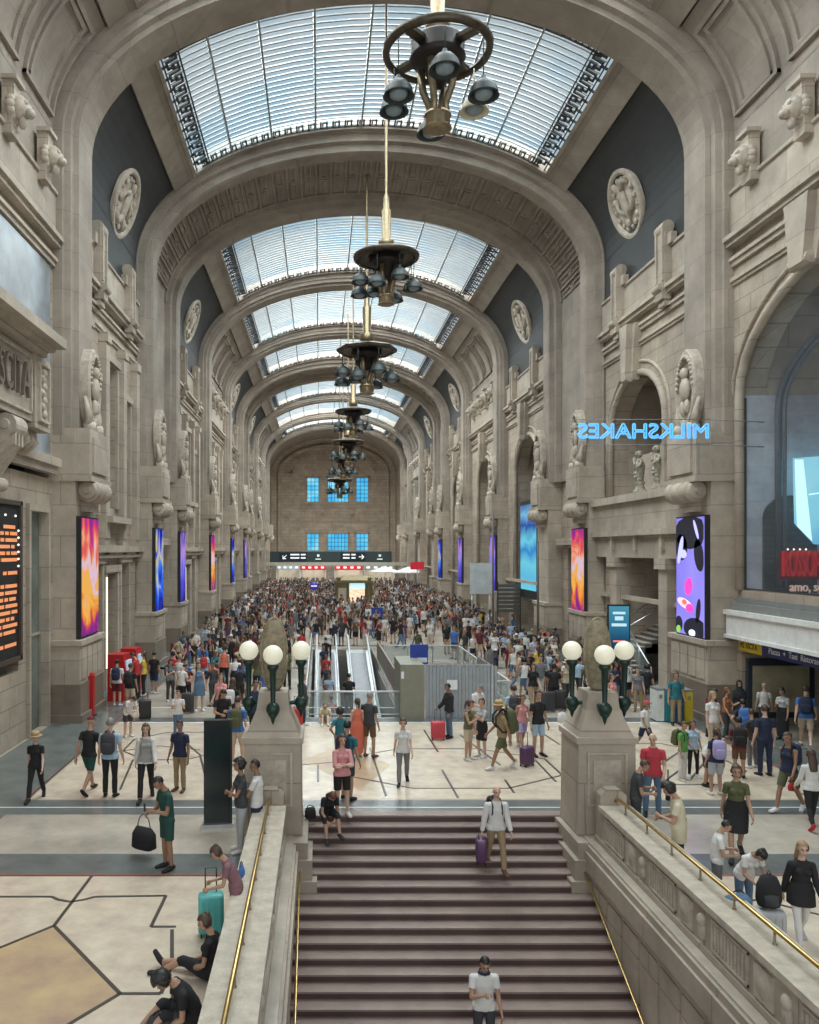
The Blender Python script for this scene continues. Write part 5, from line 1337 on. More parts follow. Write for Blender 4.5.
def make_body(p):
    J = skeleton(p); S_ = Shell(); fem = p.get('fem', False); k = p.get('girth', 1.0)
    T = J['T']; ax = T @ V3(1, 0, 0)
    if fem: tor = [(.158, .108), (.150, .105), (.118, .088), (.132, .10), (.105, .075), (.05, .05)]
    else: tor = [(.148, .105), (.145, .105), (.135, .10), (.152, .112), (.122, .09), (.06, .06)]
    tor = [(a * k, b * (k if k > 1 else 1)) for a, b in tor]
    if k > 1.1: tor[2] = (tor[2][0], tor[2][1] * 1.25)
    S_.limb([J['pel'] + V3(0, 0, -.03), J['pel'] + (J['waist'] - J['pel']) * .4, J['waist'], J['chest'], J['sho'] + T @ V3(0, 0, -.03), J['neck']], tor, 18, ax)
    S_.limb([J['shL'], J['shR']], [.050 * k, .050 * k], 12, V3(0, 1, 0))
    S_.limb([J['sho'], J['neck'], J['hb'] + J['headM'] @ V3(0, 0, .03)], [.062, .052, .050], 12)
    H = J['headM']; c = J['hc']
    S_.blob(c + H @ V3(0, .008, .025), (.074, .092, .092), H, 16); S_.blob(c + H @ V3(0, -.028, -.045), (.055, .060, .068), H, 14)
    S_.blob(c + H @ V3(0, -.094, -.012), (.013, .018, .022), H, 8); S_.blob(c + H @ V3(0, -.082, -.062), (.024, .012, .012), H, 8); S_.blob(c + H @ V3(0, -.083, .022), (.045, .012, .010), H, 8)
    for s in (-1, 1): S_.blob(c + H @ V3(s * .076, .012, -.008), (.011, .020, .030), H, 8)
    if fem:
        for s in (-1, 1): S_.blob(J['chest'] + T @ V3(s * .06, -.085, .0), (.05, .045, .05), T, 12)
    for n, s in (('L', 1), ('R', -1)):
        a, e, w_, d = J['sh' + n], J['el' + n], J['wr' + n], J['fd' + n]; q = k * (.88 if fem else 1)
        S_.limb([a, a + (e - a) * .35, e, ], [.052 * q, .047 * q, .037 * q], 12); S_.limb([e, e + (w_ - e) * .3, w_], [.038 * q, .039 * q, .024], 12)
        px = J['ax' + n]; fw = np.cross(d, px); fw /= np.linalg.norm(fw)
        # palm and five fingers, the thumb from the side of the palm
        up = fw if True else fw
        pc = w_ + d * .045
        S_.limb([w_ + d * .012, pc, w_ + d * .085], [(.017, .026), (.019, .038), (.015, .040)], 10, px)
        cu = R(p.get('curl' + n, p.get('curl', 28)))
        for i in range(4):
            off = (i - 1.5) * .0205; L0 = (.040, .046, .043, .034)[i]
            b0 = w_ + d * .088 + fw * off; inn = -px * s
            d1 = d * math.cos(cu) + inn * math.sin(cu); d2 = d * math.cos(2 * cu) + inn * math.sin(2 * cu)
            S_.limb([b0 - d * .01, b0 + d1 * L0, b0 + d1 * L0 + d2 * L0 * .85], [.0105, .0100, .0088], 8)
        # forward side carries the thumb
        fs = -1 if (fw @ (T @ V3(0, -1, 0))) < 0 else 1
        tb = w_ + d * .03 + fw * fs * .026; td = (d * .75 + fw * fs * .6 - px * s * .25); td /= np.linalg.norm(td)
        S_.limb([tb, tb + td * .035, tb + (td * .6 + d * .4) * .065], [.0125, .0115, .0095], 8)
        h, kn, an, to = J['hp' + n], J['kn' + n], J['an' + n], J['to' + n]; q = k ** .6
        S_.limb([h, h + (kn - h) * .3, kn], [.088 * q, .080 * q, .052 * q], 14); S_.limb([kn, kn + (an - kn) * .3, an], [.052 * q, .053 * q, .034], 12)
        ft = to - an; heel = an + V3(0, 0, 0) - ft * .28 + V3(0, 0, -.035) * (1 if abs(ft[2]) < .12 else .3)
        S_.limb([heel, an + ft * .3 + V3(0, 0, -.02), to], [.032, (.040, .038), (.042, .022)], 12)
    me = bpy.data.meshes.new('t'); me.from_pydata(S_.v, [], S_.f)
    r = evaluate(me, [('REMESH', dict(mode='VOXEL', voxel_size=VOX, use_smooth_shade=True)), ('SMOOTH', dict(factor=.5, iterations=2))])
    n = len(r.vertices); co = np.empty(n * 3); r.vertices.foreach_get('co', co); co = co.reshape(-1, 3)
    no = np.empty(n * 3); r.vertices.foreach_get('normal', no); no = no.reshape(-1, 3)
    fs = [tuple(q.vertices) for q in r.polygons]
    bpy.data.meshes.remove(r); bpy.data.meshes.remove(me)
    segs = [('torso', J['pel'] + V3(0, 0, -.05), J['waist'], .125), ('torso2', J['waist'], J['neck'], .125), ('head', J['hb'], J['hc'] + H @ V3(0, 0, .06), .07)]
    for n_ in 'LR':
        segs += [('ua' + n_, J['sh' + n_], J['el' + n_], .05), ('fa' + n_, J['el' + n_], J['wr' + n_], .035), ('hd' + n_, J['wr' + n_], J['wr' + n_] + J['fd' + n_] * .16, .03),
                 ('th' + n_, J['hp' + n_], J['kn' + n_], .08), ('sk' + n_, J['kn' + n_], J['an' + n_], .045), ('ft' + n_, J['an' + n_], J['to' + n_], .035)]
    D = []; TT = []
    for (_, a, b, r_) in segs:
        ab = b - a; t = np.clip(((co - a) @ ab) / (ab @ ab), 0, 1); D.append(np.linalg.norm(co - (a + t[:, None] * ab), axis=1) - r_); TT.append(t)
    D = np.array(D); TT = np.array(TT); k_ = D.argmin(0); t = TT[k_, np.arange(len(co))]
    nm = np.array([q[0][:2] for q in segs])[k_]; full = np.array([q[0] for q in segs])[k_]
    zmin = co[:, 2].min()
    hl = (co - J['hc']) @ H      # head-local coordinates
    return dict(J=J, co=co, no=no, fs=fs, nm=nm, full=full, t=t, zmin=zmin, hl=hl, p=p)
def sub(B, mask, off, taper=None):
    """faces whose corners all satisfy mask, pushed outward"""
    idx = -np.ones(len(mask), int); fs = []; vs = []
    for f in B['fs']:
        if all(mask[i] for i in f):
            g = []
            for i in f:
                if idx[i] < 0: idx[i] = len(vs); vs.append(i)
                g.append(idx[i])
            fs.append(g)
    vs = np.array(vs, int); o = off if np.isscalar(off) else off[vs][:, None]
    return B['co'][vs] + B['no'][vs] * o, fs
def to_mesh(name, co, fs, mats, z0, smooth=True):
    me = bpy.data.meshes.new(name); c = np.array(co) - np.array([0, 0, z0]); me.from_pydata(c.tolist(), [], [list(map(int, f)) for f in fs])
    for m in mats: me.materials.append(m)
    me.polygons.foreach_set('use_smooth', [smooth] * len(me.polygons)); me.update(); return me
PH = mat('placeholder', (.3, .3, .3))
EYE_M = mat('eye_and_brow_dark', (.02, .012, .01), .4); LIP = mat('lip', (.30, .10, .09), .5)
def garments(B, key):
    """key names a garment; returns (part name, mesh)"""
    nm, t, full, J = B['nm'], B['t'], B['full'], B['J']; co = B['co']; z0 = B['zmin']; T = J['T']
    rel = (co - J['pel']) @ T
    tor = (nm == 'to')
    upz = (co - J['neck']) @ T
    if key in ('tshirt', 'shirt', 'tank', 'jacket'):
        sl = {'tshirt': .55, 'shirt': 2, 'tank': -.1, 'jacket': 2}[key]
        m = (tor & (upz[:, 2] < -.012) | (nm == 'th')) & (rel[:, 2] > -.075) | ((nm == 'ua') & (t < sl)) | ((nm == 'fa') & (t < (.93 if sl > 1 else -1)))
        if key == 'tank': m = (tor & (upz[:, 2] < -.04) & (np.abs(upz[:, 0]) < .15) | (nm == 'th')) & (rel[:, 2] > -.04)
        off = np.full(len(t), .014); low = np.clip((.25 - rel[:, 2]) / .3, 0, 1); off += low * .006
        off[nm == 'ua'] = .012 + .01 * t[nm == 'ua']
        if key == 'jacket': off += .012
        v, f = sub(B, m, off); return ({'tshirt': 'shirt', 'tank': 'top', 'jacket': 'jacket'}.get(key, key), v, f)
    if key in ('trousers', 'shorts', 'leggings'):
        m = tor & (rel[:, 2] < .10) | (nm == 'th') | ((nm == 'sk') & (t < (.95 if key != 'shorts' else -1)))
        if key == 'shorts': m = tor & (rel[:, 2] < .10) | ((nm == 'th') & (t < .82))
        off = np.full(len(t), .009 if key != 'leggings' else .004)
        if key == 'shorts': off += .016 * np.where(nm == 'th', t, 0)
        if key == 'trousers': off += .012 * np.where(nm == 'sk', t, 0)
        v, f = sub(B, m, off); return ('shorts' if key == 'shorts' else 'trousers', v, f)
    if key == 'collar':
        m = ((nm == 'to') | (nm == 'he')) & (upz[:, 2] > -.045) & (upz[:, 2] < .02); v, f = sub(B, m, .022); return ('collar', v, f)
    if key == 'shoes':
        m = (nm == 'ft') | ((nm == 'sk') & (t > .95)); v, f = sub(B, m, .008); return ('shoe', v, f)
    if key in ('skirt', 'dress', 'longdress', 'longtop'):
        zb = {'skirt': .52, 'dress': .56, 'longdress': .12, 'longtop': .70}[key] + z0; zt = J['waist'][2] + .03
        legs = ((nm == 'th') | (nm == 'sk') | tor)
        rings = []
        for i in range(13):
            z = zt + (zb - zt) * i / 12; m = legs & (np.abs(co[:, 2] - max(z, z0 + .1)) < .03)
            if m.sum() < 4: continue
            q = co[m]; lo, hi = q.min(0), q.max(0); c = (lo + hi) / 2; r = (hi - lo) / 2 + .028 + .012 * i / 12
            if rings: r = np.maximum(r, last * .985)
            last = r
            fl_ = 1 + (.0 if i < 4 else .03)
            rings.append([(c[0] + r[0] * math.cos(a) * (1 + .03 * math.sin(a * 7) * i / 12), c[1] + r[1] * math.sin(a) * (1 + .03 * math.cos(a * 6) * i / 12), z) for a in [2 * PI * j / 28 for j in range(28)]])
        v = [p for r in rings for p in r]; n = 28
        f = [(i * n + j, i * n + (j + 1) % n, (i + 1) * n + (j + 1) % n, (i + 1) * n + j) for i in range(len(rings) - 1) for j in range(n)]
        return ('skirt' if key != 'longtop' else 'top_hem', np.array(v), f)
    if key in ('short_hair', 'long_hair', 'pony_hair', 'curly_hair', 'cap', 'sun_hat', 'headscarf', 'bun_hair'):
        h = B['hl']; hd = (nm == 'he') & (h[:, 2] > -.12)
        nofar = np.abs(h[:, 0]) < .0815
        if key == 'cap': m = hd & (h[:, 2] > .045)
        elif key == 'short_hair': m = hd & nofar & (((h[:, 1] > -.01) & (h[:, 2] > -.03)) | (h[:, 2] > .062 - .0 * h[:, 1])) 
        elif key == 'sun_hat': m = hd & (h[:, 2] > .03)
        elif key == 'headscarf': m = hd & ((h[:, 1] > -.045) | (h[:, 2] > .055))
        else: m = hd & (((h[:, 1] > -.015) & (h[:, 2] > -.10)) | (h[:, 2] > .062))
        o = {'cap': .014, 'short_hair': .013, 'curly_hair': .04, 'headscarf': .022}.get(key, .018)
        v, f = sub(B, m, o); v = list(map(tuple, v)); f = [tuple(q) for q in f]
        H = J['headM']; S_ = Shell(); c = J['hc']
        if key == 'long_hair':
            S_.limb([c + H @ V3(0, .05, .04), c + H @ V3(0, .075, -.06), J['neck'] + T @ V3(0, .085, -.02), J['neck'] + T @ V3(0, .12, -.16)], [(.08, .05), (.085, .045), (.095, .035), (.075, .022)], 14, H @ V3(1, 0, 0))
        if key == 'pony_hair':
            S_.limb([c + H @ V3(0, .09, .05), c + H @ V3(0, .135, .01), c + H @ V3(0, .13, -.10), c + H @ V3(0, .11, -.2)], [.03, .032, .028, .012], 10)
        if key == 'bun_hair': S_.blob(c + H @ V3(0, .075, .09), (.045, .045, .045), H)
        if key == 'curly_hair':
            rr = random.Random(2)
            for i in range(26):
                a, b_ = rr.uniform(0, 2 * PI), rr.uniform(-.1, 1.4); q = V3(.085 * math.cos(b_) * math.cos(a), .10 * math.cos(b_) * math.sin(a) + .02, .10 * math.sin(b_) + .03)
                if q[1] > -.05: S_.blob(c + H @ q, (.036, .036, .036), H, 8)
        if key == 'cap': S_.rings([[c + H @ (V3(0, -.09, .052) + V3(.068 * math.cos(a), -.075 * max(0, -math.sin(a)) + .02 * max(0, math.sin(a)), dz)) for a in [2 * PI * j / 20 for j in range(20)]] for dz in (0, .012)])
        if key == 'sun_hat':
            S_.rings([[c + H @ V3(r * math.cos(a), r * math.sin(a) * 1.05 + .0, .05 + dz) for a in [2 * PI * j / 24 for j in range(24)]] for (r, dz) in ((.09, 0), (.17, -.012), (.175, -.006), (.09, .012))])
            S_.rings([[c + H @ V3(r * math.cos(a), r * math.sin(a) * 1.15, .05 + dz) for a in [2 * PI * j / 24 for j in range(24)]] for (r, dz) in ((.098, 0), (.094, .07), (.075, .10), (.02, .105))])
        if key == 'headscarf':
            S_.limb([c + H @ V3(0, .03, .02), J['neck'] + T @ V3(0, .01, .03), J['sho'] + T @ V3(0, 0, -.05), J['chest'] + T @ V3(0, 0, -.1)], [(.09, .09), (.10, .10), (.20, .14), (.22, .15)], 16, T @ V3(1, 0, 0))
        b0 = len(v); v += S_.v; f += [tuple(i + b0 for i in q) for q in S_.f]
        return ({'cap': 'cap', 'sun_hat': 'sun_hat', 'headscarf': 'headscarf'}.get(key, 'hair'), np.array(v), f)
POSES = {
 'stand': dict(elL=14, elR=18, hfL=4, knL=6, abL=9, abR=10),
 'stand2': dict(fem=True, side=-2, hoL=4, elL=20, elR=12, hfR=6, knR=10, turn=14),
 'rest': dict(sfL=10, elL=50, twL=20, elR=15, turn=-18, nod=6, hoR=6),
 'walk': dict(hfL=24, knL=6, hfR=-16, knR=24, ftR=-30, sfL=-18, sfR=22, elL=12, elR=22, lean=4),
 'walkf': dict(fem=True, hfL=-15, knL=22, ftL=-28, hfR=23, knR=5, sfL=20, sfR=-16, elL=24, elR=12, lean=3),
 'carry': dict(hfL=18, knL=5, hfR=-13, knR=20, ftR=-22, sfR=2, elR=4, abR=12, sfL=12, elL=20, curlR=70, lean=2),
 'phone': dict(sfL=22, elL=95, twL=35, sfR=18, elR=80, twR=30, nod=28, curl=45, hunch=8, knL=5),
 'phonem': dict(sfL=8, elL=15, sfR=22, elR=105, twR=40, nod=22, curlR=50, hfL=5, knL=8),
 'phonef': dict(fem=True, sfL=8, elL=15, sfR=22, elR=105, twR=30, nod=22, curlR=50, hfL=5, knL=8),
 'crossed': dict(fem=True, sfL=28, elL=88, twL=68, sfR=28, elR=92, twR=68, abL=6, abR=6, nod=4, hfL=4),
 'crossedm': dict(sfL=26, elL=88, twL=65, sfR=26, elR=92, twR=65, nod=6, turn=20),
 'straps': dict(sfL=12, elL=128, twL=12, sfR=12, elR=120, twR=12, curl=70, turn=10),
 'hips': dict(sfL=-28, abL=38, elL=82, twL=60, sfR=-5, elR=10, knR=8),
 'pull': dict(hfL=20, knL=5, hfR=-14, knR=20, ftR=-25, sfR=-28, elR=8, sfL=16, elL=20, curlR=75, lean=6),
 'standpull': dict(sfR=18, elR=25, abR=12, curlR=75, sfL=5, elL=14, nod=10),
 'stoop': dict(lean=34, hunch=14, nod=18, sfL=42, elL=30, sfR=38, elR=34, hfL=8, knL=16, hfR=4, knR=12, curl=45),
 'stooph': dict(lean=30, hunch=10, nod=26, sfL=50, elL=55, twL=20, sfR=48, elR=62, twR=20, fem=True, curl=45),
 'sitstep': dict(fem=True, lean=24, hunch=20, nod=18, hfL=92, knL=72, hfR=80, knR=60, hoL=6, hoR=8, sfL=44, elL=62, twL=40, sfR=50, elR=50, twR=30, curl=50),
 'sitfloor': dict(lean=14, hunch=20, nod=30, hfL=112, knL=52, hfR=118, knR=68, ftL=8, ftR=4, sfL=38, elL=62, twL=30, sfR=40, elR=60, twR=30, curl=45),
 'sitfloorf': dict(fem=True, lean=-8, hunch=12, nod=20, turn=20, hfL=112, knL=52, hfR=93, knR=9, ftL=8, ftR=62, sfL=12, elL=62, twL=25, sfR=14, elR=70, twR=30, curl=40),
 'leanback': dict(fem=True, lean=10, hunch=16, nod=20, sfL=40, elL=62, twL=20, sfR=34, elR=84, twR=30, curl=40),
 'big': dict(girth=1.16, elL=16, elR=22, abL=14, abR=14, hfL=5, knL=8),
 'gesture': dict(fem=True, sfL=34, elL=88, twL=-15, sfR=8, elR=30, turn=24, curlL=20, hfR=8, knR=14),
}
POSE_CACHE = {}; MESH_CACHE = {}
def body_of(pose):
    if pose not in POSE_CACHE: POSE_CACHE[pose] = make_body(POSES[pose])
    return POSE_CACHE[pose]
def mesh_of(pose, key):
    k = (pose, key)
    if k in MESH_CACHE: return MESH_CACHE[k]
    B = body_of(pose)
    if key == 'body':
        J = B['J']; H = J['headM']; c = J['hc']; sh = Shell()
        co = list(map(tuple, B['co'])); fs = list(B['fs']); mi = [0] * len(fs)
        for s in (-1, 1):
            for (q, r) in (((s * .030, -.0865, .0035), (.012, .006, .007)), ((s * .031, -.094, .026), (.019, .005, .0045))): sh.blob(c + H @ V3(*q), r, H, 8)
        n1 = len(sh.f); sh.blob(c + H @ V3(0, -.0945, -.062), (.021, .004, .007), H, 8)
        b0 = len(co); co += sh.v; fs += [tuple(i + b0 for i in q) for q in sh.f]; mi += [1] * n1 + [2] * (len(sh.f) - n1)
        me = to_mesh('body', co, fs, [PH, EYE_M, LIP], B['zmin']); me.polygons.foreach_set('material_index', mi)
        r = ('body', me)
    else:
        nm, v, f = garments(B, key); r = (nm, to_mesh(nm, v, f, [PH], B['zmin']))
    MESH_CACHE[k] = r; return r
SK = {'light': mat('skin_light', (.56, .36, .27), .5, var=.05), 'mid': mat('skin_mid', (.42, .25, .17), .5, var=.05), 'tan': mat('skin_tan', (.28, .155, .095), .5, var=.05), 'dark': mat('skin_dark', (.10, .055, .035), .5, var=.05)}
HAIRC = {'black': (.012, .010, .009), 'brown': (.06, .033, .02), 'fair': (.30, .20, .11), 'grey': (.22, .21, .20), 'auburn': (.12, .045, .02)}
CLO = {'black': (.014, .014, .016), 'white': (.62, .61, .59), 'navy': (.018, .026, .06), 'grey': (.16, .16, .165), 'charcoal': (.045, .047, .052), 'red': (.42, .03, .03), 'crimson': (.5, .05, .07),
       'pink': (.62, .28, .28), 'coral': (.65, .16, .10), 'teal': (.02, .14, .17), 'blue': (.05, .14, .38), 'light blue': (.34, .46, .58), 'denim': (.10, .17, .27), 'khaki': (.30, .215, .12),
       'beige': (.48, .40, .29), 'cream': (.60, .55, .40), 'olive': (.09, .095, .045), 'green': (.10, .30, .07), 'dark green': (.012, .055, .045), 'brown': (.12, .065, .035), 'rust': (.32, .10, .035),
       'maroon': (.13, .018, .025), 'purple': (.10, .04, .11), 'yellow': (.62, .42, .05), 'lilac': (.36, .32, .55), 'mauve': (.20, .10, .12), 'turquoise': (.10, .42, .40), 'silver': (.4, .41, .42), 'straw': (.42, .30, .15)}
def clo(n): return mat('cloth_' + n.replace(' ', '_'), CLO[n], .85, scale=5, var=.07)
def hairm(n): return mat('hair_' + n, HAIRC[n], .5, scale=30, var=.25)
def person(label, x, y, z, face, pose, top, bottom, hair=('short_hair', 'brown'), skin='mid', shoes='white', h=1.72, group=None, extra=()):
    """face: heading in degrees, 0 = towards the camera, 90 = towards +x.  top/bottom = (garment, colour)"""
    t = thing('person', label, 'person', (x, y, z), R(face), group); k = h / 1.72; t.scale = (k, k, k)
    items = [('body', SK[skin])]
    if top: items.append((top[0], clo(top[1])))
    if bottom: items.append((bottom[0], clo(bottom[1])))
    for e in extra: items.append((e[0], clo(e[1])))
    if hair: items.append((hair[0], hairm(hair[1]) if hair[1] in HAIRC and hair[0].endswith('hair') else clo(hair[1])))
    if shoes: items.append(('shoes', clo(shoes)))
    for key, m in items:
        nm, me = mesh_of(pose, key); o = bpy.data.objects.new(nm, me); COL.objects.link(o); o.parent = t
        o.material_slots[0].link = 'OBJECT'; o.material_slots[0].material = m
    return t
def world_pt(t, pose, joint, off=(0, 0, 0)):
    B = body_of(pose); q = B['J'][joint] - np.array([0, 0, B['zmin']]); k = t.scale[0]; a = t.rotation_euler.z
    v = rotz(a) @ ((q + np.array(off)) * k); return (t.location.x + v[0], t.location.y + v[1], t.location.z + v[2])
# things people carry
def backpack(t, pose, col, label, s=1.0, strap=True):
    B = body_of(pose); J = B['J']; T = J['T']; a = t.rotation_euler.z; k = t.scale[0]
    c = (J['waist'] + J['sho']) / 2 + T @ V3(0, .125, 0) - np.array([0, 0, B['zmin']]); w_ = rotz(a) @ (c * k)
    o = thing('backpack', label, 'backpack', (t.location.x + w_[0], t.location.y + w_[1], t.location.z + w_[2]), a)
    ln = math.atan2(-T[1, 2], T[2, 2]); o.rotation_euler = (ln, 0, a) if False else (math.atan2(T[2, 1], T[2, 2]), 0, a); o.scale = (k * s,) * 3
    def pil(mb, c, hw, dy, hh, y0):
        rg = []
        for (yy, f) in ((y0, .82), (y0 + dy * .12, 1), (y0 + dy * .7, 1), (y0 + dy, .78)):
            rg.append([(c[0] + hw * f * math.copysign(abs(math.cos(q)) ** .5, math.cos(q)), yy, c[1] + hh * f * math.copysign(abs(math.sin(q)) ** .5, math.sin(q))) for q in [2 * PI * j / 24 for j in range(24)]])
        mb.loft(rg)
    b = MB(); pil(b, (0, 0), .15, .17, .235, 0); part(b, 'body', [clo(col)], o)
    b = MB(); pil(b, (0, -.08), .115, .06, .12, .15); part(b, 'front_pocket', [clo(col)], o)
    if strap:
        for q in (-1, 1):
            b = MB(); b.tube([(q * .08, .0, .2), (q * .085, -.10, .235), (q * .095, -.215, .12), (q * .10, -.225, -.02), (q * .115, -.12, -.17), (q * .11, .02, -.19)], .017, 8); part(b, 'strap', [clo('black' if col != 'black' else 'charcoal')], o)
    b = MB(); b.tube([(-.035, .03, .22), (-.03, .03, .27), (.03, .03, .27), (.035, .03, .22)], .008, 6); part(b, 'loop', [clo('black')], o)
    return o
def suitcase(x, y, z, face, col, label, h=.62, w_=.40, d=.25, tele=True, group=None, lie=False):
    o = thing('suitcase', label, 'suitcase', (x, y, z), R(face), group)
    b = MB(); rg = []
    for (zz, f) in ((.06, .88), (.09, 1), (h - .04, 1), (h, .9)):
        rg.append([(w_ / 2 * f * math.copysign(abs(math.cos(q)) ** .35, math.cos(q)), d / 2 * f * math.copysign(abs(math.sin(q)) ** .35, math.sin(q)), zz) for q in [2 * PI * (j + .5) / 28 for j in range(28)]])
    b.loft(rg)
    for i in range(4): xx = -w_ * .33 + i * w_ * .22; b.box(xx - .012, xx + .012, -d / 2 - .008, -d / 2 + .02, .13, h - .08); b.box(xx - .012, xx + .012, d / 2 - .02, d / 2 + .008, .13, h - .08)
    part(b, 'shell', [mat('case_' + col.replace(' ', '_'), CLO[col], .4)], o)
    for sx in (-1, 1):
        for sy in (-1, 1):
            b = MB(); b.lathe([(.001, -.012), (.028, -.012), (.028, .012), (.001, .012)], (sx * w_ * .38, sy * d * .36, .03), 12, axis='x'); part(b, 'wheel', [DARK], o)
    b = MB(); top = h + (.38 if tele else .035); xx = w_ * .22
    b.tube([(-xx, d * .25, h - .02), (-xx, d * .25, top), (xx, d * .25, top), (xx, d * .25, h - .02)], .011, 6); part(b, 'handle', [DARK], o)
    return o
def handbag(x, y, z, face, col, label, w_=.3, h=.24, d=.12, strap=.22, name='bag'):
    o = thing(name, label, 'bag', (x, y, z), R(face)); b = MB(); rg = []
    for (zz, f) in ((0, .8), (.03, 1), (h * .7, .95), (h, .72)):
        rg.append([(w_ / 2 * f * math.copysign(abs(math.cos(q)) ** .6, math.cos(q)), d / 2 * f * (1 if zz < h else .4) * math.copysign(abs(math.sin(q)) ** .6, math.sin(q)), zz) for q in [2 * PI * j / 24 for j in range(24)]])
    b.loft(rg); part(b, 'body', [clo(col)], o)
    b = MB(); b.tube([(w_ * .3 * math.cos(a), 0, h * .9 + strap * math.sin(a)) for a in [PI * i / 10 for i in range(11)]], .010, 6); part(b, 'handle', [clo('black' if col != 'black' else 'charcoal')], o)
    return o
def in_hand(t, pose, side, col, label, **kw):
    p = world_pt(t, pose, 'wr' + side); B = body_of(pose); d = rotz(t.rotation_euler.z) @ B['J']['fd' + side]
    h = kw.get('h', .24); st_ = kw.get('strap', .22)
    return handbag(p[0] + d[0] * .1, p[1] + d[1] * .1, max(t.location.z + .01, p[2] + d[2] * .1 - h * .9 - st_ + .0), math.degrees(t.rotation_euler.z) + 90, col, label, **kw)
def phone(t, pose, side, label):
    p = world_pt(t, pose, 'wr' + side); B = body_of(pose); d = rotz(t.rotation_euler.z) @ B['J']['fd' + side]
    o = thing('phone', label, 'phone', (p[0] + d[0] * .12, p[1] + d[1] * .12, p[2] + d[2] * .12 + .05), t.rotation_euler.z)
    b = MB(); b.box(-.037, .037, -.045, -.036, -.075, .075); part(b, 'case', [DARK], o); b = MB(); b.box(-.034, .034, -.036, -.0345, -.07, .07); part(b, 'screen', [em('phone_glow', (.5, .6, .7), .4)], o); return o

taken = []
def PP(label, px, py, hpx, face, pose, top, bottom, hair, skin='mid', shoes='white', z=0., extra=(), group=None, h=None, sit=False):
    """person whose feet stand on level z at that spot of the photograph; hpx = standing height there"""
    x, y = F(px, py, z); hh = h or (hpx * y / 800)
    hh = min(1.92, max(1.5, hh))
    taken.append((x, y)); return person(label, x, y, z, face, pose, top, bottom, hair, skin, shoes, hh, group, extra)
BK, BR_, FA, GR = 'black', 'brown', 'fair', 'grey'
# ---- left foreground
PP('woman in straw sun hat, black top and black trousers, walking alone on grey marble', 36, 800, 68, 5, 'walkf', ('tshirt', 'black'), ('trousers', 'black'), ('sun_hat', 'straw'), 'light', 'black')
PP('man in dark cap, black t-shirt and green shorts walking away beside the backpack man', 89, 793, 77, 160, 'walk', ('tshirt', 'black'), ('shorts', 'dark green'), ('cap', 'maroon'), 'mid', 'black')
p = PP('grey-haired man in light blue shirt and black trousers seen from behind', 110, 797, 79, 180, 'stand', ('tshirt', 'light blue'), ('trousers', 'black'), ('short_hair', GR), 'light', 'black')
backpack(p, 'stand', 'charcoal', 'dark grey backpack on the man in the light blue shirt')
PP('woman in open white cardigan over black outfit, walking towards the stairs', 146, 800, 77, 8, 'walkf', ('shirt', 'white'), ('trousers', 'black'), ('long_hair', BR_), 'light', 'black', extra=(('tank', 'black'),))
PP('man in navy polo shirt and khaki trousers, standing by the dark totem crowd', 180, 791, 70, -20, 'stand', ('tshirt', 'navy'), ('trousers', 'khaki'), ('short_hair', BK), 'tan', 'brown')
p = PP('young man in dark green t-shirt and shorts looking at his phone', 167, 869, 96, -55, 'phone', ('tshirt', 'dark green'), ('shorts', 'dark green'), ('short_hair', BK), 'tan', 'black')
phone(p, 'phone', 'L', 'phone held by the young man in dark green')
handbag(*F(144, 857), .17, -30, 'black', 'black holdall hanging beside the young man in dark green', w_=.55, h=.42, d=.26, strap=.3, name='holdall')
PP('person in white top with backpack straps, beyond the navy polo man', 178, 737, 32 + 8, 10, 'straps', ('tshirt', 'white'), ('trousers', 'denim'), ('short_hair', BR_), 'light', 'white')
# two by the left parapet
PP('curly haired woman in black with arms crossed and grey trousers, leaning at parapet head', 241, 851, 91, -70, 'crossed', ('tshirt', 'charcoal'), ('trousers', 'silver'), ('curly_hair', BK), 'tan', 'white')
PP('man in white t-shirt and dark shorts leaning on the parapet end', 257, 849, 88, -100, 'crossedm', ('tshirt', 'white'), ('shorts', 'navy'), ('short_hair', BK), 'tan', 'white')
p = PP('woman in mauve top and black trousers leaning beside the left parapet', 236, 942, 102, -85, 'leanback', ('tshirt', 'mauve'), ('trousers', 'black'), ('bun_hair', BR_), 'mid', 'black')
x, y = F(241, 925); handbag(x + .0, y, .62, 80, 'blue', 'bright blue paper bag on the hip of the woman in mauve', w_=.26, h=.34, d=.1, strap=.1)
x, y = F(211, 935); suitcase(x, y, 0, 10, 'turquoise', 'turquoise suitcase standing in front of the woman in mauve', h=.66)
# sitting along the parapet at the bottom left
person('woman in black sitting against the left parapet, legs outstretched to the left', -1.55, 11.4, 0, -104, 'sitfloorf', ('tshirt', 'black'), ('shorts', 'black'), ('bun_hair', 'brown'), 'mid', 'black', 1.70)
person('dark haired man in black sitting low at bottom left and looking down', -1.62, 10.25, 0, -66, 'sitfloor', ('tshirt', 'black'), ('shorts', 'charcoal'), ('curly_hair', 'black'), 'mid', 'black', 1.72)
handbag(-2.0, 10.0, 0, 20, 'charcoal', 'small dark rucksack on the floor by the seated pair', w_=.34, h=.3, d=.2, strap=.07)
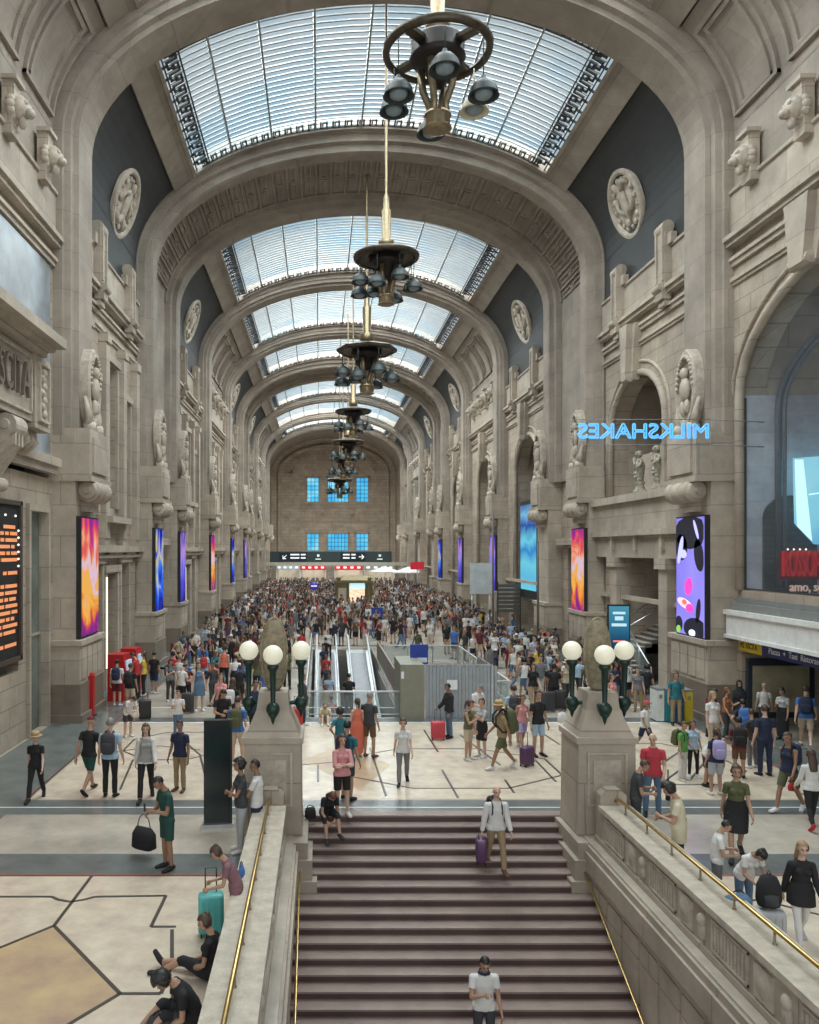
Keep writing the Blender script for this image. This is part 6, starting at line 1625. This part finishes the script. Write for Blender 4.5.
# ---- on the stairs
ST = lambda n: -RISE * n
x = (320 - 320) * 17.9 / 800
person('woman in black sitting at the left end of the top step', .16, 17.98, ST(2) + .0, 15, 'sitstep', ('tshirt', 'black'), ('shorts', 'black'), ('long_hair', 'auburn'), 'mid', 'black', 1.66)
handbag(-.22, 18.2, .005, 10, 'black', 'black bag on the top step beside the sitting woman', w_=.26, h=.24, d=.16, strap=.08)
PP('woman in pink blouse and black shorts with arms crossed at the top of the stairs', 342, 815, 80, 12, 'crossed', ('shirt', 'pink'), ('shorts', 'black'), ('long_hair', BR_), 'light', 'white')
p = PP('person in teal jacket with dark backpack beside the woman in pink blouse', 347, 800, 78, 150, 'stand', ('tshirt', 'teal'), ('shorts', 'charcoal'), ('short_hair', BK), 'mid', 'black')
backpack(p, 'stand', 'navy', 'navy backpack on the person in teal at the stair head')
PP('young woman in white t-shirt and grey trousers walking towards the stairs', 403, 784, 66, -4, 'walkf', ('tshirt', 'white'), ('trousers', 'grey'), ('bun_hair', BR_), 'light', 'black')
sy = STY - RUN * 4.6
p = person('bald man in white shirt and khaki trousers coming down the stairs', (496 - 320) * sy / 800, sy, ST(5), 3, 'carry', ('shirt', 'white'), ('trousers', 'khaki'), None, 'light', 'brown', 1.80)
b = MB()
o = backpack(p, 'carry', 'black', 'black backpack worn by the bald man on the stairs')
q = world_pt(p, 'carry', 'wrR'); suitcase(q[0] - .02, q[1], q[2] - .66, 80, 'purple', 'dark purple case carried by the bald man on the stairs', h=.52, w_=.42, d=.22, tele=False)
sy = STY - RUN * 16.5
p = person('man in white polo with dark collar at the bottom of the picture', (484 - 320) * sy / 800, sy, ST(17), 0, 'phonem', ('tshirt', 'white'), ('trousers', 'charcoal'), ('short_hair', 'black'), 'mid', 'black', 1.76, None, (('collar', 'navy'),))
q = world_pt(p, 'phonem', 'wrL'); handbag(q[0], q[1], q[2] - .42, 90, 'brown', 'small brown bag in the hand of the man in white polo', w_=.2, h=.16, d=.08, strap=.14)
# ---- centre of the concourse
p = PP('man in black vest and white shirt holding a red suitcase by the hoarding', 449, 738, 54, -75, 'standpull', ('jacket', 'black'), ('trousers', 'denim'), ('short_hair', BK), 'tan', 'black', extra=(('tshirt', 'white'),))
suitcase(*F(438, 740), 0, 0, 'crimson', 'bright red suitcase in front of the corrugated hoarding', h=.6, w_=.46)
PP('woman in olive top and pale green shorts by the corrugated hoarding', 468, 760, 60, 60, 'phonef', ('tank', 'olive'), ('shorts', 'beige'), ('pony_hair', BR_), 'mid', 'white')
PP('woman in grey top and black skirt facing the woman in olive', 482, 757, 58, -60, 'gesture', ('tshirt', 'silver'), ('skirt', 'black'), ('bun_hair', BR_), 'light', 'white')
PP('man in white t-shirt with grey cap standing against the hoarding', 477, 737, 54, 30, 'phone', ('tshirt', 'white'), ('shorts', 'khaki'), ('cap', 'grey'), 'light', 'white')
p = PP('man in khaki shirt and shorts striding left under a large pack', 502, 769, 88, -85, 'walk', ('tshirt', 'khaki'), ('shorts', 'olive'), ('sun_hat', 'straw'), 'tan', 'white', h=1.9)
backpack(p, 'walk', 'olive', 'large olive rucksack on the striding man in khaki', 1.35)
p = PP('man in pale blue shirt with dark backpack behind the striding man', 514, 746, 60, 170, 'stand', ('tshirt', 'light blue'), ('shorts', 'charcoal'), ('short_hair', BR_), 'light', 'white')
backpack(p, 'stand', 'charcoal', 'dark rucksack on the man in pale blue shirt')
PP('woman in floral pink top and lilac shorts walking with a case', 522, 750, 56, 10, 'walkf', ('tank', 'pink'), ('shorts', 'lilac'), ('long_hair', 'auburn'), 'mid', 'white')
PP('man in black t-shirt and light blue shorts next to the purple case', 538, 756, 66, 20, 'stand', ('tshirt', 'black'), ('shorts', 'light blue'), ('short_hair', BK), 'mid', 'black')
suitcase(*F(527, 766), 0, 35, 'purple', 'dark purple suitcase leaning between the floral woman and the man in black', h=.55, w_=.42, tele=True)
p = PP('man in black t-shirt standing by the glass railing of the walkways', 349, 716, 42, 175, 'crossedm', ('tshirt', 'black'), ('trousers', 'charcoal'), ('short_hair', BK), 'mid', 'black')
PP('bald man in dark shirt and brown shorts beside the coral dress', 369, 757, 64, 150, 'rest', ('tshirt', 'charcoal'), ('shorts', 'brown'), ('short_hair', GR), 'mid', 'brown')
PP('woman in long coral dress seen from behind', 357, 757, 58, 190, 'stand2', ('tank', 'coral'), None, ('pony_hair', BR_), 'light', 'white', extra=(('longdress', 'coral'),))
PP('person in teal top with back turned near the coral dress', 340, 765, 56, 200, 'hips', ('tshirt', 'teal'), ('trousers', 'denim'), ('curly_hair', BK), 'tan', 'black')
PP('child sitting in cream clothes before the glass railing', 325, 722, 34, 0, 'sitfloor', ('tshirt', 'cream'), ('shorts', 'beige'), ('short_hair', FA), 'light', 'white', h=1.5)
p = PP('hooded person in dark jacket beside the left pillar lamps', 302, 725, 50, 120, 'rest', ('jacket', 'charcoal'), ('trousers', 'navy'), ('short_hair', BR_), 'mid', 'white')
suitcase(*F(297, 728), 0, 10, 'red', 'red suitcase behind the left stair pillar', h=.7)
# ---- left of the pillar
PP('woman in pink sleeveless top left of the left pillar', 224, 690, 46, 170, 'stand2', ('tank', 'coral'), ('trousers', 'black'), ('bun_hair', BR_), 'light', 'black')
p = PP('man in teal top with brown backpack left of the left pillar', 237, 765, 72, 175, 'rest', ('tshirt', 'blue'), ('shorts', 'beige'), ('short_hair', BR_), 'light', 'white')
backpack(p, 'rest', 'olive', 'olive brown backpack on the man left of the left pillar')
PP('person in black standing close behind the dark totem', 222, 750, 66, 20, 'phone', ('tshirt', 'black'), ('trousers', 'black'), ('long_hair', BK), 'mid', 'black')
p = PP('woman with white backpack in the group left of the left pillar', 232, 738, 62, 165, 'stand2', ('tshirt', 'black'), ('leggings', 'charcoal'), ('long_hair', BR_), 'light', 'white')
backpack(p, 'stand2', 'white', 'white backpack worn by a woman left of the left pillar', .9)
PP('man in navy jacket right behind the left globe lamps', 255, 742, 64, 30, 'hips', ('jacket', 'navy'), ('trousers', 'black'), ('short_hair', BK), 'tan', 'black')
PP('woman in pale pink shirt beside the left group', 221, 728, 54, -20, 'gesture', ('tshirt', 'pink'), ('trousers', 'charcoal'), ('long_hair', BR_), 'light', 'white')
# along the left wall
p = PP('man in white t-shirt and maroon shorts with navy backpack near the red post', 117, 706, 46, 180, 'stand', ('tshirt', 'white'), ('shorts', 'maroon'), ('short_hair', BK), 'light', 'white')
backpack(p, 'stand', 'navy', 'navy backpack on the man in maroon shorts')
p = PP('person in black with black backpack and beige shorts by the red machines', 130, 712, 48, 170, 'rest', ('tshirt', 'black'), ('shorts', 'beige'), ('short_hair', BR_), 'mid', 'white')
backpack(p, 'rest', 'black', 'black backpack on the person in beige shorts')
PP('person in red t-shirt among the group at the red machines', 137, 698, 46, -100, 'phone', ('tshirt', 'red'), ('trousers', 'black'), ('short_hair', BK), 'mid', 'black')
PP('woman in yellow top among the group at the red machines', 144, 696, 44, -90, 'stand2', ('tshirt', 'yellow'), ('trousers', 'black'), ('long_hair', BR_), 'mid', 'white')
PP('man in black t-shirt right of the woman in yellow', 154, 694, 42, 160, 'stand', ('tshirt', 'black'), ('shorts', 'navy'), ('short_hair', BK), 'mid', 'white')
PP('woman in white top and beige shorts in the open by black suitcases', 179, 697, 42, 150, 'walkf', ('tshirt', 'white'), ('shorts', 'beige'), ('bun_hair', FA), 'light', 'white')
PP('woman in short blue denim dress near the black suitcases', 199, 711, 48, 20, 'stand2', ('tank', 'denim'), None, ('long_hair', BR_), 'light', 'white', extra=(('dress', 'denim'),))
PP('person in white t-shirt bending over luggage left of centre', 128, 737, 38, 40, 'stooph', ('tshirt', 'white'), ('shorts', 'charcoal'), ('short_hair', BR_), 'light', 'white', h=1.6)
suitcase(*F(145, 720), 0, 12, 'black', 'black suitcase standing alone at left, nearer one', h=.72, w_=.44); suitcase(*F(188, 713), 0, -8, 'charcoal', 'charcoal suitcase beside the woman in denim dress', h=.74, w_=.46)
# ---- right of the stairs
p = PP('bald man in red polo shirt and blue jeans right of the right pillar', 653, 816, 82, -15, 'rest', ('tshirt', 'crimson'), ('trousers', 'denim'), None, 'light', 'black')
x, y = F(668, 800); handbag(x, y, .0, 40, 'black', 'long black umbrella bag at the side of the man in red', w_=.12, h=.5, d=.1, strap=.3)
PP('man in charcoal t-shirt looking at his phone behind the right parapet', 636, 842, 84, 75, 'phone', ('tshirt', 'charcoal'), ('shorts', 'charcoal'), ('short_hair', BR_), 'mid', 'black')
PP('black haired man in long cream t-shirt looking down by the right parapet', 679, 880, 98, -110, 'phone', ('tshirt', 'cream'), ('trousers', 'black'), ('curly_hair', BK), 'mid', 'black', extra=(('longtop', 'cream'),))
PP('young woman in grey-green t-shirt and black skirt walking forward at right', 736, 858, 94, -20, 'walkf', ('tshirt', 'olive'), ('skirt', 'black'), ('bun_hair', BR_), 'mid', 'black')
PP('man in white t-shirt with crossbody strap on his phone by the right parapet', 717, 905, 86, 70, 'phone', ('tshirt', 'white'), ('shorts', 'grey'), ('short_hair', BK), 'mid', 'white')
PP('dark haired person in white t-shirt bending over luggage by the right parapet', 744, 920, 92, 8, 'stooph', ('tshirt', 'white'), ('trousers', 'denim'), ('bun_hair', BK), 'mid', 'white')
x, y = F(741, 950); suitcase(x, y, 0, 10, 'light blue', 'pale blue suitcase in front of the bending person', h=.62, w_=.42, tele=False); handbag(x - .05, y, .65, 15, 'denim', 'soft denim bag lying on the pale blue suitcase', w_=.4, h=.2, d=.28, strap=.08)
x, y = F(770, 950); suitcase(x, y, 0, -8, 'silver', 'grey hard suitcase carrying the black rucksack at right', h=.62, w_=.42, tele=False)
o = thing('rucksack', 'black rucksack standing on the grey hard suitcase', 'backpack', (x - .02, y, .66), R(-8)); b = MB()
b.lathe([(.05, 0), (.16, .02), (.19, .12), (.18, .32), (.12, .46), (.03, .5)], n=16, sc=(1, .7)); part(b, 'body', [clo('black')], o); b = MB(); b.lathe([(.03, .05), (.1, .06), (.11, .2), (.03, .24)], (0, -.1, 0), 12, sc=(1, .6)); part(b, 'front_pocket', [clo('charcoal')], o); b = MB(); b.tube([(-.04, 0, .48), (0, 0, .56), (.04, 0, .48)], .01, 6); part(b, 'loop', [clo('charcoal')], o)
PP('fair long haired woman in black blouse and white leggings, rightmost in front', 801, 946, 106, -12, 'walkf', ('shirt', 'black'), ('leggings', 'white'), ('long_hair', FA), 'light', 'silver', extra=(('longtop', 'black'),))
p = PP('woman in blue vest with red bag hurrying left at the right edge', 789, 812, 80, -60, 'walkf', ('tank', 'navy'), ('shorts', 'olive'), ('short_hair', BR_), 'tan', 'white')
backpack(p, 'walkf', 'navy', 'navy backpack on the woman hurrying with the red bag'); in_hand(p, 'walkf', 'L', 'red', 'bright red small bag carried by the hurrying woman', w_=.2, h=.18, d=.1, strap=.08)
PP('person in white blouse and black trousers at the very right edge', 812, 828, 78, 170, 'walkf', ('shirt', 'white'), ('leggings', 'black'), ('long_hair', BR_), 'light', 'red')
PP('man in red cap and white t-shirt behind the right pillar', 645, 752, 52, 30, 'walk', ('tshirt', 'white'), ('shorts', 'navy'), ('cap', 'crimson'), 'tan', 'white')
p = PP('person in bright green t-shirt and white trousers with dark backpack', 683, 780, 58, 40, 'rest', ('tshirt', 'green'), ('trousers', 'white'), ('short_hair', BR_), 'mid', 'white')
backpack(p, 'rest', 'olive', 'dark green backpack on the person in bright green')
PP('girl in pale blue top and black leggings beside the green t-shirt', 693, 777, 56, -10, 'stand2', ('tshirt', 'light blue'), ('leggings', 'black'), ('long_hair', BR_), 'mid', 'white')
p = PP('girl in navy with bare legs and lilac backpack', 716, 795, 66, 175, 'stand2', ('tshirt', 'navy'), ('shorts', 'silver'), ('pony_hair', BR_), 'mid', 'white')
backpack(p, 'stand2', 'lilac', 'lilac backpack on the girl in navy', 1.05)
PP('person in white and dark clothes leaning forward left of the lilac backpack', 706, 786, 62, 60, 'stoop', ('tshirt', 'white'), ('shorts', 'charcoal'), ('short_hair', BR_), 'mid', 'black')
p = PP('man in black with red pack straps behind the lilac backpack girl', 739, 778, 60, 160, 'straps', ('tshirt', 'maroon'), ('shorts', 'brown'), ('short_hair', BK), 'mid', 'black')
backpack(p, 'straps', 'black', 'large black backpack with red piping in the right group', 1.15)
PP('tall man in navy t-shirt and navy trousers, back turned, right group', 765, 776, 70, 180, 'stand', ('tshirt', 'navy'), ('trousers', 'navy'), ('short_hair', BR_), 'light', 'black')
p = PP('man in blue t-shirt with tan shorts at the right edge by the map case', 806, 748, 66, 150, 'walk', ('tshirt', 'blue'), ('shorts', 'beige'), ('short_hair', BR_), 'light', 'white')
backpack(p, 'walk', 'navy', 'navy backpack on the man in blue t-shirt at right edge')
PP('man in teal shirt and khaki trousers standing by the recycling bins', 676, 725, 52, -5, 'stand', ('tshirt', 'teal'), ('trousers', 'khaki'), ('short_hair', BR_), 'mid', 'black')
PP('woman in black headscarf and long black robe by the right pier', 740, 731, 50, -30, 'stand2', ('shirt', 'black'), None, ('headscarf', 'black'), 'mid', 'black', extra=(('longdress', 'black'),))
PP('person in white t-shirt and beige cap before the map case', 764, 730, 46, 160, 'stand', ('tshirt', 'white'), ('trousers', 'charcoal'), ('cap', 'beige'), 'light', 'white')
PP('woman in grey blouse and long black skirt before the map case', 783, 740, 52, -60, 'phonef', ('tshirt', 'silver'), None, ('bun_hair', BK), 'mid', 'black', extra=(('longdress', 'black'),))
PP('woman in dark dress with arms bare beside the right pier', 726, 738, 50, 40, 'gesture', ('tank', 'rust'), ('trousers', 'charcoal'), ('long_hair', 'auburn'), 'mid', 'black')
PP('man in dark red shirt beside the right pier, reading his phone', 710, 737, 50, 30, 'phone', ('tshirt', 'maroon'), ('trousers', 'black'), ('short_hair', BK), 'mid', 'black')
PP('woman in white blouse in front of the right pier group', 713, 752, 60, 10, 'stand2', ('tshirt', 'white'), ('trousers', 'beige'), ('long_hair', FA), 'light', 'white')
p = PP('person in black with royal blue backpack in the right group', 743, 756, 56, 170, 'hips', ('tshirt', 'black'), ('shorts', 'khaki'), ('short_hair', BK), 'mid', 'white')
backpack(p, 'hips', 'blue', 'royal blue backpack in the middle of the right group', 1.2)
PP('person in navy t-shirt standing before the woman in long black skirt', 752, 768, 58, 200, 'rest', ('tshirt', 'charcoal'), ('trousers', 'grey'), ('short_hair', BR_), 'mid', 'white')
PP('woman with white bag and pink top right of the right pillar lamps', 612, 722, 48, 20, 'stand2', ('tank', 'pink'), ('trousers', 'black'), ('long_hair', BR_), 'mid', 'white')
PP('person in cream hat and beige top left of the right pillar', 566, 706, 46, 10, 'walkf', ('tank', 'beige'), ('trousers', 'charcoal'), ('sun_hat', 'beige'), 'light', 'white')
PP('person in grey t-shirt and light shorts near the right pillar', 541, 700, 44, -20, 'rest', ('tshirt', 'grey'), ('shorts', 'silver'), ('short_hair', BR_), 'light', 'white')
suitcase(*F(548, 712), 0, 10, 'charcoal', 'large dark suitcase nearest the right pillar at left', h=.76, w_=.5); suitcase(*F(560, 710), 0, -10, 'black', 'large black suitcase just left of the right pillar', h=.76, w_=.5)
handbag(*F(562, 722), 0, 20, 'white', 'white carrier bag on the floor by the large suitcases', w_=.36, h=.34, d=.2, strap=.12)

# ---- travellers on the walkway and on the side stair
rnd = random.Random(77)
SHC_ = ['white', 'black', 'navy', 'red', 'charcoal', 'light blue', 'beige', 'pink', 'teal']
for i in range(9):
    yy = 46.6 - 1.35 * i; zz = .24 * (yy - (WY1 - 1.4))
    c = SHC_[i]
    person('traveller in a %s top riding the left walkway, %s' % (c, 'near its upper end' if i < 3 else ('halfway down' if i < 6 else 'near its lower end')), .38 + rnd.uniform(-.18, .18), yy, zz, rnd.choice((0, 0, 180)), rnd.choice(['stand', 'stand2', 'phone', 'rest']), ('tshirt', c), ('trousers', rnd.choice(['black', 'denim', 'charcoal'])), ('short_hair', rnd.choice([BK, BR_])), rnd.choice(['mid', 'light', 'tan']), 'black', 1.68 + .02 * i)

# ---- the crowd down the hall, one by one
UP = [('tshirt', 'white', 13), ('tshirt', 'black', 24), ('tshirt', 'navy', 9), ('tshirt', 'grey', 6), ('tshirt', 'red', 4), ('tank', 'pink', 4), ('tshirt', 'light blue', 5), ('shirt', 'white', 4), ('tshirt', 'beige', 5),
      ('tshirt', 'olive', 4), ('tshirt', 'blue', 4), ('tank', 'black', 4), ('tshirt', 'maroon', 4), ('tshirt', 'teal', 3), ('tshirt', 'coral', 2), ('tshirt', 'yellow', 1), ('tshirt', 'green', 1), ('shirt', 'charcoal', 5), ('tank', 'white', 3), ('tshirt', 'purple', 2), ('tshirt', 'brown', 2)]
LO = [('trousers', 'black', 16), ('trousers', 'denim', 12), ('shorts', 'beige', 9), ('shorts', 'navy', 7), ('trousers', 'khaki', 6), ('shorts', 'black', 8), ('trousers', 'charcoal', 8), ('shorts', 'denim', 6), ('skirt', 'black', 3), ('trousers', 'beige', 4), ('shorts', 'charcoal', 6)]
HR = [('short_hair', 'black', 14), ('short_hair', 'brown', 16), ('long_hair', 'brown', 12), ('long_hair', 'black', 8), ('pony_hair', 'brown', 6), ('bun_hair', 'black', 4), ('short_hair', 'grey', 5), ('long_hair', 'fair', 5), ('curly_hair', 'black', 3), ('cap', 'charcoal', 2), ('cap', 'white', 2)]
PO = ['stand', 'stand2', 'rest', 'walk', 'walkf', 'phone', 'phonef', 'crossed', 'crossedm', 'straps', 'hips', 'pull', 'gesture', 'big', 'standpull']
def pick(L_): 
    return rnd.choices(L_, [q[2] for q in L_])[0]
def free(x, y, d=.62):
    if WX0 - .45 < x < WX1 + .3 and WY0 - .5 < y < WY1 + .6: return False
    if VX0 - .3 < x < VX1 + .5 and 28.2 < y < VY1 + .5: return False
    if -8.9 < x < -7.2 and 31.9 < y < 35.2: return False
    if x < -7.9 or x > 13.4: return False
    if abs(x - kx) < 2.6 and ky - .8 < y < ky + 3: return False
    if abs(x - 5.7 - .9 * (y - 31) / 31) < 0: return False
    for (ox, oy, r) in ((3.9, 59, .8), (-.6, 70, .9), (13.7, 58, 1.3), (12.6, 62, 1.3), (10.4, 48, .5), (12.5, 46, .5), (9.6, 118, 2.6), (12.6, 114, 2.6), (12.35, 33.1, .8), (13.8, 36, 3.0)):
        if abs(x - ox) < r and abs(y - oy) < r: return False
    for (ox, oy) in taken:
        if abs(ox - x) < d and abs(oy - y) < d and math.hypot(ox - x, oy - y) < d: return False
    return True
def zone(x, y):
    s = 'left' if x < .2 else ('right' if x > 5.5 else 'middle')
    if y < 38: return {'left': 'on the left between the first piers', 'right': 'on the right between the first piers', 'middle': 'just beyond the hoarding'}[s]
    if y < 50: return {'left': 'left of the moving walkways', 'right': 'right of the second floor well', 'middle': 'around the floor wells'}[s]
    if y < 64: return {'left': 'in the dense crowd beyond the walkways, left side', 'right': 'in the dense crowd under the cyan screen', 'middle': 'around the blue totem'}[s]
    return {'left': 'in the distant crowd left of the kiosk', 'right': 'in the distant crowd right of the kiosk', 'middle': 'in the distant crowd around the kiosk'}[s]
NT = 0; tries = 0; USED = set()
CLUST = [(-5.0, 32.5, 12), (-3, 36.5, 18), (-5.8, 41, 18), (-3, 45, 20), (9.2, 35, 14), (10.5, 39, 13), (9.2, 44, 18), (11.3, 46, 12), (9.2, 31.5, 9), (11.4, 33, 5)]
def add_crowd(x, y):
    global NT
    up, lo, hr, po = pick(UP), pick(LO), pick(HR), rnd.choice(PO)
    if hr[0] in ('long_hair', 'pony_hair', 'bun_hair') and po in ('stand', 'rest', 'walk', 'phone', 'crossedm'): po = {'stand': 'stand2', 'rest': 'gesture', 'walk': 'walkf', 'phone': 'phonef', 'crossedm': 'crossed'}[po]
    z_ = zone(x, y)
    for _ in range(60):
        if (up[:2], lo[:2], hr[:2], z_) not in USED: break
        up, lo, hr = pick(UP), pick(LO), pick(HR)
    USED.add((up[:2], lo[:2], hr[:2], z_)); tn = 'shirt' if up[0] == 'shirt' else ('sleeveless top' if up[0] == 'tank' else 't-shirt')
    hd_ = {'cap': 'in %s cap,' % hr[1]}.get(hr[0], 'with %s %s hair,' % (hr[0].split('_')[0], hr[1]))
    lab = 'traveller %s %s %s, %s %s, %s' % (hd_, up[1], tn, lo[1], lo[0], z_)
    lab = ' '.join(lab.split()[:16])
    t = person(lab, x, y, 0, rnd.choice([0, 180, 90, -90, 0, 180]) + rnd.uniform(-40, 40), po, up[:2], lo[:2], hr[:2], rnd.choice(['light', 'mid', 'mid', 'tan', 'light', 'dark']), rnd.choice(['white', 'black', 'white', 'brown']), rnd.uniform(1.58, 1.84), 'crowd ' + z_)
    taken.append((x, y)); NT += 1
    if rnd.random() < .10 and y < 50: backpack(t, po, rnd.choice(['black', 'navy', 'charcoal', 'red']), 'backpack on the ' + ' '.join(lab.split()[:12]))
for (cx, cy, n) in CLUST:
    k = 0; tr = 0
    while k < n and tr < 300:
        tr += 1; x, y = rnd.gauss(cx, 1.5), rnd.gauss(cy, 1.9)
        if y > 30 and free(x, y): add_crowd(x, y); k += 1
while NT < 222 and tries < 6000:
    tries += 1; y = 49.2 + 12 * rnd.random() ** 1.1; x = rnd.uniform(-7.6, 12.9)
    if free(x, y, .6): add_crowd(x, y)

# ---- beyond them the crowd merges; too many and too small to tell apart
def lowpoly(pose, key, ratio):
    nm, me = mesh_of(pose, key)
    r = evaluate(me, [('DECIMATE', dict(ratio=ratio))])
    v = np.array([q.co[:] for q in r.vertices]); f = [tuple(q.vertices) for q in r.polygons]; bpy.data.meshes.remove(r); return v, f
mats_far = [SK['mid'], hairm(BK), hairm(BR_)] + [clo(c) for c in ('white', 'black', 'navy', 'grey', 'red', 'light blue', 'beige', 'maroon', 'pink', 'charcoal', 'denim', 'khaki')]
FV = []; FF = []; FM = []
protos = []
for po, up, lo, hr in (('stand', 'tshirt', 'trousers', 'short_hair'), ('walkf', 'tshirt', 'shorts', 'long_hair'), ('rest', 'shirt', 'trousers', 'short_hair'), ('stand2', 'tank', 'trousers', 'long_hair')):
    protos.append([(*lowpoly(po, 'body', .012), 0), (*lowpoly(po, up, .035), 1), (*lowpoly(po, lo, .03), 2), (*lowpoly(po, hr, .08), 3)])
nb = 0; vs_all = []
far_n = 0; tr = 0
while far_n < 1150 and tr < 60000:
    tr += 1; y = 54 + 74 * rnd.random() ** .95; x = rnd.uniform(-7.8, 13.2)
    if y < 61 and rnd.random() < .5: continue
    if not free(x, y, .55): continue
    taken.append((x, y)); far_n += 1
    pr = rnd.choice(protos); a = rnd.uniform(0, 2 * PI); s_ = rnd.uniform(.92, 1.06); Rz = rotz(a) * s_
    c1, c2, c3 = rnd.choice([3, 3, 3, 4, 4, 4, 5, 12, 4, 6, 7, 8, 9, 9, 6, 10, 12, 5, 13, 14, 3, 8]), rnd.choice([4, 12, 13, 14, 9, 4]), rnd.choice([1, 2, 2])
    for (v, f, kk) in pr:
        w_ = v @ Rz.T + np.array([x, y, 0]); vs_all.append(w_)
        FF += [tuple(i + nb for i in q) for q in f]; FM += [{0: 0, 1: c1, 2: c2, 3: c3}[kk]] * len(f); nb += len(v)
me = bpy.data.meshes.new('distant_crowd'); me.from_pydata(np.concatenate(vs_all).tolist(), [], FF)
for m in mats_far: me.materials.append(m)
me.polygons.foreach_set('material_index', FM); me.update()
o = bpy.data.objects.new('distant_crowd', me); COL.objects.link(o); o['kind'] = 'stuff'; o['label'] = 'dense distant crowd of travellers filling the far half of the hall'; o['category'] = 'crowd'
for me in list(bpy.data.meshes):
    if me.users == 0: bpy.data.meshes.remove(me)
